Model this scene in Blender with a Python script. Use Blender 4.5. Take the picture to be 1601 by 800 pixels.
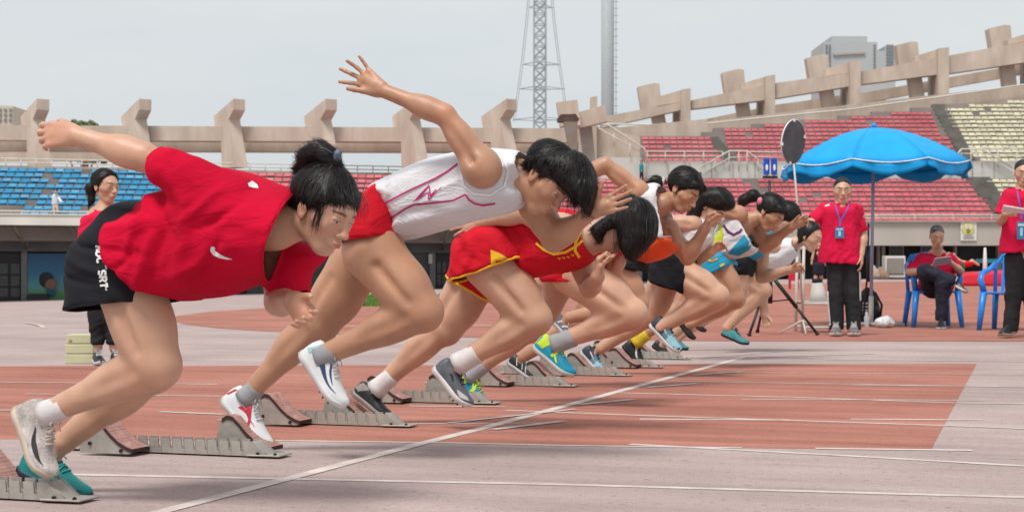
import bpy, bmesh, math, random
import numpy as np
from mathutils import Vector, Matrix
from mathutils.bvhtree import BVHTree
for o in list(bpy.data.objects): bpy.data.objects.remove(o)
S = bpy.context.scene; COL = S.collection
random.seed(7); RNG = np.random.RandomState(7)
# ---------------------------------------------------------------- camera, sky, sun, exposure
F, CX, HZ, CAMZ = 2600.0, 800.5, 420.0, 0.68      # focal length in photo pixels, horizon row, eye height
cam = bpy.data.cameras.new('camera'); camo = bpy.data.objects.new('camera', cam); COL.objects.link(camo)
camo.location = (0, 0, CAMZ); camo.rotation_euler = (math.radians(90), 0, 0)
cam.sensor_width = 36.0; cam.lens = 36.0 * F / 1601.0; cam.shift_y = (HZ - 400.0) / 1601.0
cam.clip_start = 0.1; cam.clip_end = 3000
cam.dof.use_dof = True; cam.dof.focus_distance = 6.6; cam.dof.aperture_fstop = 9.0
S.camera = camo
SUN_EL, SUN_ROT = math.radians(62), math.radians(150)
w = bpy.data.worlds.new("World"); S.world = w; w.use_nodes = True
nt = w.node_tree; nt.nodes.clear()
sky = nt.nodes.new('ShaderNodeTexSky'); sky.sky_type = 'NISHITA'; sky.sun_disc = False
sky.sun_elevation = SUN_EL; sky.sun_rotation = SUN_ROT; sky.dust_density = 3.0; sky.air_density = 1.0
hsv = nt.nodes.new('ShaderNodeHueSaturation'); hsv.inputs['Saturation'].default_value = 0.25
mx = nt.nodes.new('ShaderNodeMix'); mx.data_type = 'RGBA'; mx.inputs[0].default_value = 0.80
mx.inputs[7].default_value = (6.3, 6.75, 6.95, 1)          # even overcast cloud layer
bg = nt.nodes.new('ShaderNodeBackground'); bg.inputs[1].default_value = 0.119
wo = nt.nodes.new('ShaderNodeOutputWorld')
# faint cloud structure
wtc = nt.nodes.new('ShaderNodeTexCoord'); wmp = nt.nodes.new('ShaderNodeMapping'); wmp.inputs['Scale'].default_value = (1, 1, 4)
wns = nt.nodes.new('ShaderNodeTexNoise'); wns.inputs['Scale'].default_value = 2.2; wns.inputs['Detail'].default_value = 6; wns.inputs['Roughness'].default_value = .55
wmr = nt.nodes.new('ShaderNodeMapRange'); wmr.inputs[1].default_value = .35; wmr.inputs[2].default_value = .65
wmx = nt.nodes.new('ShaderNodeMix'); wmx.data_type = 'RGBA'; wmx.inputs[6].default_value = (5.85, 6.42, 6.75, 1); wmx.inputs[7].default_value = (6.75, 7.05, 7.15, 1)
nt.links.new(wtc.outputs['Generated'], wmp.inputs[0]); nt.links.new(wmp.outputs[0], wns.inputs['Vector']); nt.links.new(wns.outputs['Fac'], wmr.inputs[0]); nt.links.new(wmr.outputs[0], wmx.inputs[0]); nt.links.new(wmx.outputs[2], mx.inputs[7])
nt.links.new(sky.outputs[0], hsv.inputs['Color']); nt.links.new(hsv.outputs[0], mx.inputs[6])
nt.links.new(mx.outputs[2], bg.inputs[0]); nt.links.new(bg.outputs[0], wo.inputs[0])
sl = bpy.data.lights.new('sun', 'SUN'); sl.energy = 2.9; sl.angle = math.radians(18); sl.color = (1, .96, .90)
so = bpy.data.objects.new('sun', sl); COL.objects.link(so)
# sun stands behind the camera, high and to the left
sd = Vector((-0.45 * math.cos(SUN_EL), -0.89 * math.cos(SUN_EL), math.sin(SUN_EL)))
so.rotation_euler = sd.to_track_quat('Z', 'Y').to_euler()
sky.sun_rotation = math.atan2(sd.x, sd.y)
S.view_settings.view_transform = 'Standard'; S.view_settings.look = 'None'
S.view_settings.exposure = 0.0; S.view_settings.gamma = 1.0; S.view_settings.use_curve_mapping = False

# ---------------------------------------------------------------- materials
def srgb(r, g, b):
    f = lambda c: (c/255/12.92) if c/255 <= .04045 else ((c/255+.055)/1.055)**2.4
    return (f(r), f(g), f(b), 1)
MATS = {}; TH0 = math.radians(-18.8)
def mat(name, col, rough=.8, var=.08, scale=8., bump=.0, bscale=60., metal=0., col2=None, sss=0., sheen=0., spec=.4, stretch=(1,1,1), attr=None, coat=0., alpha=1., trans=0., detail=4, fine=0., wr=0., wrs=(9,9,9), rnd=0.):
    if name in MATS: return MATS[name]
    m = bpy.data.materials.new(name); m.use_nodes = True; N = m.node_tree.nodes; L = m.node_tree.links
    b = N['Principled BSDF']; b.inputs['Roughness'].default_value = rough; b.inputs['Metallic'].default_value = metal
    b.inputs['Specular IOR Level'].default_value = spec
    tc = N.new('ShaderNodeTexCoord'); mp = N.new('ShaderNodeMapping'); mp.inputs['Scale'].default_value = stretch
    L.new(tc.outputs['Object'], mp.inputs[0])
    n = N.new('ShaderNodeTexNoise'); n.inputs['Scale'].default_value = scale; n.inputs['Detail'].default_value = detail
    L.new(mp.outputs[0], n.inputs['Vector'])
    c1 = tuple(max(0, c*(1-var*2.2)) for c in col[:3])+(1,); c2 = tuple(min(1, c*(1+var*2.2)) for c in col[:3])+(1,)
    if col2: c1, c2 = col, col2
    mr = N.new('ShaderNodeMapRange'); mr.inputs[1].default_value = .3; mr.inputs[2].default_value = .7
    L.new(n.outputs['Fac'], mr.inputs[0])
    mix = N.new('ShaderNodeMix'); mix.data_type = 'RGBA'; mix.inputs[6].default_value = c1; mix.inputs[7].default_value = c2
    L.new(mr.outputs[0], mix.inputs[0]); out = mix.outputs[2]
    if fine:
        n3 = N.new('ShaderNodeTexNoise'); n3.inputs['Scale'].default_value = bscale; n3.inputs['Detail'].default_value = 2
        L.new(mp.outputs[0], n3.inputs['Vector'])
        r3 = N.new('ShaderNodeMapRange'); r3.inputs[1].default_value = .3; r3.inputs[2].default_value = .7
        r3.inputs[3].default_value = 1-fine; r3.inputs[4].default_value = 1+fine; L.new(n3.outputs['Fac'], r3.inputs[0])
        mm = N.new('ShaderNodeMix'); mm.data_type = 'RGBA'; mm.blend_type = 'MULTIPLY'; mm.inputs[0].default_value = 1
        L.new(out, mm.inputs[6]); L.new(r3.outputs[0], mm.inputs[7]); out = mm.outputs[2]
    if rnd:
        oi = N.new('ShaderNodeObjectInfo'); r5 = N.new('ShaderNodeMapRange'); r5.inputs[3].default_value = 1-rnd; r5.inputs[4].default_value = 1+rnd; L.new(oi.outputs['Random'], r5.inputs[0])
        m5 = N.new('ShaderNodeMix'); m5.data_type = 'RGBA'; m5.blend_type = 'MULTIPLY'; m5.inputs[0].default_value = 1; L.new(out, m5.inputs[6]); L.new(r5.outputs[0], m5.inputs[7]); out = m5.outputs[2]
    if attr:
        at = N.new('ShaderNodeAttribute'); at.attribute_name = attr
        mm = N.new('ShaderNodeMix'); mm.data_type = 'RGBA'; mm.blend_type = 'MULTIPLY'; mm.inputs[0].default_value = 1
        L.new(out, mm.inputs[6]); L.new(at.outputs['Color'], mm.inputs[7]); out = mm.outputs[2]
    L.new(out, b.inputs['Base Color'])
    if bump:
        n2 = N.new('ShaderNodeTexNoise'); n2.inputs['Scale'].default_value = bscale; n2.inputs['Detail'].default_value = 3
        L.new(mp.outputs[0], n2.inputs['Vector'])
        bp = N.new('ShaderNodeBump'); bp.inputs['Strength'].default_value = bump; bp.inputs['Distance'].default_value = .004
        L.new(n2.outputs['Fac'], bp.inputs['Height']); L.new(bp.outputs[0], b.inputs['Normal'])
        if wr:      # creases of thin cloth
            mq = N.new('ShaderNodeMapping'); mq.inputs['Scale'].default_value = wrs; mq.inputs['Rotation'].default_value = (.3, .6, TH0); L.new(tc.outputs['Object'], mq.inputs[0])
            n4 = N.new('ShaderNodeTexNoise'); n4.inputs['Scale'].default_value = 1; n4.inputs['Detail'].default_value = 4; n4.inputs['Distortion'].default_value = 1.2; L.new(mq.outputs[0], n4.inputs['Vector'])
            rg = N.new('ShaderNodeMath'); rg.operation = 'SUBTRACT'; rg.inputs[1].default_value = .5; L.new(n4.outputs['Fac'], rg.inputs[0]); ab = N.new('ShaderNodeMath'); ab.operation = 'ABSOLUTE'; L.new(rg.outputs[0], ab.inputs[0])
            b2 = N.new('ShaderNodeBump'); b2.inputs['Strength'].default_value = wr; b2.inputs['Distance'].default_value = .035; L.new(ab.outputs[0], b2.inputs['Height']); L.new(bp.outputs[0], b2.inputs['Normal']); L.new(b2.outputs[0], b.inputs['Normal'])
    if sss:
        b.inputs['Subsurface Weight'].default_value = sss; b.inputs['Subsurface Radius'].default_value = (1, .35, .18)
        b.inputs['Subsurface Scale'].default_value = .012
    if sheen: b.inputs['Sheen Weight'].default_value = sheen; b.inputs['Sheen Roughness'].default_value = .4
    if coat: b.inputs['Coat Weight'].default_value = coat
    if alpha < 1: b.inputs['Alpha'].default_value = alpha
    if trans: b.inputs['Transmission Weight'].default_value = trans
    MATS[name] = m; return m
# ---------------------------------------------------------------- objects
def tag(o, label=None, cat=None, group=None, kind=None):
    if label: o['label'] = label
    if cat: o['category'] = cat
    if group: o['group'] = group
    if kind: o['kind'] = kind
    return o
def empty(name, loc, label=None, cat=None, group=None):
    o = bpy.data.objects.new(name, None); COL.objects.link(o); o.location = loc; o.empty_display_size = .1
    return tag(o, label, cat, group)
def meshobj(name, V, Fc, m, parent=None, smooth=False):
    me = bpy.data.meshes.new(name)
    V = np.asarray(V, float)
    if parent is not None:
        base = Vector((0,0,0)); p = parent
        while p is not None: base += p.location; p = p.parent
        V = V - np.array(base)
    me.from_pydata(V.tolist(), [], [list(map(int, f)) for f in Fc] if not isinstance(Fc, np.ndarray) else Fc.tolist())
    if isinstance(m, (list, tuple)):
        for q in m: me.materials.append(q)
    else: me.materials.append(m)
    if smooth: me.polygons.foreach_set('use_smooth', [True]*len(me.polygons))
    o = bpy.data.objects.new(name, me); COL.objects.link(o)
    if parent is not None: o.parent = parent
    return o
class MB:
    """collects simple shapes and links them as one mesh object"""
    def __init__(s): s.V = []; s.F = []
    def add(s, V, Fc):
        k = len(s.V); s.V += [tuple(map(float, v)) for v in V]; s.F += [tuple(i+k for i in f) for f in Fc]; return s
    def hexa(s, P):  # 8 points: bottom 4 then top 4
        return s.add(P, [(3,2,1,0),(4,5,6,7),(0,1,5,4),(1,2,6,5),(2,3,7,6),(3,0,4,7)])
    def box(s, x0, x1, y0, y1, z0, z1):
        return s.hexa([(x0,y0,z0),(x1,y0,z0),(x1,y1,z0),(x0,y1,z0),(x0,y0,z1),(x1,y0,z1),(x1,y1,z1),(x0,y1,z1)])
    def prism(s, P, d):   # polygon P (3D points), extruded by vector d
        n = len(P); P = [Vector(p) for p in P]; d = Vector(d)
        nn = Vector((0,0,0))
        for i in range(n): nn += P[i].cross(P[(i+1) % n])
        if nn.dot(d) > 0: P = P[::-1]
        V = [tuple(p) for p in P]+[tuple(p+d) for p in P]
        return s.add(V, [tuple(range(n)), tuple(range(2*n-1, n-1, -1))]+[(j, i, i+n, j+n) for i in range(n) for j in [(i+1) % n]])
    def tube(s, pts, r, seg=8, cap=True):
        pts = [Vector(p) for p in pts]; n = len(pts); R = r if isinstance(r, (list, tuple)) else [r]*n
        V = []; Fc = []
        up = None
        for i, p in enumerate(pts):
            t = (pts[min(i+1, n-1)]-pts[max(i-1, 0)]).normalized()
            if up is None: up = Vector((0,0,1)) if abs(t.z) < .9 else Vector((1,0,0))
            a = t.cross(up).normalized(); b = a.cross(t).normalized(); up = b
            for k in range(seg):
                q = 2*math.pi*k/seg; V.append(tuple(p+a*math.cos(q)*R[i]+b*math.sin(q)*R[i]))
        for i in range(n-1):
            for k in range(seg):
                k2 = (k+1) % seg; Fc.append((i*seg+k, i*seg+k2, (i+1)*seg+k2, (i+1)*seg+k))
        if cap: Fc.append(tuple(range(seg-1, -1, -1))); Fc.append(tuple(range((n-1)*seg, n*seg)))
        return s.add(V, Fc)
    def sphere(s, c, r, nu=12, nv=8, sc=(1,1,1)):
        V = [(c[0], c[1], c[2]-r*sc[2])]
        for j in range(1, nv):
            a = -math.pi/2+math.pi*j/nv
            for i in range(nu):
                b = 2*math.pi*i/nu; V.append((c[0]+r*sc[0]*math.cos(a)*math.cos(b), c[1]+r*sc[1]*math.cos(a)*math.sin(b), c[2]+r*sc[2]*math.sin(a)))
        V.append((c[0], c[1], c[2]+r*sc[2])); Fc = []
        for i in range(nu): Fc.append((0, 1+(i+1) % nu, 1+i))
        for j in range(nv-2):
            for i in range(nu): Fc.append((1+j*nu+i, 1+j*nu+(i+1) % nu, 1+(j+1)*nu+(i+1) % nu, 1+(j+1)*nu+i))
        t = len(V)-1
        for i in range(nu): Fc.append((t, 1+(nv-2)*nu+i, 1+(nv-2)*nu+(i+1) % nu))
        return s.add(V, Fc)
    def build(s, name, m, parent=None, smooth=False): return meshobj(name, s.V, s.F, m, parent, smooth)
def bevel(o, wdt=.004, seg=2):
    b = o.modifiers.new('bevel', 'BEVEL'); b.width = wdt; b.segments = seg; b.limit_method = 'ANGLE'; return o
def W(px, py, Y): return Vector(((px-CX)/F*Y, Y, CAMZ+(HZ-py)/F*Y))
def gz(X, Y):
    """ground level: flat by the track, falling gently towards the drain at the far left stand"""
    if Y <= 20: return 0.0
    px = min(1900, max(-300, CX+F*X/Y)); yb = 472-35*px/1370
    zf = min(0, CAMZ-(yb-HZ)/F*88.0)
    return zf*min(1, (Y-20)/68.0)
def G(px, py, lift=0.0):
    dx = (px-CX)/F; dz = (HZ-py)/F; t = CAMZ/(-dz) if dz < 0 else 100
    if t > 20:
        lo, hi = 15., 100.
        for _ in range(40):
            t = (lo+hi)/2
            if CAMZ+t*dz > gz(t*dx, t): lo = t
            else: hi = t
    return Vector((t*dx, t, gz(t*dx, t)+lift))
TH = math.radians(18.8); CT, ST = math.cos(TH), math.sin(TH)
# ================================================================ GROUND
def ground_mat(name, c1, c2, streak=.10, bump=.5):
    m = bpy.data.materials.new(name); m.use_nodes = True; N = m.node_tree.nodes; L = m.node_tree.links
    b = N['Principled BSDF']; b.inputs['Roughness'].default_value = .92; b.inputs['Specular IOR Level'].default_value = .25
    tc = N.new('ShaderNodeTexCoord'); mp = N.new('ShaderNodeMapping'); mp.inputs['Rotation'].default_value = (0, 0, TH)
    L.new(tc.outputs['Object'], mp.inputs[0])
    def noise(sc, det, st=None):
        v = mp.outputs[0]
        if st:
            q = N.new('ShaderNodeMapping'); q.inputs['Scale'].default_value = st; L.new(v, q.inputs[0]); v = q.outputs[0]
        n = N.new('ShaderNodeTexNoise'); n.inputs['Scale'].default_value = sc; n.inputs['Detail'].default_value = det; L.new(v, n.inputs['Vector']); return n.outputs['Fac']
    def rng(v, a, c, lo, hi):
        r = N.new('ShaderNodeMapRange'); r.inputs[1].default_value = a; r.inputs[2].default_value = c; r.inputs[3].default_value = lo; r.inputs[4].default_value = hi; L.new(v, r.inputs[0]); return r.outputs[0]
    def mul(c, f):
        x = N.new('ShaderNodeMix'); x.data_type = 'RGBA'; x.blend_type = 'MULTIPLY'; x.inputs[0].default_value = 1; L.new(c, x.inputs[6]); L.new(f, x.inputs[7]); return x.outputs[2]
    mix = N.new('ShaderNodeMix'); mix.data_type = 'RGBA'; mix.inputs[6].default_value = c1; mix.inputs[7].default_value = c2
    L.new(rng(noise(.9, 8), .35, .65, 0, 1), mix.inputs[0]); c = mix.outputs[2]
    c = mul(c, rng(noise(2.2, 6, (.12, 3.0, 1)), .3, .7, 1-streak, 1+streak))       # wear running along the lanes
    c = mul(c, rng(noise(150, 3), .25, .75, .80, 1.20)); c = mul(c, rng(noise(38, 4), .3, .7, .93, 1.07))                             # granules
    c = mul(c, rng(noise(5, 6, (.35, 1.6, 1)), .56, .74, 1, .84))                   # scuffs
    c = mul(c, rng(noise(30, 2, (1, 1.4, 1)), .655, .69, 1, .55))                                 # specks of dirt
    L.new(c, b.inputs['Base Color'])
    bp = N.new('ShaderNodeBump'); bp.inputs['Strength'].default_value = bump; bp.inputs['Distance'].default_value = .004
    L.new(noise(160, 3), bp.inputs['Height']); L.new(bp.outputs[0], b.inputs['Normal'])
    return m
m_grey = ground_mat('faded_mauve_track_rubber', (.35,.268,.256,1), (.435,.338,.322,1))
m_orange = ground_mat('orange_track_rubber', (.325,.128,.094,1), (.405,.172,.130,1), .17)
m_line = mat('worn_white_line_paint', (.46,.385,.355,1), .8, .10, 7, col2=(.66,.60,.57,1), fine=.08, bscale=90, detail=8)
# fine sheet near the track, one sheet out to the horizon
def sheet():
    ys = [1.0]+list(np.arange(2, 20, 1.0))+list(np.arange(20, 100, 2.5))+[100, 140, 250, 600, 2500]
    nx = 81; V = []; Fc = []
    for Y in ys:
        for i in range(nx):
            t = (i/(nx-1)*2-1); X = t*(4+Y*.62); V.append((X, Y, gz(X, Y) if Y < 100 else gz(X/Y*100, 100)))
    for j in range(len(ys)-1):
        for i in range(nx-1): k = j*nx+i; Fc.append((k, k+1, k+nx+1, k+nx))
    # and behind the camera
    k = len(V); V += [(-400, -300, 0), (400, -300, 0), (400, .99, 0), (-400, .99, 0)]; Fc.append((k, k+1, k+2, k+3))
    o = meshobj('ground', V, Fc, m_grey, smooth=False); tag(o, kind='structure'); return o
sheet()
def patch(name, top, bot, m, lift, n=60):
    """area between two pixel polylines, laid on the ground as a strip sheet"""
    def samp(pl, x):
        for (x0, y0), (x1, y1) in zip(pl, pl[1:]):
            if x0 <= x <= x1: return y0+(y1-y0)*(x-x0)/(x1-x0)
        return pl[-1][1]
    V = []; Fc = []; xs0, xs1 = top[0][0], top[-1][0]; b0, b1 = bot[0][0], bot[-1][0]; M = 14
    for i in range(n+1):
        xt = xs0+(xs1-xs0)*i/n; xb = b0+(b1-b0)*i/n; yt = samp(top, xt); yb = samp(bot, xb)
        A = G(xt, yt); B = G(xb, yb)
        for j in range(M+1):
            p = A.lerp(B, j/M); V.append((p.x, p.y, gz(p.x, p.y)+lift))
    for i in range(n):
        for j in range(M): k = i*(M+1)+j; Fc.append((k, k+1, k+M+2, k+M+1))
    o = meshobj(name, V, Fc, m); tag(o, kind='structure'); return o
patch('orange_track_surface', [(-420,573),(340,571.5),(1085,569),(1527,568.5)], [(-420,680),(0,686),(450,689),(700,692),(870,696),(1075,699),(1380,702),(1456,702)], m_orange, .0008)
patch('orange_apron', [(262,498),(275,494),(330,487),(420,481),(520,475),(700,466),(1000,450),(1380,440),(2000,440)],
      [(262,499),(290,507),(340,513),(430,518.5),(560,524),(760,528),(1100,533),(2000,534)], m_orange, .0035, 110)
def ribbon(pts, wdt, lift, perp=False):
    P = [G(*p) for p in pts]; Q = [P[0]]
    for a, b in zip(P, P[1:]):
        n = max(2, int((b-a).length/.15))
        for i in range(1, n+1): Q.append(a.lerp(b, i/n))
    V = []; Fc = []
    for i, p in enumerate(Q):
        t = (Q[min(i+1, len(Q)-1)]-Q[max(i-1, 0)]).normalized(); s = Vector((-t.y, t.x, 0)).normalized()*wdt/2
        s = s*(1+.02*math.sin(i*1.7))
        for q in (p-s, p+s): V.append((q.x, q.y, gz(q.x, q.y)+lift+(.006 if q.y > 19.5 else 0)))
    for i in range(len(Q)-1): Fc.append((2*i, 2*i+1, 2*i+3, 2*i+2))
    return V, Fc
LN = [([(150,827),(230,806),(490,738),(660,693),(760,668),(900,630),(1165,558)], .055, .0024),
      ([(-250,737),(130,742),(870,757),(1300,769),(1700,780)], .042, .0015),
      ([(985,694),(1075,699),(1300,711),(1650,731)], .042, .0015),
      ([(430,688.5),(700,692),(870,696),(1160,700)], .035, .0015),
      ([(1275,701),(1520,704)], .045, .0018),
      ([(640,662),(860,661)], .03, .0015), ([(1000,655),(1235,656.5)], .045, .0015), ([(1330,655),(1535,656.5)], .04, .0015),
      ([(790,641),(990,649),(1470,665),(1700,674)], .035, .0015),
      ([(970,614),(1240,621),(1500,630),(1700,633)], .035, .0015), ([(1160,624),(1540,626)], .03, .0018),
      ([(1020,595),(1300,600),(1700,607)], .035, .0015), ([(1330,602),(1560,604)], .03, .0018), ([(1120,582),(1400,584),(1700,586)], .035, .0015),
      ([(770,672),(880,659)], .05, .0030), ([(905,633),(990,625)], .05, .0030), ([(1010,606),(1090,600)], .05, .0030), ([(1085,587),(1160,581)], .05, .0030),
      ([(640,635),(790,636)], .035, .0015), ([(-200,596),(60,598),(340,601)], .035, .0015), ([(40,616),(345,620)], .03, .0015), ([(250,644),(350,648)], .04, .0018),
      ([(-200,640),(60,642),(140,644)], .035, .0015), ([(1190,558),(1370,553)], .05, .0015), ([(1290,562),(1700,566)], .04, .0015), ([(1090,560),(1260,546)], .04, .0015),
      ([(-100,506),(40,505),(70,512)], .05, .0015), ([(700,662),(900,640)], .03, .0021)]
for i_, (pts, wd, lf) in enumerate(LN):
    V, Fc = ribbon(pts, wd, lf+i_*.00009); o = meshobj('painted_line', V, Fc, m_line); tag(o, kind='structure')
# grass strip beyond the track
def grass():
    V = []; Fc = []; rr = random.Random(3)
    def inside(): 
        x = rr.uniform(535, 640); y = rr.uniform(463, 480); return x, y
    base = [G(535,478,.01), G(548,466,.01), G(600,463,.01), G(700,462,.01), G(660,480,.01)]
    V += [tuple(p) for p in base]; Fc.append((0,1,2,3,4))
    for _ in range(6000):
        x = rr.uniform(538, 690); y = rr.uniform(464, 479)
        if x < 545 and y < 470: continue
        p = G(x, y); h = rr.uniform(.06, .16); a = rr.uniform(0, 6.28); d = Vector((math.cos(a), math.sin(a), 0))*.03
        k = len(V); V += [tuple(p-d), tuple(p+d), tuple(p+Vector((rr.uniform(-.05,.05), rr.uniform(-.05,.05), h)))]; Fc.append((k, k+1, k+2))
    o = meshobj('grass', V, Fc, mat('grass_green', (.11,.22,.03,1), .7, .25, 3)); tag(o, 'strip of bright green grass beyond the track', kind='stuff')
grass()

# ================================================================ STANDS
m_conc = mat('pinkish_beige_concrete', (.44,.35,.285,1), .9, .05, .8, col2=(.61,.51,.43,1), bump=.3, bscale=3, fine=.06, detail=10, stretch=(1,1,.30))
m_conc2 = mat('grey_concrete', (.33,.29,.26,1), .9, .06, .5, col2=(.42,.38,.34,1), detail=8, fine=.05, bscale=4)
m_gwall = mat('weathered_grey_parapet', (.38,.345,.31,1), .85, .06, .25, col2=(.47,.43,.38,1), detail=10, stretch=(1.6,1,.25))
m_white = mat('off_white_painted_wall', (.62,.60,.56,1), .8, .04, .4)
m_rail = mat('pale_rail_paint', (.62,.59,.54,1), .5, .04)
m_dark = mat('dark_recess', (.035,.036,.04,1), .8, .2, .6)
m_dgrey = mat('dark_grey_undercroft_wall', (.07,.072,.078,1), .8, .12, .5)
m_step = mat('terrace_steps', (.26,.225,.21,1), .9, .08, .4)
m_blue = mat('blue_seat_plastic', (.003,.25,.47,1), .36, .12, .7, spec=.5, rnd=.16)
m_pink = mat('faded_red_seat_plastic', (.52,.072,.10,1), .42, .12, .6, col2=(.66,.165,.19,1), spec=.5, rnd=.16)
m_cream = mat('cream_seat_plastic', (.60,.56,.40,1), .45, .06, .6, spec=.5, rnd=.16)
def seat_mesh(m, wd=.41):
    b = MB(); h = wd/2
    P = lambda x, prof: [(x, y, z) for y, z in prof]
    prof = [(-.30,.04), (-.30,.09), (-.26,.11), (.02,.06), (.10,.265), (.14,.265), (.06,.0), (.0,.0)]
    b.prism([( -h, y, z) for y, z in prof], (wd, 0, 0))
    me = bpy.data.meshes.new('seat'); me.from_pydata(b.V, [], b.F); me.materials.append(m); return me
SM = {'blue': seat_mesh(m_blue), 'pink': seat_mesh(m_pink), 'cream': seat_mesh(m_cream)}
def place_seats(parent, kind, spots, nind=300, sz=1.0):
    """spots: (x, y, z, size) ; nearest nind become parts of their own"""
    rr = random.Random(len(spots)); me = SM[kind]; base = parent.location
    spots = sorted(spots, key=lambda s: s[1])
    for s in spots[:nind]:
        o = bpy.data.objects.new('seat', me); o.parent = parent
        o.location = (s[0]-base.x, s[1]-base.y, s[2]-base.z+rr.uniform(-.012, .012)); o.rotation_euler = (rr.uniform(-.07, .05), 0, rr.uniform(-.03, .03)); o.scale = (1.04*sz**.2, 1, sz); COL.objects.link(o)
    if len(spots) > nind:
        V = []; Fc = []; mv = [v.co for v in me.vertices]; mf = [tuple(p.vertices) for p in me.polygons]
        for s in spots[nind:]:
            k = len(V); q = rr.uniform(-.012, .012); V += [(v.x+s[0], v.y+s[1], v.z+s[2]+q) for v in mv]; Fc += [tuple(i+k for i in f) for f in mf]
        o = meshobj('seat_rows', V, Fc, me.materials[0], parent); o['kind'] = 'stuff'
# ---- left stand: a straight line receding slightly to the right
YL = lambda px: 1/(1/88.0+(1/100.0-1/88.0)*px/1000)
def WL(px, py, dy=0): Y = YL(px); p = W(px, py, Y); s = (Y+dy)/Y; return Vector((p.x*s, Y+dy, p.z))
# base points of the front line at fixed heights
def LP(px, z, dy=0): Y = YL(px); return Vector(((px-CX)/F*Y, Y+dy, z))
def band(b, px0, px1, z0, z1, dy0, dy1, fn=LP):
    b.hexa([fn(px0,z0,dy0), fn(px1,z0,dy0), fn(px1,z0,dy1), fn(px0,z0,dy1), fn(px0,z1,dy0), fn(px1,z1,dy0), fn(px1,z1,dy1), fn(px0,z1,dy1)])
ls = empty('grandstand', (-10, 92, 0), 'long concrete grandstand on the left with rows of blue and faded red seats', 'grandstand')
zL = lambda py: CAMZ+(HZ-py)/F*88.0      # height of a row of pixels at the left end
z0L = zL(334.5)
RISE, RUN, NR = .325, .62, 9
for nm, yy in (('terrace_steps', 0),):
    b = MB()
    for r in range(NR+1): band(b, -120, 1000, z0L-.5+RISE*r-.9, z0L-.02+RISE*r-.10, .4+RUN*r, .4+RUN*(r+1)+.02)
    b.build('terrace', m_step, ls)
blue = []; pink = []
rr = random.Random(5)
for r in range(NR):
    X = -115*1.0
    xs = LP(-110, 0).x+rr.uniform(0, .05); xe = LP(1000, 0).x
    while xs < xe:
        # bearing of this spot
        Bq = (1/100.0-1/88.0)/1000; Y = (1-Bq*F*xs)/(1/88.0+Bq*CX)+.72+RUN*r; px = CX+F*xs/Y
        sp = (xs, Y, z0L-.10+RISE*r, 0)
        if px < 300+0*r:
            gap = (px < 34-4*r and r < 2) or rr.random() < .012 or (abs(px-75) < 12 and r in (4, 7) and rr.random() < .6)
            if not gap and -20 < px: blue.append(sp)
        elif 330 < px < 1000:
            if 360 < px < 700 or 712 < px < 1000: pink.append(sp)
        xs += .475
place_seats(ls, 'blue', blue, 300, 1.05); place_seats(ls, 'pink', pink, 300, 1.0)
b = MB(); band(b, -120, 1000, zL(353), zL(341), -2.2, .6); b.build('canopy_edge', mat('white_canopy_edge', (.70,.68,.62,1), .7, .05, .5), ls)
b = MB(); band(b, -120, 1000, zL(341), zL(341)+.12, -2.2, 1.6); b.build('walkway', m_conc2, ls)
b = MB()
for z in (zL(331.5), zL(336.5)): b.tube([LP(px, z, -1.9) for px in range(-120, 1001, 140)], .05, 6)
for px in range(-100, 1000, 50): b.tube([LP(px, zL(341), -1.9), LP(px, zL(331.5), -1.9)], .04, 5)
b.build('front_railing', m_rail, ls, True)
# undercroft: soffit, back wall, trusses, doors, mural
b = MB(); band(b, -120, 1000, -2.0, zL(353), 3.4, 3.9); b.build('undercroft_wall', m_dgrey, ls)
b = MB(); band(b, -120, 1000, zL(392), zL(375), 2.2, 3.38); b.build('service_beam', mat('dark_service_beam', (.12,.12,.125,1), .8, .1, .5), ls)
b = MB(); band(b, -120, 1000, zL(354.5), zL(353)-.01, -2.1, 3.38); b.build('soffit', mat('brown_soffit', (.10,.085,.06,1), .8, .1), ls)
for px in range(-70, 1000, 95):
    b = MB()
    b.tube([LP(px, zL(353)-.03, 2.1), LP(px, zL(388), 2.0)], .06, 5); b.tube([LP(px+2, zL(353)-.05, -1.6), LP(px, zL(386), 2.0)], .05, 5)
    b.tube([LP(px+14, zL(354), -1.9), LP(px, zL(388), 1.9)], .05, 5); b.tube([LP(px-3, zL(354), .6), LP(px+26, zL(372), 1.9)], .04, 5)
    b.build('truss', mat('tan_steel_truss', (.22,.20,.15,1), .6, .1), ls, True)
def facade(name, x0, x1, y0, y1, dy, m, par=ls, th=.12):
    b = MB(); f = lambda x, y: W(x, y, YL(x)+dy-.6); v = Vector((0, th, 0)); b.hexa([f(x0,y1), f(x1,y1), f(x1,y1)+v, f(x0,y1)+v, f(x0,y0), f(x1,y0), f(x1,y0)+v, f(x0,y0)+v]); return b.build(name, m, par)
for (x0, x1, y0, y1) in ((-40, 33, 394, 474), (682, 716, 392, 456)):
    d = facade('door', x0, x1, y0, y1, 3.24, mat('black_door', (.018,.018,.022,1), .5, .1))
    n = 4
    for i in range(n):
        xa = x0+(x1-x0)*(i+.12)/n; xb = x0+(x1-x0)*(i+.88)/n
        for ya, yb in ((y0+18, y0+34), (y0+37, y0+53), (y0+56, y0+70)):
            if yb < y1-1: facade('pane', xa, xb, ya, yb, 3.18, mat('dim_door_glass', (.06,.065,.07,1), .25, .1), d, .05)
for x0, x1, y1 in ((33, 42, 472), (672, 681, 458), (-60, -41, 474), (986, 1004, 452)):
    facade('pillar', x0, x1, 375, y1, 3.0, mat('pale_grey_pillar', (.20,.20,.20,1), .8, .06))
facade('wall_panel', 450, 672, 378, 462, 3.15, mat('grey_wall_panel', (.10,.105,.11,1), .8, .1)); facade('wall_panel', 716, 985, 378, 458, 3.15, MATS['grey_wall_panel'])
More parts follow.
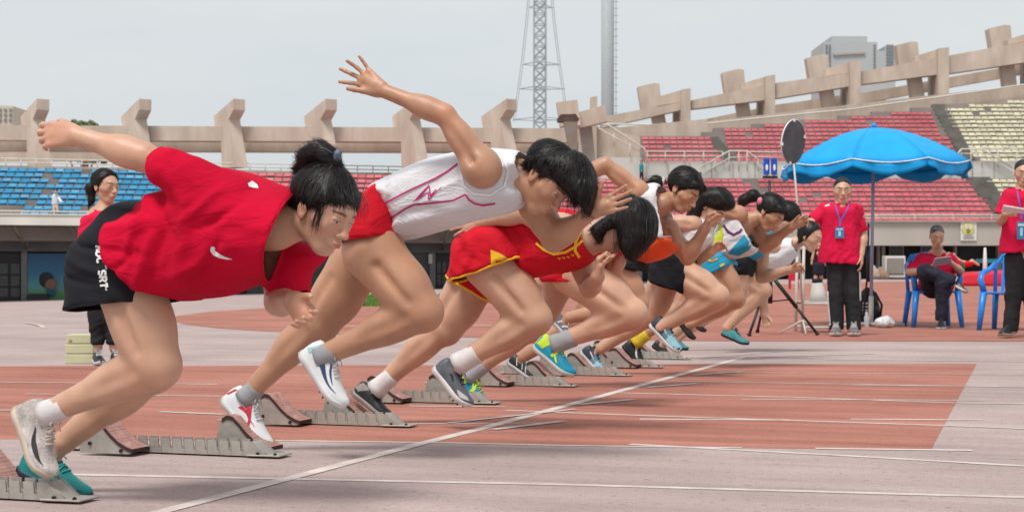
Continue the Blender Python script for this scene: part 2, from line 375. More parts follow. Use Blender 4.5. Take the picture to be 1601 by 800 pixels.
facade('air_vent', 344, 386, 453, 463, 3.1, mat('black_vent', (.008,.008,.008,1), .6, .1)); facade('wall_panel', 250, 449, 424, 466, 3.15, MATS['grey_wall_panel'])
facade('name_plate', 670, 676, 397, 412, 2.9, m_white)
def mural():
    m = bpy.data.materials.new('painted_mural_sky_over_lawn'); m.use_nodes = True; N = m.node_tree.nodes; L = m.node_tree.links
    tc = N.new('ShaderNodeTexCoord'); sx = N.new('ShaderNodeSeparateXYZ'); cr = N.new('ShaderNodeValToRGB'); L.new(tc.outputs['Generated'], sx.inputs[0]); L.new(sx.outputs[2], cr.inputs[0])
    e = cr.color_ramp.elements; e[0].position = 0; e[0].color = (.05,.19,.04,1); e[1].position = 1; e[1].color = (.02,.09,.20,1)
    for p, c in ((.10,(.07,.24,.06,1)),(.22,(.12,.30,.18,1)),(.33,(.10,.33,.38,1)),(.6,(.025,.17,.33,1))): q = e.new(p); q.color = c
    L.new(cr.outputs[0], N['Principled BSDF'].inputs['Base Color']); return m
mu = facade('wall_mural', 43, 130, 396, 471, 3.1, mural())
b = MB(); c = W(72, 437, YL(72)+2.4); b.sphere(c, .42, 12, 8, (1, .12, 1)); b.build('painted_hair', m_dark, mu, True)
b = MB(); c = W(79, 444, YL(79)+2.3); b.sphere(c, .34, 12, 8, (1, .12, .9)); b.build('painted_face', mat('mural_skin', (.25,.14,.10,1)), mu, True)
b = MB(); c = W(80, 456, YL(80)+2.35); b.sphere(c, .25, 10, 8, (1, .12, 1.1)); b.build('painted_shirt', mat('mural_shirt', (.03,.13,.20,1)), mu, True)
facade('bench', 44, 74, 459, 471, 2.6, mat('dark_bench', (.04,.045,.05,1)), ls, .3)
# upper concourse wall behind the seats and its rail
zc0 = z0L+RISE*NR-.5
b = MB(); band(b, -120, 930, zc0-1.2, zL(247)-.0, .6+RUN*(NR+1), 1.0+RUN*(NR+1)); b.build('rear_wall', m_conc, ls)
b = MB(); yr = 1.2+RUN*(NR+1)
for z in (zL(234.5), zL(241)): b.tube([LP(px, z, yr) for px in range(-120, 931, 105)], .035, 5)
for px in range(-110, 930, 26): b.tube([LP(px, zL(250), yr), LP(px, zL(234.5), yr)], .03, 4)
b.build('rear_railing', m_rail, ls, True)
# joints between the wall's slabs
for px in range(-60, 930, 88):
    b = MB(); band(b, px, px+1.4, zc0-1.0, zL(247)-.02, .6+RUN*(NR+1)-.03, .6+RUN*(NR+1)+.0); b.build('wall_joint', m_conc2, ls)
# ring beams
gt = empty('concrete_roof_frame', (-10, 100, 0), 'beige concrete ring beams and cantilever frames above the left stand', 'stadium structure')
def bandR(b, px0, px1, y0, y1, Y0, th):
    P = [W(px0, y1[0], Y0), W(px1, y1[1], Y0), W(px1, y1[1], Y0)+Vector((0,th,0)), W(px0, y1[0], Y0)+Vector((0,th,0))]
    Q = [W(px0, y0[0], Y0), W(px1, y0[1], Y0), W(px1, y0[1], Y0)+Vector((0,th,0)), W(px0, y0[0], Y0)+Vector((0,th,0))]; b.hexa(P+Q)
fx = [45, 205, 352, 496, 636, 778]
edges = [-115]+fx+[905]
for i, (x0, x1) in enumerate(zip(edges, edges[1:])):
    yt = lambda x: 195.5+x*.006
    b = MB(); bandR(b, x0+1, x1-1, (yt(x0), yt(x1)), (219+.004*x0, 219+.004*x1), 100, 1.2); b.build('ring_beam', m_conc, gt)
    b = MB(); bandR(b, x0+2, x1-2, (217, 217), (236+.003*x0, 236+.003*x1), 101.8, 1.0); b.build('lower_beam', m_conc, gt)
b = MB(); bandR(b, -120, 190, (233, 235), (252, 252), 108, .5); b.build('outer_wall', m_conc, gt)
def cant(px):
    yaw = math.radians(38); out = Vector((-math.sin(yaw), math.cos(yaw), 0)); side = Vector((math.cos(yaw), math.sin(yaw), 0))
    O = W(px+20, 0, 99.0); O.z = 0
    z = lambda py: CAMZ+(HZ-py)/F*99.0
    prof = [(0.0, z(155)), (2.5, z(178)), (2.35, z(196)), (1.55, z(216)), (1.45, z(262)), (-.35, z(262)), (.62, z(186)), (0, z(172))]
    b = MB(); b.prism([O+out*r+Vector((0,0,zz))-side*.3 for r, zz in prof], side*.78); return b.build('cantilever_frame', m_conc, gt)
for x in fx: cant(x)
# ---- right stand, two tiers
rs = empty('grandstand', (20, 112, 0), 'two-tier concrete grandstand on the right with faded red and cream seats and stairways', 'grandstand')
def zR(py, Y): return CAMZ+(HZ-py)/F*Y
def tier(Yf, ybase, nrow, rise, run, x0, x1):
    b = MB(); zb = zR(ybase, Yf); lim = {7: 1106, 8: 1126, 9: 1190, 10: 1262, 11: 1335, 12: 1392, 13: 1460, 14: 1500, 15: 1560}
    xl = x0
    for r in range(nrow+1):
        x0 = max(xl, lim.get(r, xl)) if nrow > 10 else xl
        Ya = Yf+run*r; b.box((x0-CX)/F*Yf, (x1-CX)/F*Yf, Ya, Ya+run+.02, zb+rise*r-1.6, zb+rise*r-.02)
    b.build('terrace', m_step, rs); return zb
def fill(Yf, zb, rise, run, r, xa, xb, kind, lst, miss=.01):
    Y = Yf+run*r+.35; X = (xa-CX)/F*Y; Xe = (xb-CX)/F*Y; X += ((-X) % .5)
    while X < Xe:
        if rr.random() > miss: lst.append((X, Y, zb+rise*r, 0))
        X += .5
rise, run = .34, .5
# lower tier
zb = tier(109, 345.5, 9, rise, run, 925, 1700)
pk = []; cr = []
for r in range(9):
    xa_ = 1219-5.2*r; fill(109, zb, rise, run, r, 1003-3*r if r > 2 else 1003, xa_-11, 'pink', pk); fill(109, zb, rise, run, r, xa_+8, 1561-6.0*r, 'pink', pk)
    fill(109, zb, rise, run, r, 1592-6.0*r, 1625, 'cream', cr)
# upper tier
zu = tier(116, 253, 14, rise, run, 1000, 1700)
for r in range(6): fill(116, zu, rise, run, r, 1006-1.0*r, 1131-4.2*r if r < 5 else 1107, 'pink', pk)
tops = {7: 1126, 8: 1190, 9: 1262, 10: 1335, 11: 1392}
for r in range(12): fill(116, zu, rise, run, r, tops.get(r, 1153-4.2*r), 1502-4.6*r, 'pink', pk)
for r in range(15): fill(116, zu, rise, run, r, 1527-4.6*r if r < 13 else (1515 if r == 13 else 1570), 1625, 'cream', cr)
place_seats(rs, 'pink', pk, 300); place_seats(rs, 'cream', cr, 200)
def slab(name, x0, x1, y0, y1, Y, th, m, par=rs):
    b = MB(); bandR(b, x0, x1, (y0, y0) if not isinstance(y0, tuple) else y0, (y1, y1) if not isinstance(y1, tuple) else y1, Y, th); return b.build(name, m, par)
slab('front_parapet', 1000, 1700, 347, 383.5, 107.6, 1.2, m_gwall)
slab('cornice', 1000, 1700, 344.6, 347, 107.4, 1.6, m_conc2)
slab('middle_wall', 905, 1700, 252, 283, 115.2, .6, m_white)
b = MB()
for x in range(1010, 1700, 34): b = MB(); bandR(b, x, x+1, (254, 254), (282, 282), 115.15, .06); b.build('wall_joint', m_conc2, rs)
slab('end_wall', 925, 1001, (196, 214), (300, 300), 113, 1.0, m_conc); slab('end_wall_base', 880, 1003, 246, 350, 112.4, .5, m_white)
slab('pillar', 924, 933, 172, 262, 112.0, .8, m_conc)
# rails of the right stand
b = MB()
def rail(pts, Y, r=.035): b.tube([W(x, y, Y) for x, y in pts], r, 5)
rail([(1003,337),(1700,336)], 107.5, .045); rail([(1003,340.5),(1700,339.5)], 107.5, .03)
for x in range(1010, 1700, 60): rail([(x,336.5),(x,345)], 107.5, .03)
b.build('front_railing', m_rail, rs, True)
b = MB()
rail([(925,194),(950,195),(1008,233),(1008,255)], 112.2, .06); rail([(935,200),(1008,241)], 112.2, .04)
for x in (960, 985): rail([(x, 202+(x-950)*.65),(x, 222+(x-950)*.65)], 112.2)
b.build('stair_handrail', m_rail, rs, True)
b = MB()
for yy in (237, 244.5): rail([(1010,yy),(1130,yy)], 115.0)
for x in (1012,1040,1070,1100,1130): rail([(x,237),(x,255)], 115.0)
rail([(1096,262),(1140,236),(1168,236),(1200,262)], 114.9, .05); rail([(1105,268),(1142,246),(1168,246)], 114.9)
for x in (1118,1140,1155,1168,1185): rail([(x, 236 if 1138<x<1170 else 248),(x, 268)], 114.9)
for yy in (237.5, 245): rail([(1168,yy),(1230,yy+1)], 115.0)
b.build('gallery_railing', m_rail, rs, True)
b = MB()
rail([(1498,252),(1503,233),(1535,233),(1583,262)], 114.9, .05); rail([(1503,240),(1535,240),(1583,270)], 114.9); rail([(1535,233),(1601,233)], 114.9, .04); rail([(1535,242),(1601,242)], 114.9)
for x in (1503,1518,1535,1560,1590): rail([(x,234),(x,262)], 114.9)
rail([(1480,262),(1503,233)], 114.8, .05)
b.build('stair_railing', m_rail, rs, True)
# stairways between the blocks
def stairs(x0t, x1t, yt, x0b, x1b, yb, Yb, Yt, n, zc):
    b = MB()
    for i in range(n):
        f = i/n; f2 = (i+1)/n; Y = Yb+(Yt-Yb)*f; Y2 = Yb+(Yt-Yb)*f2; z = zc+(rise*len(range(n))*0)+i*(rise*.5)
        xa = x0b+(x0t-x0b)*f; xb = x1b+(x1t-x1b)*f
        b.box((xa-CX)/F*Y, (xb-CX)/F*Y, Y, Y2+.02, z-.3, z+.17)
    b.build('stairway', mat('dark_stair_concrete', (.15,.14,.125,1), .9, .12, 1.2), rs)
stairs(1508, 1546, 283, 1566, 1590, 345, 108.9, 113.6, 19, zb-.1)
stairs(1455, 1476, 170, 1506, 1527, 253, 115.9, 123.0, 28, zu-.1)
stairs(1108, 1122, 215, 1132, 1152, 253, 115.9, 119.0, 12, zu-.1)
# undercroft of the right stand
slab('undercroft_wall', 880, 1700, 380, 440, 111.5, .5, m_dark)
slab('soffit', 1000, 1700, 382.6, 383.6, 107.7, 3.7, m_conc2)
for x0, x1 in ((1100,1106),(1168,1172),(1240,1246),(1372,1376),(1379,1384),(1493,1496),(1560,1566)): slab('pillar', x0, x1, 383.7, 434, 110.6, .5, m_conc2)
for x0, x1 in ((1391,1413),(1118,1150),(1185,1228),(1440,1475),(1575,1640)):
    wf = slab('window_frame', x0, x1, 384.5, 401, 110.9, .3, m_conc2); slab('pane', x0+1.5, x1-1.5, 386, 399.5, 110.85, .2, mat('dark_glass', (.03,.035,.04,1), .2, .1), wf)
# upper concourse + frames of the right stand
slab('rear_wall', 905, 1106, (205, 186), (262, 262), 121.5, .6, m_conc); 
for (x0, x1, ya, yb2) in ((1106, 1266, 190, 171), (1266, 1395, 171, 156), (1395, 1700, 156, 122)):
    slab('rear_wall', x0, x1, (ya, yb2), (240, 240), 125, .6, m_conc)
b = MB(); b.tube([W(x, y, 124.5) for x, y in ((905,193),(1080,196),(1195,184),(1330,171),(1480,150),(1700,118))], .06, 5); b.build('upper_rail', m_rail, rs, True)
gr = empty('concrete_roof_frame', (25, 128, 0), 'tall beige concrete beams with square fins stepping up above the right stand', 'stadium structure')
def prismW(name, pts, Y, th, m=m_conc, par=gr):
    b = MB(); b.prism([W(x, y, Y) for x, y in pts], (0, th, 0)); return b.build(name, m, par)
bt = [(905,190),(950,181),(998,171),(1065,160),(1157,142),(1212,130),(1300,118),(1346,112),(1418,100),(1484,87),(1601,66),(1700,48)]
bb = [(905,208),(950,198),(998,188),(1065,172),(1157,163),(1212,154),(1300,140),(1346,132),(1418,121),(1484,115),(1601,98),(1700,84)]
def interp(pl, x):
    for (x0, y0), (x1, y1) in zip(pl, pl[1:]):
        if x0 <= x <= x1: return y0+(y1-y0)*(x-x0)/(x1-x0)
    return pl[-1][1]
piers = [(924,934,150,215),(1065,1080,138,222),(1197,1212,117,205),(1329,1346,94,190),(1467,1484,74,175),(1612,1632,48,165)]
xs = [905]+[p[0] for p in piers]+[1700]
for x0, x1 in zip(xs, xs[1:]):
    xa = x0+(16 if x0 > 906 else 0); 
    prismW('ring_beam', [(xa, interp(bt, xa)), (x1-.3, interp(bt, x1)), (x1-.3, interp(bb, x1)), (xa, interp(bb, xa))], 128.5, 1.4)
    prismW('lower_beam', [(xa, interp(bt, xa)+34), (x1-.3, interp(bt, x1)+34), (x1-.3, interp(bt, x1)+50), (xa, interp(bt, xa)+50)], 131.5, 1.0)
for i, (x0, x1, y0, y1) in enumerate(piers):
    prismW('pier', [(x0,y0+2),(x1,y0),(x1,y1),(x0,y1)], 128.0, 1.6)
    if i == 0: continue
    fxl = x0-68 if i < 4 else x0-66
    yf = y0-9 if i > 1 else y0-8
    prismW('roof_fin', [(fxl, yf+6), (fxl+25, yf), (fxl+34, yf+1), (fxl+37, yf+34), (fxl+6, yf+44)], 134, 1.2)
    prismW('roof_arm', [(fxl+30, y0+14), (x0-.4, y0+3), (x0-.4, interp(bt, x0)-.3), (fxl+30, interp(bt, fxl+30)-.3)], 129.0, 1.2, m_conc)
    prismW('raking_leg', [(x0-46, interp(bb, x0-46)+.3), (x0-26, interp(bb, x0-26)+.3), (x0-16, y1+10), (x0-36, y1+10)], 129.3, .9)
    prismW('inner_leg', [(x0-12, interp(bb, x0-12)+.3), (x0-3, interp(bb, x0-3)+.3), (x0-3, y1+10), (x0-12, y1+10)], 130.4, .9, m_conc2)
# frame fragment and rusty hopper at the joint of the two stands
prismW('roof_fin', [(870,160),(903,156),(908,196),(876,198)], 105, 1.2); prismW('roof_arm', [(902,176),(946,164),(950,190),(904,200)], 106, 1.2)
prismW('pier', [(905,196),(925,192),(932,262),(915,262)], 107, 1.0, m_conc2)
hp = empty('rusty_hopper', W(890, 235, 98), 'rusty grey metal downpipe hopper hanging on the beam beside the upper corner', 'downpipe')
m_rust = mat('rusty_galvanised_metal', (.22,.22,.21,1), .6, .1, 1.2, col2=(.24,.13,.08,1), detail=8)
b = MB(); b.prism([W(x, y, 98) for x, y in ((871,186),(876,179),(900,178),(906,186),(903,190),(872,190))], (0,1.0,0)); b.build('rim', mat('dark_rust', (.09,.055,.045,1), .8, .2, 2), hp)
b = MB(); P = [W(881,190.3,98), W(903,190.3,98), W(903,234,98), W(890,234,98)]; b.prism(P, (0,.7,0)); b.build('chute', m_rust, hp)
# masts behind
lt = empty('lattice_mast', (3.5, 215, 0), 'tall steel lattice mast with guy lines behind the stand', 'mast')
m_steel = mat('far_grey_steel', (.36,.40,.42,1), .6, .08, .5)
b = MB(); Ym = 215.0
for lx in (-.75, .75):
    for ly in (-.75, .75):
        bx = W(844, 200, Ym); b.tube([(bx.x+lx, Ym+ly, 0), (bx.x+lx, Ym+ly, 50)], .11, 4)
z = 14
while z < 50:
    bx = W(844, 200, Ym)
    for sy in (-.75, .75):
        b.tube([(bx.x-.75, Ym+sy, z), (bx.x+.75, Ym+sy, z+1.4)], .07, 3); b.tube([(bx.x+.75, Ym+sy, z), (bx.x-.75, Ym+sy, z+1.4)], .07, 3); b.tube([(bx.x-.75, Ym+sy, z), (bx.x+.75, Ym+sy, z)], .07, 3)
    z += 1.4
b.build('lattice', m_steel, lt)
b = MB()
for pts in ([(828,-30),(822,35),(815,100),(802,190)], [(862,-30),(868,35),(876,100),(889,190)]):
    b.tube([W(x, y, Ym) for x, y in pts], .05, 4)
    b.tube([W(x, y, Ym+2) for x, y in [(x+3*(1 if x < 844 else -1), y) for x, y in pts]], .04, 4)
for y, x0, x1 in ((12,827,865),(101,817,876),(139,811,884),(187,803,889)):
    b.tube([W(x0,y,Ym), W(838,y-4,Ym), W(850,y+1,Ym), W(x1,y,Ym)], .07, 4); b.tube([W(x0,y,Ym), W(838,y+2,Ym), W(850,y-4,Ym), W(x1,y,Ym)], .05, 4)
b.build('guy_line', m_steel, lt)
lp = empty('floodlight_pole', (11, 180, 0), 'broad pale grey floodlight pole with ladder rungs behind the stand', 'pole')
b = MB(); a = W(940, 0, 180).x; c = W(960, 0, 180).x; b.tube([((a+c)/2, 180, 0), ((a+c)/2, 180, 46)], (c-a)/2, 16); b.build('shaft', mat('pale_blue_grey_pole', (.42,.46,.48,1), .6, .05), lp, True)
b = MB(); x = W(963, 0, 179.5).x; b.tube([(x,179.5,0),(x,179.5,46)], .045, 4)
z = 10
while z < 46: b.tube([(c-.1,179.5,z),(x+.25,179.5,z)], .04, 4); z += .75
b.build('ladder', m_steel, lp)
# far building and trees above the stands
fb = empty('tower_block', W(1342, 120, 330), 'hazy grey tower block rising behind the right stand beams', 'building')
m_far = mat('hazy_far_wall', (.42,.44,.45,1), .9, .03, .1)
for (x0, x1, y0, y1) in ((1288,1372,66,150),(1300,1356,57,66),(1384,1400,72,150),(1372,1384,80,150)):
    b = MB(); bandR(b, x0, x1, (y0, y0), (y1, y1), 330 if x0 != 1300 else 331, 14); b.build('wall', m_far, fb)
for y in range(70, 120, 5):
    for x in (1291, 1296, 1366, 1386, 1390, 1394):
        b = MB(); bandR(b, x, x+3, (y, y), (y+2.6, y+2.6), 329.8, .25); b.build('window', mat('far_window', (.20,.22,.24,1), .3), fb)
b = MB(); bandR(b, 1303, 1353, (84, 81), (87, 84), 329.6, .45); b.build('ledge', m_conc2, fb)
f2 = empty('far_building', W(12, 200, 260), 'pale beige building far behind the left stand', 'building')
b = MB(); bandR(b, -60, 20, (161, 166), (215, 215), 260, 12); b.build('wall', mat('far_beige_wall', (.56,.50,.40,1), .9), f2)
for x in range(-50, 18, 8):
    for y in (170, 178, 186): b = MB(); bandR(b, x, x+4, (y, y), (y+4, y+4), 259.8, .3); b.build('window', MATS['far_window'], f2)
def tree(px, py, Y, wpx, hpx, label, seed, n=2600, trunk=True):
    rr = random.Random(seed); c = W(px, py, Y); k = Y/F; t = empty('tree', (c.x, Y, 0), label, 'tree', 'trees seen above the stand')
    V = []; Fc = []
    cl = [(rr.uniform(-.8, .8)*wpx*k, rr.uniform(-.6, .6)*wpx*k, rr.uniform(-.7, .5)*hpx*k, rr.uniform(.25, .5)) for _ in range(16)]
    for _ in range(n):
        q = rr.choice(cl); R = q[3]*hpx*k
        d = Vector((rr.gauss(0,1), rr.gauss(0,1), rr.gauss(0,1))).normalized()*R*rr.uniform(.5, 1.05)
        p = c+Vector(q[:3])+d; a = Vector((rr.uniform(-1,1), rr.uniform(-1,1), rr.uniform(-1,1))).normalized(); bb_ = a.cross(Vector((rr.uniform(-1,1), .3, rr.uniform(-1,1)))).normalized()
        s = rr.uniform(.12, .3); k0 = len(V); V += [tuple(p-a*s), tuple(p+bb_*s*.6), tuple(p+a*s), tuple(p-bb_*s*.6)]; Fc.append((k0, k0+1, k0+2, k0+3))
    meshobj('crown', V, Fc, mat('pale_far_foliage', (.24,.28,.15,1), .8, .25, .6), t)
    b = MB(); b.tube([(c.x, Y, 0), (c.x+.2, Y, c.z*.6), (c.x, Y, c.z)], [.35, .25, .1], 7)
    for s in (-1, 1): b.tube([(c.x, Y, c.z*.7), (c.x+s*wpx*k*.5, Y, c.z)], [.14, .05], 5)
    b.build('trunk', mat('far_bark', (.12,.09,.07,1)), t)
tree(133, 196, 150, 22, 9, 'pale green treetop showing above the ring beam at far left', 1)
tree(128, 246, 128, 40, 9, 'green bush filling the gap under the ring beam at far left', 2)
tree(905, 192, 150, 9, 6, 'small treetop beside the rusty downpipe hopper', 4, 900)
# ================================================================ BODY AND CLOTH SURFACES
# Everybody is modelled in a frame of metres (a, l, z): a along the lane, l away from the camera across the lane, z up.
class Frame:
    def __init__(s, th, c): s.ct, s.st, s.c = math.cos(th), math.sin(th), c
    def P(s, px, py, lat=0.):
        dx = (px-CX)/F; dz = (HZ-py)/F; t = (s.c+lat)/(dx*s.st+s.ct)
        return np.array([t*(dx*s.ct-s.st), s.c+lat, CAMZ+t*dz])
    def world(s, Q):
        Q = np.asarray(Q, float); 
        return np.stack([Q[...,0]*s.ct+Q[...,1]*s.st, -Q[...,0]*s.st+Q[...,1]*s.ct, Q[...,2]], -1)
    def m(s, px, p=None):   # pixels -> metres at this lane
        return px*s.c/F/(s.ct)
def nrm(v): v = np.asarray(v, float); return v/np.linalg.norm(v)
def unit_hash(i):
    i = (i.astype(np.int64)*374761393+668265263) & 0xffffffff; i = ((i ^ (i >> 13))*1274126177) & 0xffffffff; return ((i ^ (i >> 16)) & 0xffff)/65535.0
def vnoise(p):
    """smooth value noise of points (n,3) in -1..1"""
    f = np.floor(p); t = p-f; t = t*t*(3-2*t); f = f.astype(np.int64); r = 0
    for dx in (0,1):
        for dy in (0,1):
            for dz in (0,1):
                h = unit_hash((f[:,0]+dx)*73856093 ^ (f[:,1]+dy)*19349663 ^ (f[:,2]+dz)*83492791)
                r = r+h*np.where(dx, t[:,0], 1-t[:,0])*np.where(dy, t[:,1], 1-t[:,1])*np.where(dz, t[:,2], 1-t[:,2])
    return r*2-1
class Cone:      # tapered capsule; fl = thickness across (l) over thickness in the plane
    def __init__(s, a, b, ra, rb, fl=1., k=.02): s.a, s.b, s.ra, s.rb, s.fl, s.k = np.array(a, float), np.array(b, float), ra, rb, fl, k
    def bb(s):
        r = max(s.ra, s.rb); e = np.array([r, r*max(1, s.fl), r]); return np.minimum(s.a, s.b)-e, np.maximum(s.a, s.b)+e
    def d(s, X, Y, Z):
        fl = s.fl; a = s.a; ab = (s.b-s.a)*np.array([1, 1/fl, 1]); L2 = float(ab@ab)+1e-12
        px, py, pz = X-a[0], (Y-a[1])/fl, Z-a[2]
        h = np.clip((px*ab[0]+py*ab[1]+pz*ab[2])/L2, 0, 1)
        return (np.sqrt((px-h*ab[0])**2+(py-h*ab[1])**2+(pz-h*ab[2])**2)-(s.ra+(s.rb-s.ra)*h))*min(1, fl)
class Ell:       # ellipsoid with axes frame R (rows are the axes), radii r
    def __init__(s, c, r, R=None, k=.02): s.c, s.r, s.R, s.k = np.array(c, float), np.array(r, float), (np.eye(3) if R is None else np.array(R, float)), k
    def bb(s):
        e = np.sqrt(((s.R.T*s.r)**2).sum(1)); return s.c-e, s.c+e
    def d(s, X, Y, Z):
        x, y, z = X-s.c[0], Y-s.c[1], Z-s.c[2]; R = s.R
        u = [(x*R[i,0]+y*R[i,1]+z*R[i,2])/s.r[i] for i in range(3)]; v = [u[i]/s.r[i] for i in range(3)]
        k0 = np.sqrt(u[0]**2+u[1]**2+u[2]**2); k1 = np.sqrt(v[0]**2+v[1]**2+v[2]**2)+1e-6
        return k0*(k0-1)/k1
def catmull(P, n=6):
    P = np.asarray(P, float); N = len(P); out = []
    for i in range(N):
        p0, p1, p2, p3 = P[i-1], P[i], P[(i+1) % N], P[(i+2) % N]
        for j in range(n):
            t = j/n; out.append(.5*((2*p1)+(-p0+p2)*t+(2*p0-5*p1+4*p2-p3)*t*t+(-p0+3*p1-3*p2+p3)*t**3))
    return np.array(out)
def sd_poly(P, X, Z):
    d = np.full(X.shape, 1e9); s = np.ones(X.shape, bool); n = len(P); ins = np.zeros(X.shape, bool)
    for i in range(n):
        a = P[i]; b = P[(i+1) % n]; e = b-a; wx, wz = X-a[0], Z-a[1]; h = np.clip((wx*e[0]+wz*e[1])/(e@e+1e-12), 0, 1)
        d = np.minimum(d, (wx-e[0]*h)**2+(wz-e[1]*h)**2)
        if abs(e[1]) > 1e-9:
            c = ((a[1] <= Z) & (b[1] > Z)) | ((b[1] <= Z) & (a[1] > Z)); ins ^= c & (X < a[0]+(Z-a[1])/e[1]*e[0])
    d = np.sqrt(d); return np.where(ins, -d, d)
class Infl:      # outline in the (a,z) plane, swollen to half thickness T over an edge of R; its middle lies at l = lc(a,z)
    def __init__(s, poly, l0, T, R, k=.02, smooth=6, grad=(0,0), t1=None):
        s.p = catmull(poly, smooth) if smooth else np.asarray(poly, float); s.l0, s.T, s.R, s.k, s.g, s.t1 = l0, T, R, k, grad, t1
        s.c = s.p.mean(0)
    def bb(s):
        lo, hi = s.p.min(0), s.p.max(0); T = max(s.T, s.t1[1] if s.t1 else 0); e = T+abs(s.g[0])*(hi[0]-lo[0])/2+abs(s.g[1])*(hi[1]-lo[1])/2
        return np.array([lo[0], s.l0-e, lo[1]]), np.array([hi[0], s.l0+e, hi[1]])
    def d(s, X, Y, Z):
        x2, z2 = X[:,:,0:1][:,0,0], Z[0,0,:]
        XX, ZZ = np.meshgrid(X[:,0,0], Z[0,0,:], indexing='ij'); e = -sd_poly(s.p, XX, ZZ)
        T = s.T
        if s.t1 is not None:   # thickness varies along direction: (axis vec, T_end)
            (ax, T2) = s.t1; q = (XX-s.c[0])*ax[0]+(ZZ-s.c[1])*ax[1]; q = (q-q.min())/(q.max()-q.min()+1e-9); T = (s.T+(T2-s.T)*np.clip(q, 0, 1))[:,None,:]
        g = 1-np.minimum(e/s.R, 1); lc = s.l0+(XX-s.c[0])*s.g[0]+(ZZ-s.c[1])*s.g[1]
        r = np.sqrt(g[:,None,:]**2+((Y-lc[:,None,:])/T)**2)-1
        return r*min(s.R, s.T)
def sdf_grid(prims, lo, hi, h, cuts=()):
    n = np.ceil((hi-lo)/h).astype(int)+1; ax = [lo[i]+h*np.arange(n[i]) for i in range(3)]
    D = np.full(tuple(n), .2, np.float32)
    for p in prims:
        b0, b1 = p.bb(); m = p.k+2.5*h
        i0 = np.maximum(0, np.floor((b0-m-lo)/h).astype(int)); i1 = np.minimum(n, np.ceil((b1+m-lo)/h).astype(int)+1)
        if (i1 <= i0).any(): continue
        sl = tuple(slice(i0[i], i1[i]) for i in range(3))
        X = ax[0][sl[0]][:,None,None]; Y = ax[1][sl[1]][None,:,None]; Z = ax[2][sl[2]][None,None,:]
        X, Y, Z = np.broadcast_arrays(X, Y, Z)
        d = p.d(X, Y, Z); A = D[sl]; k = p.k
        if getattr(p, 'sub', False):
            A = -A; hh = np.clip(.5+.5*(A-d)/k, 0, 1); D[sl] = -(A+(d-A)*hh-k*hh*(1-hh))
        else:
            hh = np.clip(.5+.5*(A-d)/k, 0, 1); D[sl] = A+(d-A)*hh-k*hh*(1-hh)
    for q0, nn in cuts:      # keep the side the normal points away from
        d = (ax[0][:,None,None]-q0[0])*nn[0]+(ax[1][None,:,None]-q0[1])*nn[1]+(ax[2][None,None,:]-q0[2])*nn[2]
        D = np.maximum(D, d)
    return D
def nets(D, lo, h):
    Sg = D < 0; n = D.shape
    C = np.zeros((n[0]-1, n[1]-1, n[2]-1), np.int8)
    off = [(i, j, k) for i in (0,1) for j in (0,1) for k in (0,1)]
    for i, j, k in off: C += Sg[i:n[0]-1+i, j:n[1]-1+j, k:n[2]-1+k]
    act = (C > 0) & (C < 8); I = np.argwhere(act)
    if len(I) == 0: return np.zeros((0,3)), np.zeros((0,4), int)
    idx = np.full(C.shape, -1, np.int32); idx[act] = np.arange(len(I))
    val = {o: D[I[:,0]+o[0], I[:,1]+o[1], I[:,2]+o[2]] for o in off}
    acc = np.zeros((len(I), 3)); cnt = np.zeros(len(I))
    for a in off:
        for ax in range(3):
            if a[ax] == 0:
                b = list(a); b[ax] = 1; b = tuple(b); va, vb = val[a], val[b]; m = (va < 0) != (vb < 0)
                t = np.where(m, va/np.where(m, va-vb, 1), 0); p = np.array(a, float)[None,:]+np.zeros((len(I),3)); p[:,ax] += t
                acc[m] += p[m]; cnt[m] += 1
    V = lo+h*(I+acc/cnt[:,None]); Q = []
    for ax in range(3):
        s0 = [slice(None)]*3; s1 = [slice(None)]*3; s0[ax] = slice(0, -1); s1[ax] = slice(1, None)
        cr = Sg[tuple(s0)] != Sg[tuple(s1)]; E = np.argwhere(cr); u, v = (ax+1) % 3, (ax+2) % 3
        E = E[(E[:,u] > 0) & (E[:,v] > 0) & (E[:,u] < n[u]-1) & (E[:,v] < n[v]-1)]
        fl = Sg[E[:,0], E[:,1], E[:,2]]
        def ix(du, dv): q = E.copy(); q[:,u] += du; q[:,v] += dv; return idx[q[:,0], q[:,1], q[:,2]]
        q = np.stack([ix(-1,-1), ix(0,-1), ix(0,0), ix(-1,0)], 1); q[~fl] = q[~fl][:,::-1]; Q.append(q)
    Q = np.concatenate(Q); Q = Q[(Q >= 0).all(1)]; return V, Q
def relax(V, Q, it=2, lam=.5):
    if len(V) == 0: return V
    e = np.concatenate([Q[:,[0,1]], Q[:,[1,2]], Q[:,[2,3]], Q[:,[3,0]]])
    cnt = np.bincount(e[:,0], minlength=len(V))+np.bincount(e[:,1], minlength=len(V)); cnt = np.maximum(cnt, 1)
    for i in range(it):
        for L in (lam, -lam*.9) if it > 1 else (lam,):
            A = np.stack([np.bincount(e[:,0], V[e[:,1],k], len(V))+np.bincount(e[:,1], V[e[:,0],k], len(V)) for k in range(3)], 1)/cnt[:,None]
            V = V+(A-V)*L
    return V
def vnormals(V, Q):
    n = np.cross(V[Q[:,2]]-V[Q[:,0]], V[Q[:,3]]-V[Q[:,1]]); N = np.zeros_like(V)
    for k in range(4):
        for j in range(3): N[:,j] += np.bincount(Q[:,k], n[:,j], len(V))
    return N/(np.linalg.norm(N, axis=1, keepdims=True)+1e-12)
def bounds(prims, pad=.03):
    B = [p.bb() for p in prims]; return np.min([b[0] for b in B], 0)-pad, np.max([b[1] for b in B], 0)+pad
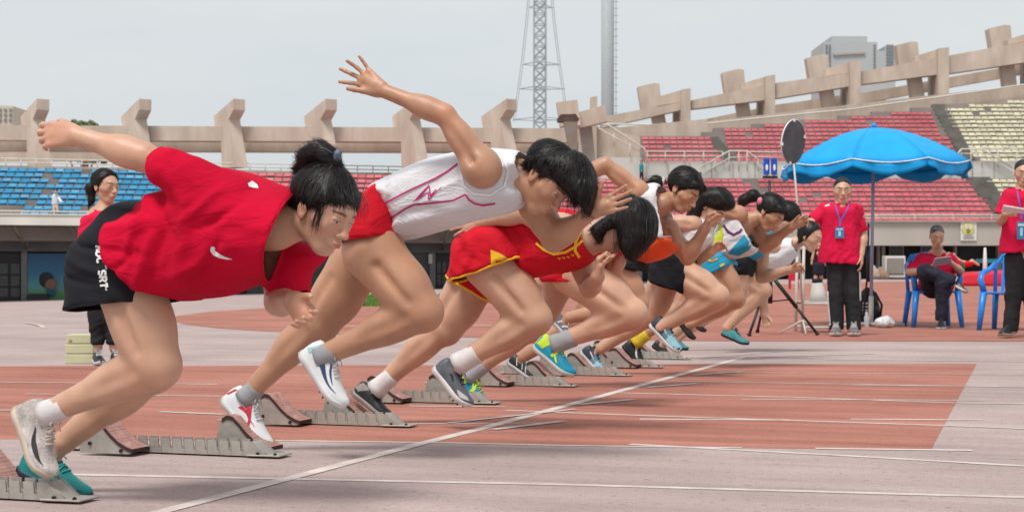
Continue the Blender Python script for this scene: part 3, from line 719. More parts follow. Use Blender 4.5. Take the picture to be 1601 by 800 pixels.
def surf(prims, h, cuts=(), lo=None, hi=None, it=2):
    if lo is None: lo, hi = bounds(prims)
    D = sdf_grid(prims, np.asarray(lo), np.asarray(hi), h, cuts); V, Q = nets(D, np.asarray(lo), h); return relax(V, Q, it), Q
def multi(prims, h, boxes, hf):
    """coarse surface plus finer ones in boxes (head, hands), the coarse faces inside a box left out"""
    V, Q = surf(prims, h); c = V[Q].mean(1); keep = np.ones(len(Q), bool); VV = []; QQ = []; k = 0
    for lo, hi in boxes: keep &= ~((c > np.array(lo)+h*.6) & (c < np.array(hi)-h*.6)).all(1)
    Vs = [V]; Qs = [Q[keep]]; k = len(V)
    for lo, hi in boxes:
        v, q = surf(prims, hf, lo=lo, hi=hi, it=1); Vs.append(v); Qs.append(q+k); k += len(v)
    return np.concatenate(Vs), np.concatenate(Qs)
def skinobj(name, fr, V, Q, m, parent, colattr=None):
    base = Vector((0,0,0)); p = parent
    while p is not None: base += p.location; p = p.parent
    Wd = fr.world(V)-np.array(base); me = bpy.data.meshes.new(name); n = len(Wd)
    me.vertices.add(n); me.vertices.foreach_set('co', Wd.astype(np.float32).ravel()); nq = len(Q)
    me.loops.add(nq*4); me.loops.foreach_set('vertex_index', Q.astype(np.int32).ravel())
    me.polygons.add(nq); me.polygons.foreach_set('loop_start', np.arange(0, nq*4, 4, dtype=np.int32))
    try: me.polygons.foreach_set('loop_total', np.full(nq, 4, np.int32))
    except Exception: pass
    me.update(calc_edges=True); me.polygons.foreach_set('use_smooth', np.ones(nq, bool))
    if colattr is not None:
        a = me.color_attributes.new('tint', 'FLOAT_COLOR', 'POINT'); c = np.ones((n, 4), np.float32); c[:,:3] = colattr; a.data.foreach_set('color', c.ravel())
    me.materials.append(m); o = bpy.data.objects.new(name, me); COL.objects.link(o); o.parent = parent
    return o
# ---------------------------------------------------------------- hands
def rot(v, ax, ang):
    ax = nrm(ax); c, s = math.cos(ang), math.sin(ang); return v*c+np.cross(ax, v)*s+ax*(ax@v)*(1-c)
def hand(wr, d, side, size=1., curl=(.4,.4,.4,.4), spread=.08, thumb=(.7,.3), kn=None):
    """wr wrist, d hand direction, side towards the thumb. Palm faces d x side. curl = bend per finger joint in radians"""
    d = nrm(d); side = nrm(np.array(side)-d*(np.array(side)@d)); pn = np.cross(d, side); s = size; P = []
    wr = np.asarray(wr, float)
    kx = [.030, .010, -.010, -.029]; kl = [.088, .092, .087, .078]; fl = [(.040,.024,.019), (.044,.027,.020), (.040,.025,.020), (.031,.019,.018)]; fr_ = [.0088, .0090, .0084, .0074]
    for i in range(4):
        kp = wr+d*kl[i]*s+side*kx[i]*s
        P.append(Cone(wr+side*kx[i]*.55*s+d*.008*s, kp, .0165*s, .0115*s, 1, .012*s))
        dd = rot(d, pn, (1.5-i)*spread*(-1)) ; dd = nrm(d*math.cos((1.5-i)*spread)+side*math.sin((1.5-i)*spread)); q = kp; sd_ = np.cross(pn, dd)
        c = curl[i] if isinstance(curl[i], (tuple, list)) else (curl[i],)*3
        for j in range(3):
            dd = nrm(rot(dd, np.cross(dd, pn), c[j])); e = q+dd*fl[i][j]*s; r = fr_[i]*s*(1-.10*j)
            P.append(Cone(q, e, r, r*.9, 1, .004*s if j else .009*s)); q = e
            sd2 = np.cross(dd, sd_); pn2 = pn
    P.append(Cone(wr+d*.03*s+pn*.006*s, wr+d*.07*s+pn*.004*s, .02*s, .016*s, 1, .014*s))
    tb = wr+d*.022*s+side*.022*s+pn*.008*s; td = nrm(d*math.cos(thumb[0])+side*math.sin(thumb[0])+pn*.25)
    t1 = tb+td*.040*s; P.append(Cone(tb, t1, .0165*s, .0115*s, 1, .014*s))
    td2 = nrm(td*math.cos(thumb[1])+(d*.6+pn*.8)*math.sin(thumb[1])); t2 = t1+td2*.031*s; P.append(Cone(t1, t2, .0112*s, .0100*s, 1, .005*s))
    td3 = nrm(td2*math.cos(thumb[1])+(d*.8+pn*.6)*math.sin(thumb[1])); t3 = t2+td3*.024*s; P.append(Cone(t2, t3, .0100*s, .0080*s, 1, .004*s))
    lo = wr-.03*s; hi = wr+.03*s
    for p in P: b0, b1 = p.bb(); lo = np.minimum(lo, b0); hi = np.maximum(hi, b1)
    return P, (lo-.006, hi+.006)
# ---------------------------------------------------------------- heads
class Head:
    """c centre, f the way the face looks, u crown direction, s scale"""
    def __init__(s, c, f, u, sc=1.): 
        s.c = np.asarray(c, float); s.f = nrm(f); u = np.asarray(u, float); s.u = nrm(u-s.f*(u@s.f)); s.r = np.cross(s.f, s.u); s.s = sc; s.R = np.stack([s.f, s.r, s.u])
    def w(s, x, y, z): return s.c+(s.f*x+s.r*y+s.u*z)*s.s
    def loc(s, V): return ((V-s.c)@s.R.T)/s.s
    def E(s, p, r, k=.015, tilt=0.): 
        R = s.R
        if tilt: f = rot(s.f, s.r, tilt); R = np.stack([f, s.r, rot(s.u, s.r, tilt)])
        return Ell(s.w(*p), np.array(r)*s.s, R, k*s.s)
    def C(s, a, b, ra, rb, k=.01): return Cone(s.w(*a), s.w(*b), ra*s.s, rb*s.s, 1, k*s.s)
    def prims(s, ears=True):
        P = [s.E((-.018,0,.036), (.092,.076,.082)), s.E((.030,0,.010), (.062,.064,.078), .03), s.E((.030,0,-.040), (.052,.053,.052), .03),
             s.C((.064,.010,-.088), (.064,-.010,-.088), .020, .020, .028), s.C((-.012,.046,-.052), (.052,.018,-.084), .016, .015, .022), s.C((-.012,-.046,-.052), (.052,-.018,-.084), .016, .015, .022),
             s.C((.082,.024,.033), (.082,-.024,.033), .011, .011, .02)]
        for q in (1, -1):
            P += [s.C((.058,q*.043,-.012), (.036,q*.056,-.008), .019, .016, .02)]
            o = s.E((.100,q*.032,.012), (.014,.019,.012), .014); o.sub = True; P.append(o)
            P += [s.E((.0755,q*.031,.010), (.0135,.0155,.0125), .004)]
            P += [s.C((.0885,q*.021,.0165), (.083,q*.043,.0175), .0036, .0036, .004), s.C((.087,q*.022,.0025), (.082,q*.042,.0035), .0036, .0034, .005)]
        P += [s.C((.088,0,.018), (.108,0,-.018), .0072, .0105, .012), s.E((.110,0,-.022), (.013,.0125,.010), .007),
              s.C((.099,.013,-.027), (.099,-.013,-.027), .0085, .0085, .007),
              s.E((.083,0,-.055), (.020,.026,.020), .014),
              s.E((.1015,0,-.0500), (.0080,.021,.0052), .004), s.E((.0990,0,-.0615), (.0085,.019,.0062), .004)]
        g = s.E((.112,0,-.0556), (.010,.020,.0016), .003); g.sub = True; P.append(g)
        g = s.E((.106,0,-.0735), (.012,.018,.0045), .008); g.sub = True; P.append(g)
        if ears:
            for q in (1, -1):
                P += [s.E((-.012,q*.0765,.000), (.0185,.0075,.0305), .006, .15), s.E((-.004,q*.078,-.022), (.010,.006,.012), .006)]
                g = s.E((-.009,q*.086,.002), (.0105,.0050,.019), .004, .15); g.sub = True; P.append(g)
        return P
    def box(s): 
        q = np.array([s.w(x, y, z) for x in (-.13,.14) for y in (-.10,.10) for z in (-.125,.135)]); lo, hi = q.min(0), q.max(0); m = (lo+hi)/2; 
        return np.maximum(lo, s.c-.135*s.s), np.minimum(hi, s.c+.135*s.s)
def face_tint(hd, V, T, brow=1., lips=(.86,.50,.50)):
    q = hd.loc(V); x, y, z = q.T; near = (np.abs(x) < .14) & (np.abs(y) < .10) & (np.abs(z) < .14)
    ay = np.abs(y)
    g = lambda v, s_: np.exp(-(v/s_)**2)
    lip = np.clip(1.4*g((z+.0556)/.0125, 1)*g(y/.021, 1)*(x > .085)-.35, 0, 1)
    T = T*(1-lip[:,None]*(1-np.array(lips)))
    bz = .0335+.004*g(ay-.032, .014)
    bw = np.clip(1.7*g(z-bz, .0042)*(1/(1+np.exp(-(ay-.014)/.002)))*(1/(1+np.exp((ay-.050)/.003)))*(x > .055)-.25, 0, 1)*brow
    T = T*(1-bw[:,None]*(1-np.array([.20,.16,.16])))
    lash = np.clip(1.5*g(z-.0125, .0022)*(ay > .020)*(ay < .045)*(x > .07)-.3, 0, 1)
    T = T*(1-lash[:,None]*.8)
    flush = g(z+.018, .022)*g(ay-.042, .022)*(x > .03)+.8*g(z+.02, .012)*g(y, .016)*(x > .095)+.9*g(x+.01, .03)*(ay > .072)*g(z, .04)
    T = T*(1-.5*np.clip(flush, 0, 1)[:,None]*(1-np.array([1.02,.80,.80])))
    return np.where(near[:,None], T, 1.0)
m_skin = None
def skin_mat(name, col):
    return mat(name, col, .40, .06, 9, sss=.08, bump=.22, bscale=380, spec=.5, attr='tint', fine=.03)
m_hair = mat('black_hair', (.011,.009,.009,1), .46, .3, 5, spec=.40, bump=.5, bscale=90, stretch=(1,1,1))
m_eyew = mat('eye_white', (.62,.58,.55,1), .25, .02); m_eyed = mat('dark_iris', (.02,.012,.010,1), .15, .05)
# ================================================================ PEOPLE: builder
class Person:
    def __init__(s, label, c, th, foot, group=None, skin='skin_fair', skcol=(.56,.325,.22,1), h=.0068, hf=.0032, cat='person'):
        s.fr = Frame(th, c); s.c = c; s.h, s.hf = h, hf
        b = s.fr.world(s.fr.P(*foot)); s.root = empty('person', (b[0], b[1], 0), label, cat, group)
        s.pr = []; s.boxes = []; s.head = None; s.skin = skin_mat(skin, skcol); s.tintf = []
    def P(s, px, py, lat=0.): return s.fr.P(px, py, lat)
    def m(s, px): return px*s.c/F/s.fr.ct
    def chain(s, pts, fl=1., k=.02):
        """pts: (px, py, lat, radius in px)"""
        Q = [(s.P(p[0], p[1], p[2]), s.m(p[3])) for p in pts]
        for (a, ra), (b, rb) in zip(Q, Q[1:]): s.pr.append(Cone(a, b, ra, rb, fl, k))
    def leg(s, hip, knee, ankle, calf=1.0, k=.02):
        H, K, A = [s.P(*p[:3]) for p in (hip, knee, ankle)]; rh, rk, ra = [s.m(p[3]) for p in (hip, knee, ankle)]
        sh = nrm(A-K); t = nrm(H-K); back = t-sh*(t@sh); back = nrm(back) if np.linalg.norm(back) > .12 else nrm(np.cross(sh, [0,1,0]))
        fr_ = -(sh-t*(sh@t)); fr_ = nrm(fr_) if np.linalg.norm(fr_) > .12 else -back
        Lt = np.linalg.norm(H-K); Ls = np.linalg.norm(A-K)
        s.pr += [Cone(H, K+t*.02, rh, rk*.98, 1, k), Ell(K+t*Lt*.42+fr_*rk*.16, (Lt*.34, rk*1.02, rk*1.12), np.stack([t, np.cross(t, fr_), fr_]), .05),
                 Ell(K+fr_*rk*.22-sh*.0, (rk*.86, rk*.80, rk*.84), np.stack([t, np.cross(t, fr_), fr_]), .03)]
        s.pr += [Cone(K, A, rk*.80, ra, 1, k), Ell(K+sh*Ls*.33+back*rk*.20*calf, (Ls*.27, rk*.84, rk*.80*calf), np.stack([sh, np.cross(sh, back), back]), .04),
                 Cone(K+sh*Ls*.55+back*rk*.25*calf, A+back*ra*.35, rk*.42, ra*.62, 1, .03)]
        s.pr += [Ell(A-back*ra*.1+np.array([0,ra*.75,0]), (ra*.42,ra*.3,ra*.42), None, .012), Ell(A-back*ra*.1-np.array([0,ra*.75,0]), (ra*.42,ra*.3,ra*.42), None, .012)]
        # kneecap, and the shallow furrows between the muscles on the side towards the viewer
        s.pr.append(Ell(K+fr_*rk*.72, (rk*.36, rk*.34, rk*.28), np.stack([t, np.cross(t, fr_), fr_]), .014))
        out = np.array([0, -1., 0])
        for p0, p1, ra_, sg in ((K+sh*Ls*.12, K+sh*Ls*.62, rk*.86, back*rk*.02), (H-t*Lt*.35, K+t*Lt*.10, rk*1.06, back*rk*.35)):
            q = Cone(p0+out*(ra_+.017)+sg, p1+out*(ra_*.82+.017)+sg, .010, .008, 1, .030); q.sub = True; s.pr.append(q)
        return H, K, A
    def foot(s, A, heel, toe, w=.030):   # flesh inside a shoe
        s.pr += [Cone(A, heel*.7+toe*.3, w, w*.9, 1, .02), Cone(heel*.8+toe*.2, heel*.25+toe*.75, w*.85, w*.7, 1, .02)]
    def arm(s, sh, el, wr, k=.02, bulge=1.):
        S_, E_, W_ = [s.P(*p[:3]) for p in (sh, el, wr)]; rs_, re, rw = [s.m(p[3]) for p in (sh, el, wr)]
        d = nrm(W_-E_); t = nrm(S_-E_); L = np.linalg.norm(W_-E_); Lu = np.linalg.norm(S_-E_)
        s.pr += [Cone(S_, E_, rs_*.86, re*.88, 1, k), Ell(S_*.92+E_*.08, (rs_*1.15,)*3, None, .03), Ell(E_+t*Lu*.45, (Lu*.32, re*1.05, re*1.05), np.stack([t, nrm(np.cross(t,[.1,1,.3])), nrm(np.cross(t, np.cross(t,[.1,1,.3])))]), .03),
                 Cone(E_, W_, re*.85, rw, 1, k)]
        u = nrm(np.cross(d, [.1,1,.3])); v = np.cross(d, u)
        s.pr.append(Ell(E_+d*L*.27, (L*.26, re*.98*bulge, re*.98*bulge), np.stack([d, u, v]), .03))
        s.pr.append(Ell(E_-nrm(d+t)*re*.25, (re*.62,)*3, None, .012))
        out = np.array([0, -1., 0]); q = Cone(E_+t*Lu*.85+out*(re*1.12+.011), E_+t*Lu*.25+out*(re*1.0+.011), .009, .007, 1, .022); q.sub = True; s.pr.append(q)
        return S_, E_, W_
    def hand(s, wr, d, side, **kw):
        P, bx = hand(wr, d, side, **kw); s.pr += P; s.boxes.append(bx)
    def set_head(s, px, py, lat, f, u, sc=.95, **kw):
        s.head = Head(s.P(px, py, lat), f, u, sc); s.pr += s.head.prims(**kw); s.boxes.append(s.head.box()); return s.head
    def build_body(s, brow=1., extra=None, lips=(.86,.50,.50)):
        V, Q = multi(s.pr, s.h, s.boxes, s.hf); T = np.ones((len(V), 3))
        if s.head: T = face_tint(s.head, V, T, brow, lips)
        n = vnoise(V*9)[:,None]; T = T*(1+.05*n*np.array([.3,1,1]))
        for (p, r, col) in s.tintf:
            w_ = np.exp(-((V-p)**2).sum(1)/(r*r))[:,None]; T = T*(1-w_*(1-np.array(col)))
        if extra is not None: T = extra(s, V, T)
        s.body = skinobj('body', s.fr, V, Q, s.skin, s.root, T); return s.body
    def eyes(s, open_=1., near_only=False, ylook=0.):
        hd = s.head
        for q in ((1,) if near_only else (1, -1)):
            b = MB(); b.sphere((0,0,0), 1, 14, 10); V = np.array(b.V); c = hd.w(.0835, q*.0315, .0095)
            f = nrm(hd.f+hd.r*q*.30); r = nrm(np.cross(f, hd.u)); 
            Wv = c+(V[:,0:1]*f*.0075+V[:,1:2]*r*.0135+V[:,2:3]*hd.u*.0052*open_)*hd.s
            e = skinless('eye', s.fr, Wv, b.F, m_eyew, s.root)
            c2 = c+f*.0035*hd.s-hd.u*.0005*hd.s+r*ylook*.004; Wv = c2+(V[:,0:1]*f*.0046+V[:,1:2]*r*.0058+V[:,2:3]*hd.u*.0050*open_)*hd.s
            skinless('iris', s.fr, Wv, b.F, m_eyed, e)
    def cloth(s, name, groups, m, h=None, folds=(), noise=(.004, 7., 22., 20.), it=3, parent=None, k=.012, open_=True, seedoff=0.):
        """groups: list of (prims, cuts in px: (x1,y1,x2,y2,xr,yr) with (xr,yr) on the side taken away)"""
        h = h or s.h; lo = np.min([bounds(g[0])[0] for g in groups], 0); hi = np.max([bounds(g[0])[1] for g in groups], 0)
        D = None; planes = []
        for prims, cuts in groups:
            cp = []
            for cu in cuts:
                if len(cu) == 2: cp.append(cu); planes.append(cu); continue
                lt = cu[7] if len(cu) > 7 else 0.; a, b_, r = s.P(cu[0], cu[1], lt), s.P(cu[2], cu[3], lt), s.P(cu[4], cu[5], lt); e = nrm(b_-a); n = (r-a)-e*((r-a)@e); n = nrm(n); tilt = cu[6] if len(cu) > 6 else 0
                n = nrm(n+np.array([0, tilt, 0])); cp.append((a, n)); planes.append((a, n))
            d = sdf_grid(prims, lo, hi, h, cp)
            if D is None: D = d
            else: hh = np.clip(.5+.5*(D-d)/k, 0, 1); D = D+(d-D)*hh-k*hh*(1-hh)
        V, Q = nets(D, lo, h); N = vnormals(V, Q)
        # drop the flat lids at hems and collars
        if open_:
            lid = np.zeros(len(V), bool)
            for a, n in planes: lid |= (np.abs((V-a)@n) < h*.55) & (N@n > .85)
            Q = Q[~lid[Q].all(1)]
            used = np.zeros(len(V), bool); used[Q.ravel()] = True; mp = np.cumsum(used)-1; V = V[used]; Q = mp[Q]
        V = relax(V, Q, it); N = vnormals(V, Q)
        am, f1, f2, ang = noise; ca, sa = math.cos(math.radians(ang)), math.sin(math.radians(ang))
        p = np.stack([V[:,0]*ca+V[:,2]*sa, V[:,1]*1.0, -V[:,0]*sa+V[:,2]*ca], 1)+seedoff; wv = vnoise(p*5+9)*.5
        q = np.stack([p[:,0]*f1, p[:,1]*f1*.9, p[:,2]*f2], 1)+wv[:,None]; am = am*1.5; disp = am*(1-2.2*np.abs(vnoise(q)))+am*.5*(1-2*np.abs(vnoise(q*2.1+5)))+am*.9*vnoise(p*6)
        for fo in folds:      # (polyline px, amplitude m, width px)
            pts, amp, wd = fo; L = [s.P(*q_) for q_ in pts]; dmin = np.full(len(V), 9.); tt = np.zeros(len(V)); n_ = len(L)-1
            for i, (a, b_) in enumerate(zip(L, L[1:])):
                a2, b2 = a[[0,2]], b_[[0,2]]; e = b2-a2; pv = V[:,[0,2]]-a2; hh = np.clip((pv@e)/(e@e+1e-9), 0, 1); dd = np.linalg.norm(pv-hh[:,None]*e, axis=1)
                tt = np.where(dd < dmin, (i+hh)/n_, tt); dmin = np.minimum(dmin, dd)
            near = V[:,1] < s.c+.02
            disp += np.where(near, 1.7*amp*np.exp(-(dmin/s.m(wd))**2)*np.sin(np.clip(tt*.9+.05, 0, 1)*math.pi)**.5, 0)
        V = V+N*disp[:,None]
        o = skinobj(name, s.fr, V, Q, m, parent or s.root); o['_'] = 1; del o['_']
        return o, V, Q
    def trim(s, o, V, Q, cuts, m, r=.0032, name='hem'):
        """rolled edge following the open border of a garment next to the given cut lines"""
        E = np.sort(np.concatenate([Q[:,[0,1]], Q[:,[1,2]], Q[:,[2,3]], Q[:,[3,0]]]), axis=1); u, c = np.unique(E, axis=0, return_counts=True); B = u[c == 1]; out = []
        for cu in cuts:
            lt = cu[7] if len(cu) > 7 else 0.; a, b_, rr_ = s.P(cu[0], cu[1], lt), s.P(cu[2], cu[3], lt), s.P(cu[4], cu[5], lt); e = nrm(b_-a); n = nrm((rr_-a)-e*((rr_-a)@e)); n = nrm(n+np.array([0, cu[6] if len(cu) > 6 else 0, 0]))
            sel = B[(np.abs((V[B[:,0]]-a)@n) < .022) & (np.abs((V[B[:,1]]-a)@n) < .022)]; adj = {}
            for i, j in sel: adj.setdefault(int(i), []).append(int(j)); adj.setdefault(int(j), []).append(int(i))
            seen = set()
            for st in sorted(adj, key=lambda k: len(adj[k])):
                if st in seen: continue
                ch = [st]; seen.add(st)
                while True:
                    nx = [k for k in adj[ch[-1]] if k not in seen]
                    if not nx: break
                    ch.append(nx[0]); seen.add(nx[0])
                if len(ch) < 12: continue
                P_ = V[ch].copy(); closed = ch[0] in adj[ch[-1]]
                for _ in range(6):
                    if closed: P_ = (np.roll(P_, 1, 0)+np.roll(P_, -1, 0)+2*P_)/4
                    else: P_[1:-1] = (P_[:-2]+P_[2:]+2*P_[1:-1])/4
                P_ = P_[::2] if len(P_) > 30 else P_
                if closed: P_ = np.concatenate([P_, P_[:2]])
                b = MB(); b.tube([tuple(q) for q in s.fr.world(P_)], r, 6); out.append(b.build(name, m, o, True))
        return out
    def infl(s, poly, lat, T, R, k=.02, grad=(0,0), smooth=6, t1=None):
        return Infl([s.P(x, y, lat-.55*T)[[0,2]] for x, y in poly], s.c+lat, T, R, k, smooth, grad, t1)
    def cone(s, a, b, fl=1., k=.02): return Cone(s.P(*a[:3]), s.P(*b[:3]), s.m(a[3]), s.m(b[3]), fl, k)
    def decal(s, surfs, pts, wpx, m, name, parent, lift=.0022, closed=False, n=40, lat=-1.):
        """ribbon laid on the near side of cloth: pixel polyline dropped along l onto the surface"""
        T = s.bvh(surfs); L = []
        for (a, b_) in zip(pts, pts[1:]):
            for t in np.linspace(0, 1, max(2, n//max(1, len(pts)-1)), endpoint=False): L.append((a[0]+(b_[0]-a[0])*t, a[1]+(b_[1]-a[1])*t, (a[2]+(b_[2]-a[2])*t) if len(a) > 2 else wpx))
        L.append((pts[-1][0], pts[-1][1], pts[-1][2] if len(pts[-1]) > 2 else wpx))
        V = []; Fc = []; ok = []
        for i, (x, y, w_) in enumerate(L):
            x0, y0 = L[max(0, i-1)][:2]; x1, y1 = L[min(len(L)-1, i+1)][:2]; tx, ty = x1-x0, y1-y0; q = math.hypot(tx, ty)+1e-9
            row = []
            for sg in (-.5, .5):
                u = s.hit(T, x-ty/q*w_*sg, y+tx/q*w_*sg, lift); row.append(u)
            ok.append(all(r is not None for r in row)); V += [r if r is not None else (0,0,0) for r in row]
        for i in range(len(L)-1):
            if ok[i] and ok[i+1]: Fc.append((2*i, 2*i+1, 2*i+3, 2*i+2))
        o = meshobj(name, V, Fc, m, parent, True) if Fc else None
        if o and sum(ok) < len(ok): o['kind'] = 'stuff'
        return o
    def bvh(s, surfs):
        VV = []; QQ = []; k = 0
        for V, Q in surfs: VV.append(s.fr.world(V)); QQ.append(Q+k); k += len(V)
        return BVHTree.FromPolygons(np.concatenate(VV).tolist(), np.concatenate(QQ).tolist())
    def hit(s, T, px, py, lift):
        d = Vector(((px-CX)/F, 1, (HZ-py)/F)).normalized(); loc, nn, i, dist = T.ray_cast(Vector((0,0,CAMZ)), d)
        if loc is None: return None
        if nn.dot(d) > 0: nn = -nn
        return tuple(loc+nn*lift*.6-d*lift*.6)
    def poly_decal(s, surfs, poly, m, name, parent, lift=.0022, smooth=0):
        T = s.bvh(surfs); P = catmull(poly, smooth) if smooth else np.array(poly, float)
        # fan-free fill: triangulate a fine grid clipped to the outline
        bm = bmesh.new(); vs = [bm.verts.new((p[0], p[1], 0)) for p in P]; bm.faces.new(vs); bmesh.ops.triangulate(bm, faces=bm.faces[:])
        for _ in range(2): bmesh.ops.subdivide_edges(bm, edges=bm.edges[:], cuts=1, use_grid_fill=True)
        V = []; bad = set()
        for v in bm.verts:
            u = s.hit(T, v.co.x, v.co.y, lift); V.append(u or (0,0,0))
            if u is None: bad.add(v.index)
        bm.verts.index_update(); Fc = [tuple(v.index for v in f.verts) for f in bm.faces]; Fc = [f for f in Fc if not any(V[i] == (0,0,0) for i in f)]; bm.free()
        return meshobj(name, V, Fc, m, parent, True)
    def strands(s, curves, r=.0011, name='loose_strands', m=None):
        """curves: lists of (px,py,lat)"""
        b = MB()
        for cv in curves:
            pts = [s.fr.world(s.P(*p)) for p in cv]; n = len(pts)
            b.tube(pts, [r*(1-.75*i/(n-1)) for i in range(n)], 4)
        o = b.build(name, m or m_hair, s.root, True); o['kind'] = 'stuff'; return o
def skinless(name, fr, V, Fc, m, parent):
    return meshobj(name, fr.world(V), Fc, m, parent, True)
def hair_from(p, name, prims, cuts=(), h=.0035, gather=None, amp=.0022, freq=60., parent=None, m=None):
    if cuts and isinstance(cuts[0], str):       # 'groups': each (prims, cuts)
        lo = np.min([bounds(g[0])[0] for g in prims], 0); hi = np.max([bounds(g[0])[1] for g in prims], 0); D = None
        for g in prims: d = sdf_grid(g[0], lo, hi, h, g[1]); D = d if D is None else np.minimum(D, d)
        V, Q = nets(D, lo, h); V = relax(V, Q, 2)
    else: V, Q = surf(prims, h, cuts, it=2)
    N = vnormals(V, Q); hd = p.head
    if gather is not None:      # comb marks run towards the gathering point
        g0, ax = gather; ax = nrm(ax); q = V-g0; e1 = nrm(np.cross(ax, [.3,.9,.2])); e2 = np.cross(ax, e1); ang = np.arctan2(q@e2, q@e1)
        r = np.linalg.norm(q, axis=1); w_ = np.stack([np.cos(ang)*freq*.12, np.sin(ang)*freq*.12, r*6], 1)
        d = np.abs(vnoise(w_*1.0))+.6*np.abs(vnoise(w_*2.7+3)); V = V-N*(amp*d)[:,None]*1.6
        V = V+N*(amp*1.2*vnoise(V*26))[:,None]
    o = skinobj(name, p.fr, V, Q, m or m_hair, parent or p.root)
    if m is None: fur(p, o, V, Q, N, gather, amp)
    return o, V, Q
def fur(p, o, V, Q, N, gather, amp, dens=1.0):
    """thin locks lying along the hair surface, so it reads as strands with a broken outline"""
    rs = np.random.RandomState(len(V) % 9973); area = len(Q)*(np.linalg.norm(V[Q[0,0]]-V[Q[0,1]])**2 if len(Q) else 0)
    sc = p.c/5.0; n = int(min(5200, 2600*dens/(sc**.9)*max(.25, area/.05))); idx = rs.randint(0, len(V), n)
    g0 = gather[0] if gather is not None else p.head.w(0,0,.15); Pn = []; w0 = .00075*sc**.8
    P_ = V[idx].copy(); Nn = N[idx]; d = P_-g0; d /= np.linalg.norm(d, axis=1, keepdims=True)+1e-9
    if gather is not None and abs(nrm(gather[1])[2]) > .97: d = d*.35+np.array([0,0,-1.])*.65
    d = d-Nn*(d*Nn).sum(1, keepdims=True); d /= np.linalg.norm(d, axis=1, keepdims=True)+1e-9; d += rs.normal(0, .10, d.shape); L = rs.uniform(.018, .060, n)*(p.head.s if p.head else 1); fly = rs.rand(n) < .03; L = np.where(fly, L*1.6, L); lift = rs.uniform(.0004, .0022, n)*(1+rs.rand(n)**6*2.5)+fly*rs.uniform(0, .006, n)
    S_ = np.cross(d, Nn); S_ /= np.linalg.norm(S_, axis=1, keepdims=True)+1e-9; k = 5; out = []
    curv = .006*rs.normal(0, 1, n)
    for j in range(k):
        t = (j/(k-1)-.35); q = P_+d*(L*t)[:,None]+Nn*(lift-6.0*(L*t)**2)[:,None]+S_*(curv*t*t*2)[:,None]; ww = w0*(1-(abs(t)*1.1)**2*.75); out.append(q-S_*ww); out.append(q+S_*ww)
    VV = np.stack(out, 1).reshape(-1, 3); base = (np.arange(n)*2*k)[:,None]; fq = np.array([[2*j, 2*j+1, 2*j+3, 2*j+2] for j in range(k-1)]).reshape(1,-1); QQ = (base+fq).reshape(-1, 4)
    f = skinobj('hair_strands', p.fr, VV, QQ, m_strand, o); f['kind'] = 'stuff'
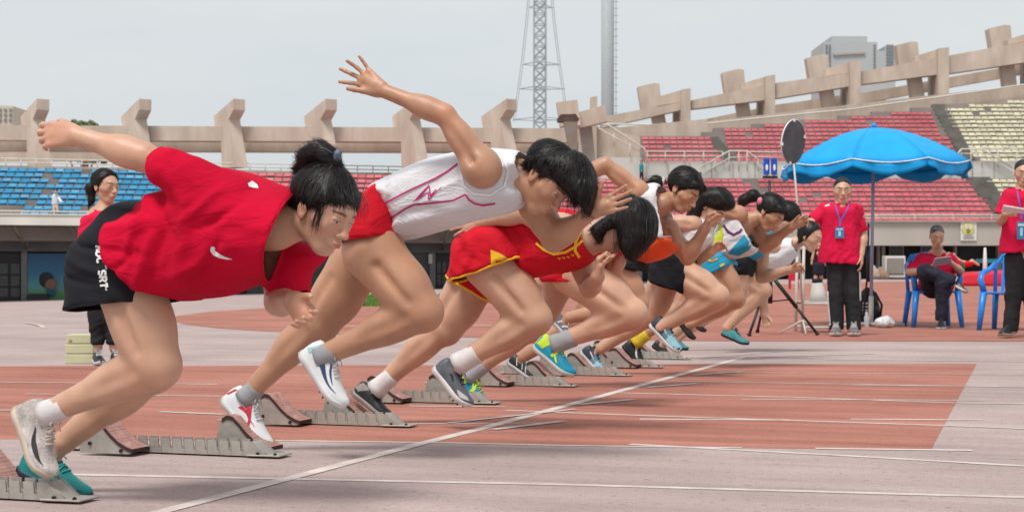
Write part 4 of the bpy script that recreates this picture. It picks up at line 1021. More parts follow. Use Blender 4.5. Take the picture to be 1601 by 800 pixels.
# ---------------------------------------------------------------- shoes
def curve(xs, pts):
    pts = np.array(pts, float); return np.interp(xs, pts[:,0], pts[:,1])
class Shoe:
    """heel point, toe point (of the sole), up = the way the laces face"""
    def __init__(s, heel, toe, up, wid=1., bend=0., high=1.):
        s.o = np.asarray(heel, float); d = np.asarray(toe, float)-s.o; s.L = np.linalg.norm(d); s.d = d/s.L; u = np.asarray(up, float); s.u = nrm(u-s.d*(u@s.d)); s.s = np.cross(s.d, s.u)
        s.wid = wid*s.L/.255; s.bend = bend; s.high = high*s.L/.255
    def w(s, x): return curve(x, [(0,.016),(.03,.026),(.12,.033),(.3,.032),(.5,.036),(.68,.045),(.82,.043),(.93,.031),(.98,.018),(1,.008)])*s.wid
    def h(s, x): return curve(x, [(0,.050),(.04,.078),(.10,.090),(.20,.080),(.30,.082),(.38,.088),(.50,.070),(.65,.054),(.80,.042),(.92,.032),(.98,.022),(1,.012)])*s.high
    def z0(s, x): return np.where(x > .7, .018*((x-.7)/.3)**2, 0)+np.where(x < .08, .006*((.08-x)/.08), 0)
    def pt(s, x, y, z):
        x = np.asarray(x, float); X = x*s.L; Z = z+s.z0(x)
        if s.bend:
            xb = .68*s.L; q = np.clip((X-xb)/(.05), 0, 1); a = s.bend*q; r = np.maximum(X-xb, 0); X2 = np.where(X > xb, xb+r*np.cos(a)-Z*np.sin(a), X); Z = np.where(X > xb, r*np.sin(a)+Z*np.cos(a), Z); X = X2
        return s.o+X[...,None]*s.d+np.asarray(y)[...,None]*s.s+Z[...,None]*s.u
    def surf(s, x, ph, off=0.):
        x = np.asarray(x, float); ph = np.asarray(ph, float); w_, h_ = s.w(x)+off, s.h(x)+off
        c, n = np.cos(ph), np.sin(ph); taper = 1-.38*np.clip(n, 0, 1)**3*np.where(x < .45, 1, .6)
        return s.pt(x, w_*np.sign(c)*np.abs(c)**.75*taper, h_*np.abs(n)**.85)
    def build(s, p, m_up, m_sole, spikes=False, sole=.012, laces=None, patches=(), name='shoe', label=None):
        xs = np.array([0,.015,.04,.08,.13,.2,.27,.34,.42,.5,.58,.66,.74,.82,.88,.93,.97,.99,1.0]); n = 17; ph = np.linspace(0, math.pi, n)
        V = np.concatenate([s.surf(np.full(n, x), ph) for x in xs]); Fc = []
        for i in range(len(xs)-1):
            for j in range(n-1): k = i*n+j; Fc.append((k, k+n, k+n+1, k+1))
        Fc.append(tuple(range(n))); Fc.append(tuple(reversed(range((len(xs)-1)*n, len(xs)*n))))
        o = skinless(name, p.fr, V, Fc, m_up, p.root)
        if label: o['label'] = label
        # sole
        m_ = 2*len(xs); wv = s.w(xs)+.0035; wv[0] += .006; ring = [(x, w_) for x, w_ in zip(xs, wv)]+[(x, -w_) for x, w_ in list(zip(xs, wv))[::-1]]
        rx = np.array([r[0] for r in ring]); ry = np.array([r[1] for r in ring]); V = np.concatenate([s.pt(rx, ry*.93, np.full(m_, -sole)), s.pt(rx, ry, np.full(m_, .004)), s.pt(rx, ry*.97, np.full(m_, .009))])
        Fc = []
        for L_ in (0, m_):
            for j in range(m_): j2 = (j+1) % m_; Fc.append((L_+j, L_+j2, L_+m_+j2, L_+m_+j))
        h_ = len(xs)
        for i in range(h_-1): Fc.append((i, m_-1-i, m_-2-i, i+1)); Fc.append((2*m_+i, 2*m_+i+1, 2*m_+m_-2-i, 2*m_+m_-1-i))
        so_ = skinless('sole', p.fr, V, Fc, m_sole, o)
        if spikes:
            b = MB()
            for x, y in ((.62,-.5),(.62,.5),(.72,-.75),(.72,.75),(.82,-.6),(.82,.6),(.9,0)):
                a = s.pt(np.array(x), np.array(y*.045), np.array(-sole)); q = s.pt(np.array(x), np.array(y*.045), np.array(-sole-.012))
                b.tube([p.fr.world(a), p.fr.world(q)], [.005, .0025], 6)
            b.build('spikes', m_dark, so_)
        if laces is not None:
            b = MB()
            for i, x in enumerate(np.linspace(.38, .60, 6)):
                q = np.linspace(math.radians(58), math.radians(122), 7); pts = s.surf(x+.012*np.sin(np.linspace(0, math.pi, 7))*(1 if i % 2 else -1), q, .003); b.tube(p.fr.world(pts), .0026, 5)
            kx = .37; c0 = s.surf(np.array(kx), np.array(math.pi/2), .004)
            for sg in (-1, 1):
                lp_ = [c0, c0+s.s*.014*sg+s.u*.010, c0+s.s*.028*sg+s.u*.004+s.d*.008, c0+s.s*.020*sg+s.d*.016-s.u*.004, c0+s.s*.004*sg+s.d*.004]; b.tube(p.fr.world(np.array(lp_)), .0022, 5)
                lp_ = [c0, c0+s.s*.012*sg+s.d*.018+s.u*.002, c0+s.s*.030*sg+s.d*.030-s.u*.012]; b.tube(p.fr.world(np.array(lp_)), .0020, 5)
            b.build('laces', laces, o, True)
        for nm, A, B, mm in patches:   # strips between two lines of (x, angle in degrees; 0 = one side, 180 = the other)
            A = catm_open(A); B = catm_open(B); V = []; k = 5
            for (a, b_) in zip(A, B):
                for t in np.linspace(0, 1, k): V.append(s.surf(np.array(a[0]+(b_[0]-a[0])*t), np.array(math.radians(a[1]+(b_[1]-a[1])*t)), .0016))
            Fc = [(i*k+j, i*k+j+1, (i+1)*k+j+1, (i+1)*k+j) for i in range(len(A)-1) for j in range(k-1)]
            skinless(nm, p.fr, np.array(V), Fc, mm, o)
        s.obj = o; return o
def catm_open(P, n=5):
    P = [np.array(q, float) for q in P]; P = [2*P[0]-P[1]]+P+[2*P[-1]-P[-2]]; out = []
    for i in range(1, len(P)-2):
        for j in range(n):
            t = j/n; out.append(.5*((2*P[i])+(-P[i-1]+P[i+1])*t+(2*P[i-1]-5*P[i]+4*P[i+1]-P[i+2])*t*t+(-P[i-1]+3*P[i]-3*P[i+1]+P[i+2])*t**3))
    out.append(P[-2]); return out
def sock(p, A, toward, r0, r1, L, m, name='sock', rib=True):
    """A ankle centre, toward = direction up the shin, L length"""
    d = nrm(toward); b = MB(); pts = [A-d*.045, A-d*.02, A, A+d*L*.5, A+d*L*.92, A+d*L]; r0, r1 = r0*1.13, r1*1.07; R = [r0*1.12, r0*1.05, r0, (r0+r1)/2, r1*1.04, r1*1.0]
    b.tube(p.fr.world(np.array(pts)), R, 16); return b.build(name, m, p.root, True)
m_strand = mat('black_hair_strand', (.012,.009,.009,1), .46, .35, 30, spec=.35)
# shared cloth
m_redcot = mat('crimson_cotton', (.52,.004,.030,1), .95, .07, 4, spec=.12, bump=.35, bscale=500, wr=.35, wrs=(5,12,16))
m_black = mat('black_jersey', (.013,.013,.017,1), .85, .15, 6, bump=.3, bscale=500, spec=.2, wr=.25, wrs=(6,10,12))
m_whitecl = mat('white_mesh_cloth', (.68,.67,.70,1), .85, .03, 6, bump=.25, bscale=600, wr=.40, wrs=(6,14,18))
m_sockw = mat('white_sock', (.66,.63,.63,1), .95, .04, 20, bump=.5, bscale=500); m_sockg = mat('grey_sock', (.33,.33,.35,1), .95, .05, 20, bump=.5, bscale=500)
m_print = mat('white_print', (.74,.74,.74,1), .6, .03)
# ================================================================ STARTING BLOCKS
m_alu = mat('dull_galvanised_rail', (.36,.335,.30,1), .5, .10, 5, metal=.35, bump=.2, bscale=60, fine=.08); m_pad = mat('brown_ribbed_rubber', (.40,.225,.195,1), .95, .12, 30, spec=.1)
m_padedge = mat('dark_rubber_edge', (.045,.022,.02,1), .8); m_bolt = mat('dark_bolt', (.03,.03,.03,1), .4, metal=.6)
def U3(a, l, z): return (a*CT+l*ST, -a*ST+l*CT, z)
def start_block(i, c, tip, near, far, labels, length=.92, left=True):
    """tip: pixel of the right end on the ground; near, far: distance of the pedals' right ends behind the tip"""
    fr = Frame(TH, c); t = fr.P(tip[0], tip[1]); a1 = t[0]; a0 = a1-length; o = U3(a0+length/2, c, 0)
    rt = empty('starting_block', o, labels, 'starting block', 'starting blocks set across the lanes')
    # rail: channel with two notched sides
    H = .058
    for sg in (-1, 1):
        b = MB(); l0 = c+sg*.042; l1 = c+sg*.036
        prof = [(a0+.03, .008), (a0+.05, H*.9)]; n = 15; x = a0+.07; st = (length-.20)/n
        for k in range(n):
            prof += [(x+st*.30, H), (x+st*.36, H*.42), (x+st*.52, H*.36), (x+st*.60, H*.52), (x+st*.56, H), (x+st*1.0, H)]; x += st
        prof += [(a1-.115, H), (a1-.055, .010)]
        top = [U3(a, l0, z) for a, z in prof]; ins = [U3(a, l1, z) for a, z in prof]; bt = [U3(a, l0, .006) for a, z in prof]; bi = [U3(a, l1, .006) for a, z in prof]; m = len(prof)
        V = top+ins+bt+bi; Fc = []
        for k in range(m-1): Fc += [(k, k+1, m+k+1, m+k), (2*m+k, 2*m+k+1, k+1, k), (m+k, m+k+1, 3*m+k+1, 3*m+k)]
        b.add(V, Fc); b.build('notched_side', m_alu, rt)
    b = MB(); P = [U3(a0+.05, c-.036, .022), U3(a1-.09, c-.036, .022), U3(a1-.09, c+.036, .022), U3(a0+.05, c+.036, .022)]; P2 = [(p[0], p[1], p[2]+.004) for p in P]; b.hexa(P+P2); b.build('rail_floor', mat('shadowed_channel_metal', (.25,.23,.21,1), .6, .1, 6, metal=.3), rt)
    for x0, x1 in ((a1-.13, a1), (a0, a0+.09)):
        b = MB(); P = [U3(x0, c-.060, .007), U3(x1, c-.052, .007), U3(x1, c+.052, .007), U3(x0, c+.060, .007)]; P2 = [(p[0], p[1], p[2]+.006) for p in P]; b.hexa(P+P2); bevel(b.build('end_plate', m_alu, rt), .002, 1)
    b = MB(); P = [U3(a1-.115, c-.036, .055), U3(a1-.055, c-.030, .012), U3(a1-.055, c+.030, .012), U3(a1-.115, c+.036, .055)]; P2 = [(p[0]-.006, p[1], p[2]+.003) for p in P]; b.hexa(P+P2); b.build('nose', m_alu, rt)
    for a in (a1-.09, a1-.02):
        b = MB(); q = U3(a, c-.045, .016); b.tube([q, (q[0], q[1]-.006, q[2])], .006, 8); b.build('bolt', m_bolt, rt)
    for back, sg in ((near, -1), (far, 1)):
        if back is None: continue
        xr = a1-back; w_ = .115; lo = c+sg*.048; hi = c+sg*(.048+w_); la, lb = min(lo, hi), max(lo, hi)
        # curved pad from high left to low right
        cv = [(xr-.185, .128), (xr-.165, .140), (xr-.14, .136), (xr-.115, .112), (xr-.085, .080), (xr-.05, .052), (xr-.015, .034), (xr+.005, .028)]
        pd = empty('pedal', U3(xr-.1, (la+lb)/2, 0)); pd.parent = rt; pd.location = Vector(U3(xr-.1, (la+lb)/2, 0))-Vector(o)
        for l in (la, lb-.004):
            b = MB(); out = [(xr-.215, .010), (xr-.205, .070), (xr-.192, .118)]+[(x, z-.014) for x, z in cv[1:]]+[(xr-.01, .010)]
            b.prism([U3(x, l, z) for x, z in out], Vector(U3(0, .004, 0))); b.build('side_plate', m_alu, pd)
        b = MB(); b.prism([U3(x, la-.004, z) for x, z in cv]+[U3(x, la-.004, z-.013) for x, z in cv[::-1]], Vector(U3(0, w_+.008, 0))); b.build('rubber_edge', m_padedge, pd)
        V = []; Fc = []; nr = 44
        for k in range(nr+1):
            t_ = k/nr*(len(cv)-1); q = min(int(t_), len(cv)-2); x = cv[q][0]+(cv[q+1][0]-cv[q][0])*(t_-q); z = cv[q][1]+(cv[q+1][1]-cv[q][1])*(t_-q)+(.0028 if k % 2 else .0010)
            V += [U3(x, la-.002, z), U3(x, lb+.002, z)]
        for k in range(nr): Fc.append((2*k, 2*k+1, 2*k+3, 2*k+2))
        meshobj('ribbed_pad', V, Fc, m_pad, pd)
        for x, z in ((xr-.17,.045),(xr-.04,.022)):
            b = MB(); q = U3(x, la-.001, z); b.tube([q, (q[0], q[1]-.006, q[2])], .007, 8); b.build('bolt', m_bolt, pd)
BL = [((140,785), 4.19, .60, .30, 'starting block at the left edge, under the teal and white shoes in the nearest lane'), ((447,715), 5.41, .54, .10, 'starting block behind the white spikes with the red star print'),
      ((648,668), 6.62, .47, .245, 'starting block whose front pedal the black shoe with white sock has just left'), ((780,632), 7.87, .46, .21, 'starting block under the dark grey spike shoe in mid air'),
      ((902,605), 9.17, .37, .135, 'starting block beneath the lime-heeled blue shoe'), ((987,588), 10.18, .36, .25, 'starting block behind the dark navy shoe with ice blue toe'),
      ((1037,574), 11.12, .15, .34, 'starting block against the black shoe with the yellow sock'), ((1080,562), 12.22, .52, .29, 'starting block farthest away, under the navy shoe in mid air')]
for i, (tip, c, n_, f_, lb) in enumerate(BL): start_block(i, c, tip, n_, f_, lb)
# ================================================================ RUNNER in the nearest lane
def runner1():
    p = Person('girl sprinter in crimson t-shirt and black lettered shorts, high ponytail, nearest the camera', 4.24, TH, (150, 770), 'sprinters leaving the starting blocks')
    P = p.P
    # torso under the cloth
    p.chain([(190,405,0,62),(250,385,0,48),(330,350,0,48),(392,345,0,36)], 1.35, .04); p.chain([(392,345,0,34),(424,352,0,33)], 1.45, .03); p.chain([(400,372,0,22),(432,374,0,18)], 1.6, .03); p.chain([(420,348,0,31),(445,350,0,30),(486,345,0,28)], 1.05, .03)
    hd = p.set_head(505, 331, .0, (.83,-.27,-.49), (.50,-.06,.86), .97)
    # legs
    H, K, A = p.leg((192,418,-.085,58), (243,576,-.085,42), (88,640,-.085,17.5))
    H2, K2, A2 = p.leg((205,425,.09,56), (238,583,.09,40), (103,690,.09,19), 1.25)
    # arms
    S1, E1, W1 = p.arm((332,306,-.145,28), (226,246,-.19,25), (117,212,-.22,15.5))
    p.hand(W1, (-1,.05,.06), (0,.25,1), size=.98, curl=((.25,.5,.3),(.3,.6,.3),(.35,.6,.3),(.4,.6,.3)), spread=.05, thumb=(.5,.5))
    S2, E2, W2 = p.arm((440,395,.15,28), (434,472,.15,24), (458,470,-.03,16))
    p.hand(W2, (.72,-.45,-.50), (.5,.1,.8), size=.95, curl=((.35,.6,.4),(.45,.6,.4),(.5,.7,.4),(.55,.7,.4)), spread=.07, thumb=(.6,.4))
    p.tintf += [(K, .05, (1.0,.86,.84)), (E1, .05, (1,.9,.88)), (E2, .05, (1,.86,.84)), (W1+np.array([-.06,0,0]), .06, (1.02,.86,.84)), (W2+np.array([.06,-.05,-.03]), .06, (1.02,.86,.84))]
    # shoes
    s1 = Shoe(P(27,636,-.085), P(73,752,-.085), (1,0,.45), bend=.12, high=1.15, wid=1.1)
    p.foot(A, s1.pt(np.array(.1), np.array(0.), np.array(.03)), s1.pt(np.array(.9), np.array(0.), np.array(.02)), .020)
    m_u = mat('worn_white_knit_shoe', (.66,.62,.58,1), .85, .2, 26, col2=(.34,.30,.29,1), bump=.6, bscale=160, detail=8, fine=.15); m_s = mat('cream_sole', (.55,.47,.38,1), .7, .1, 10)
    m_b = mat('black_shoe_print', (.03,.03,.035,1), .6)
    s1.build(p, m_u, m_s, sole=.010, laces=mat('cream_laces', (.60,.52,.45,1), .9), patches=[('swoosh_mark', [(.34,30),(.5,16),(.66,20),(.84,34)], [(.34,31),(.5,28),(.66,34),(.84,35)], m_b), ('swoosh_mark', [(.34,150),(.5,164),(.66,160),(.84,146)], [(.34,149),(.5,152),(.66,146),(.84,145)], m_b)])
    sock(p, A, K-A, p.m(19), p.m(19), .035, m_sockw)
    s2 = Shoe(P(32,733,.09), P(139,783,.09), (.42,0,1), bend=0)
    p.foot(A2, s2.pt(np.array(.1), np.array(0.), np.array(.03)), s2.pt(np.array(.9), np.array(0.), np.array(.02)), .020)
    mt = mat('teal_mesh_shoe', (.004,.20,.20,1), .55, .12, 20, bump=.4, bscale=200); m_dt = mat('dark_navy_trim', (.02,.04,.08,1), .5)
    s2.build(p, mt, m_dt, sole=.010, laces=mat('teal_laces', (.03,.38,.36,1), .7), patches=[('side_loop', [(.42,60),(.6,40),(.8,30),(.93,34)], [(.42,54),(.6,34),(.8,24),(.93,30)], m_dt), ('side_loop', [(.5,30),(.62,18),(.8,12),(.9,14)], [(.5,26),(.62,13),(.8,7),(.9,10)], mat('pale_teal', (.25,.50,.48,1), .5)),
        ('side_loop', [(.42,120),(.6,140),(.8,150),(.93,146)], [(.42,126),(.6,146),(.8,156),(.93,150)], m_dt)])
    p.build_body()
    p.eyes(.62, near_only=False)
    # shorts
    sh, V, Q = p.cloth('shorts', [([p.infl([(178,312),(140,343),(112,378),(101,420),(103,460),(109,520),(246,505),(250,455),(262,430),(280,380),(250,330)], 0, .165, .10, t1=((0,-1),.215))], [(110,487,246,470,150,540,-.0)])], m_black,
        folds=[([(122,366),(160,382),(240,398)], -.007, 5), ([(150,400),(190,420),(240,430)], .006, 8), ([(118,408),(150,430),(205,446)], -.005, 5), ([(125,372),(170,390)], .005, 6)], noise=(.0018,5,10,-15))
    p.trim(sh, V, Q, [(110,487,246,470,150,540,-.0)], m_black, .0035)
    # shirt: body, near sleeve, far sleeve
    tor = [(100,400),(120,370),(158,344),(205,318),(262,288),(300,262),(345,266),(400,286),(448,303),(500,330),(490,420),(455,440),(412,437),(371,444),(322,463),(262,471),(238,490),(200,490),(150,470),(110,440)]
    SC = [(462,302,428,404,540,340,.30), (160,335,158,385,120,360,0,-.19), (155,374,180,424,130,430,0,-.19), (170,408,246,470,180,490,0,-.19)]
    st, V2, Q2 = p.cloth('shirt', [([p.infl(tor, 0, .222, .11)], SC),
        ([p.cone((352,316,-.12,50), (262,264,-.19,34), 1, .02)], [(299,251,266,293,240,250,0)]),
        ([p.infl([(395,370),(440,374),(476,386),(494,402),(470,430),(462,470),(430,470),(400,436)], .15, .085, .05)], [(451,443,495,402,500,470,0)])], m_redcot, k=.02, h=.0058,
        folds=[([(325,275),(350,320),(352,380),(330,440)], .012, 13), ([(300,300),(322,360),(300,430)], -.009, 9), ([(285,300),(280,350),(258,420)], .010, 12), ([(400,300),(372,330),(350,350)], .008, 8), ([(430,320),(395,350),(365,362)], -.008, 7),
               ([(180,345),(230,360),(290,352)], .006, 9), ([(175,370),(230,392),(290,400)], -.006, 8), ([(240,330),(290,338)], -.007, 6), ([(205,330),(250,318),(300,322)], .008, 7), ([(385,410),(350,420),(300,440)], .007, 8), ([(262,455),(285,420),(300,370)], .009, 8), ([(405,375),(385,410),(350,440)], -.008, 7), ([(230,430),(262,410),(280,370)], -.007, 6)], noise=(.0026,4,11,35))
    p.trim(st, V2, Q2, SC+[(299,251,266,293,240,250,0), (451,443,495,402,500,470,0)], m_redcot, .0036)
    col = p.decal([(V2, Q2)], [(455,306),(444,330),(434,357),(427,380),(423,396)], 5, mat('dark_crimson_rib', (.34,.006,.03,1), .9), 'collar', st, .002)
    # swoosh on the chest
    p.poly_decal([(V2, Q2)], [(331,385),(329,388),(329,393),(334,399),(344,403),(354,405),(364,405),(352,401),(342,396),(336,391),(336,386)], m_print, 'swoosh_mark', st)
    p.poly_decal([(V2, Q2)], [(387,287),(394,283),(402,289),(404,295),(396,294),(389,292)], m_print, 'shoulder_print', st)
    # lettering down the shorts: strokes on a 3x5 grid, written downwards
    glyph = {'A': [[(0,0),(.5,1),(1,0)],[(.22,.4),(.78,.4)]], 'D': [[(0,0),(0,1),(.6,1),(1,.7),(1,.3),(.6,0),(0,0)]], 'C': [[(1,.85),(.6,1),(.15,.9),(0,.5),(.15,.1),(.6,0),(1,.15)]], 'S': [[(1,.85),(.5,1),(.05,.8),(.2,.55),(.8,.45),(.95,.2),(.5,0),(0,.15)]],
             'R': [[(0,0),(0,1),(.7,1),(.95,.75),(.7,.5),(0,.5)],[(.45,.5),(1,0)]], 'T': [[(0,1),(1,1)],[(.5,1),(.5,0)]]}
    x0, y0, x1, y1 = 155, 384, 163, 452; n = 7.0
    for i, ch in enumerate("ADC SRT"):
        if ch == ' ': continue
        f0 = i/n
        for stq in glyph[ch]:
            pts = []
            for gx, gy in stq:
                a = f0+gx*.105; pts.append((x0+(x1-x0)*a+(gy-.5)*11, y0+(y1-y0)*a+(gy-.5)*-1))
            p.decal([(V, Q)], pts, 3.1, m_print, 'letter_stroke', sh, .0025, n=8*len(pts))
    for i in range(12): p.decal([(V, Q)], [(164+(i % 3)*.6, 412+i*3.6), (166.5+(i % 3)*.6, 414+i*3.6)], 1.6, m_print, 'letter_stroke', sh, .0025, n=4)
    # hair: cap, gathered bun with tail, tie, loose strands
    w = hd.w
    g0 = P(508,262,0)
    cap = [hd.E((-.022,0,.044), (.110,.090,.096), .02), hd.C((-.075,.02,-.02), (-.06,.02,-.06), .035, .020, .02), hd.C((-.085,0,.01), (-.085,.02,-.03), .035, .022, .02), hd.C((.030,.06,.07), (.045,.068,.03), .022, .014, .015), hd.C((.030,-.06,.07), (.045,-.068,.03), .022, .014, .015)]
    n1 = nrm(hd.f*.62-hd.u*.78); n2 = nrm(hd.f*.75-hd.u*.66)
    hair_from(p, 'hair', cap, [(w(.084,0,.066), n1), (w(.026,0,.0), n2)], gather=(w(-.03,0,.16), hd.u), amp=.003, freq=110)
    tail = [p.cone((524,262,0,12),(516,246,0,14), 1.15,.02), p.cone((516,246,0,14),(500,236,0,15), 1.15,.02), p.cone((500,236,0,15),(483,244,.0,14), 1.1,.02), p.cone((483,244,0,14),(474,262,.01,11), 1.1,.02), p.cone((474,262,.01,11),(472,284,.01,6), 1,.015), p.cone((472,284,.01,6),(476,306,.01,2), 1,.01), p.cone((520,262,0,10),(496,268,0,12), 1,.02)]
    hair_from(p, 'bun', tail, gather=(P(526,256,0), (1,0,.2)), amp=.0025, freq=80)
    hair_from(p, 'hair_tie', [p.cone((530,240,-.02,8),(524,254,0,9.5), 1.2,.008), p.cone((524,254,0,9.5),(512,252,.02,9), 1.2,.008)], h=.003, gather=(P(508,262,0), (1,0,.2)), amp=.004, freq=90, m=mat('grey_blue_scrunchie', (.10,.12,.16,1), .7, .3, 20))
    rr = random.Random(2); cv = []
    for i in range(46):      # fringe wisps over the forehead and temple
        a = rr.random(); x0, y0 = 520+a*48, 290-a*-8+rr.uniform(-6,6)
        cv.append([(x0, y0, -.06), (x0+8+rr.uniform(-4,6), y0+22, -.075), (x0+6+rr.uniform(-6,8), y0+38+rr.uniform(-6,12), -.075)])
    for i in range(34):
        x0, y0 = 497+rr.uniform(-5,8), 318+rr.uniform(-6,8); cv.append([(x0+6, y0-16, -.078), (x0, y0+8, -.083), (x0-8+rr.uniform(-5,5), y0+34+rr.uniform(-8,14), -.080)])
    for i in range(26):
        x0, y0 = 470+rr.uniform(-10,24), 272+rr.uniform(-8,10); cv.append([(x0+14, y0+8, -.02), (x0, y0, -.01), (x0-8+rr.uniform(-6,4), y0+10+rr.uniform(-8,16), 0)])
    p.strands(cv, .0009)
runner1()
GRP = 'sprinters leaving the starting blocks'
m_grey = mat('grey_steel_trim', (.10,.11,.13,1), .5)
def put_shoe(p, A, K, lat, heel, toe, up, mu, ms, sock_=None, r0=14, r1=14, L=.05, ft=.019, **kw):
    kw2 = {k: kw.pop(k) for k in ('bend','wid','high') if k in kw}
    s_ = Shoe(p.P(heel[0], heel[1], lat), p.P(toe[0], toe[1], lat), up, **kw2)
    p.foot(A, s_.pt(np.array(.12), np.array(0.), np.array(.03)), s_.pt(np.array(.88), np.array(0.), np.array(.02)), ft)
    s_.build(p, mu, ms, **kw)
    if sock_: sock(p, A, K-A, p.m(r0), p.m(r1), L, sock_)
    return s_
def stripes(side, xs, a0, a1, m, w_=.05, nm='stripe'):
    out = []
    for x in xs:
        for sg in ((0,) if side == 'one' else (0, 1)):
            f = (lambda a: a) if sg == 0 else (lambda a: 180-a)
            out.append((nm, [(x, f(a0)), (x+.06, f((a0+a1)/2)), (x+.14, f(a1))], [(x+w_, f(a0)), (x+.06+w_, f((a0+a1)/2)), (x+.14+w_, f(a1))], m))
    return out
def runner2():
    p = Person('short-haired sprinter in white singlet with magenta piping, open hand flung high behind', 5.46, TH, (440, 715), GRP, 'skin_tan', (.47,.245,.150,1), h=.0075)
    P = p.P
    p.chain([(585,365,0,42),(640,318,0,38),(700,293,0,42),(755,285,0,38)], 1.2, .04); p.chain([(755,288,0,36),(800,288,0,28),(838,286,0,26)], 1.05, .03); p.chain([(768,266,0,26),(816,268,0,19)], 1.3, .03)
    hd = p.set_head(853, 282, .0, (.58,-.20,-.80), (.81,-.03,.58), .98)
    H, K, A = p.leg((583,392,-.085,50), (661,492,-.085,33), (515,552,-.085,15.5))
    H2, K2, A2 = p.leg((560,410,.09,47), (497,505,.09,33), (394,612,.09,14))
    S1, E1, W1 = p.arm((757,268,-.155,27), (696,180,-.20,17.5), (597,141,-.22,11))
    p.hand(W1, (-.80,.05,.55), (-.60,.1,-.80), size=.95, curl=((.0,.12,.1),(.05,.15,.1),(.25,.3,.2),(.15,.2,.1)), spread=.30, thumb=(.45,.05))
    S2, E2, W2 = p.arm((836,316,.10,25), (866,375,.12,21), (926,330,.04,12))
    p.hand(W2, (.92,-.05,.34), (-.30,.05,.95), size=.86, curl=((.02,.12,.1),(.0,.12,.1),(.0,.15,.1),(-.02,.15,.1)), spread=.10, thumb=(.75,-.15))
    p.tintf += [(K, .05, (1.0,.86,.84)), (E1, .045, (1,.86,.84)), (E2, .045, (1,.86,.84))]
    mw = mat('white_spike_shoe', (.68,.70,.72,1), .45, .04, 12); ms = mat('white_sole', (.62,.62,.62,1), .6); mr = mat('red_shoe_print', (.50,.02,.05,1), .5); mn = mat('navy_shoe_print', (.03,.05,.13,1), .5)
    ml = mat('pale_laces', (.55,.55,.55,1), .9)
    put_shoe(p, A, K, -.085, (472,550), (535,640), (.82,0,.57), mw, ms, m_sockg, 16, 15.5, .028, laces=ml, spikes=True, high=1.05,
        patches=[('side_panel', [(.25,22),(.45,18),(.62,20),(.80,34)], [(.30,38),(.46,30),(.62,27),(.80,36)], mn), ('side_panel', [(.40,52),(.52,40),(.66,38)], [(.44,58),(.55,47),(.68,41)], mn), ('heel_print', [(.03,20),(.08,40),(.14,60)], [(.10,16),(.16,36),(.2,56)], mat('mint_print', (.30,.50,.50,1), .5))])
    put_shoe(p, A2, K2, .09, (350,622), (418,704), (.75,0,.66), mw, ms, m_sockg, 15.5, 15.5, .026, laces=ml, patches=
        [('star_print', [(.28,20),(.38,24),(.50,30),(.62,20)], [(.30,30),(.39,32),(.50,34),(.60,24)], mr), ('star_print', [(.34,56),(.42,44),(.50,32),(.56,14)], [(.39,58),(.46,48),(.55,34),(.60,14)], mr), ('star_print', [(.26,44),(.38,38),(.52,34),(.66,40)], [(.26,40),(.38,33),(.52,29),(.66,38)], mr), ('star_print', [(.32,40),(.42,36),(.52,33)], [(.36,48),(.44,42),(.54,36)], mr), ('star_print', [(.36,24),(.46,28),(.58,26)], [(.40,36),(.48,34),(.56,32)], mr), ('heel_print', [(.0,20),(.05,50)], [(.04,20),(.09,50)], mr)])
    p.build_body(); p.eyes(.35, near_only=True)
    m_red = mat('red_running_cloth', (.56,.006,.020,1), .8, .06, 6, bump=.3, bscale=500, spec=.2, wr=.3, wrs=(6,12,14))
    o, V, Q = p.cloth('shorts', [([p.infl([(585,282),(556,304),(530,345),(522,400),(598,408),(618,388),(618,350),(608,310)], 0, .205, .09)], [(532,379,628,368,560,460,0)])], m_red, noise=(.003,6,14,50), h=.006); p.trim(o, V, Q, [(532,379,628,368,560,460,0)], m_red, .004)
    tor = [(570,293),(598,275),(640,254),(690,238),(740,230),(786,232),(820,243),(826,262),(806,285),(812,302),(802,322),(770,336),(710,349),(665,361),(625,372),(610,368),(602,342),(590,318)]
    st, V, Q = p.cloth('singlet', [([p.infl(tor, 0, .15, .10)], [(812,236,824,305,860,240,.1)])], m_whitecl, h=.0055,
        folds=[([(600,300),(640,285),(700,262)], .004, 8), ([(620,350),(660,335),(720,330)], -.005, 7), ([(640,352),(690,340),(740,325)], .005, 6), ([(620,280),(630,310),(625,345)], -.003, 7)], noise=(.0028,5,14,25))
    mg = mat('magenta_piping', (.50,.012,.16,1), .7)
    for ln in ([(594,323),(618,309),(644,296),(681,279),(700,268),(716,256)], [(606,350),(611,341),(619,336),(634,326),(647,320),(668,318),(689,316),(710,313),(728,304)], [(728,304),(733,312),(742,318),(755,321),(774,318)]):
        p.decal([(V, Q)], ln, 2.6, mg, 'piping', st, .003)
    p.decal([(V, Q)], [(649,313,1.2),(660,302,3.5),(671,290,1.5),(673,307,2.6),(682,296,1.2)], 2, mg, 'chest_mark', st); p.decal([(V, Q)], [(645,316,1),(658,308,2.5),(670,300,1),(670,312,2.),(690,293,1.)], 2, mg, 'chest_mark', st)
    p.decal([(V, Q)], [(714,244),(719,262),(725,290),(740,303),(767,305),(788,292),(794,266),(784,240)], 3.2, mat('white_trim', (.74,.74,.76,1), .8), 'armhole_trim', st, .004)
    # hair: outline hanging forward over the brow
    hp = [(814,262),(818,246),(838,236),(862,232),(890,234),(908,243),(919,260),(926,284),(924,310),(914,336),(905,326),(899,318),(890,322),(884,306),(874,300),(866,292),(860,284),(854,276),(851,266),(843,259),(833,261),(825,271)]
    w = hd.w
    prims = [([p.infl(hp, -.005, .094, .055, .012, smooth=4)], []), ([hd.E((-.024,0,.044), (.108,.088,.094), .02)], [(w(.045,0,.02), nrm(hd.f*.75-hd.u*.66)), (w(.010,0,.004), nrm(hd.f*.75-hd.u*.66))])]
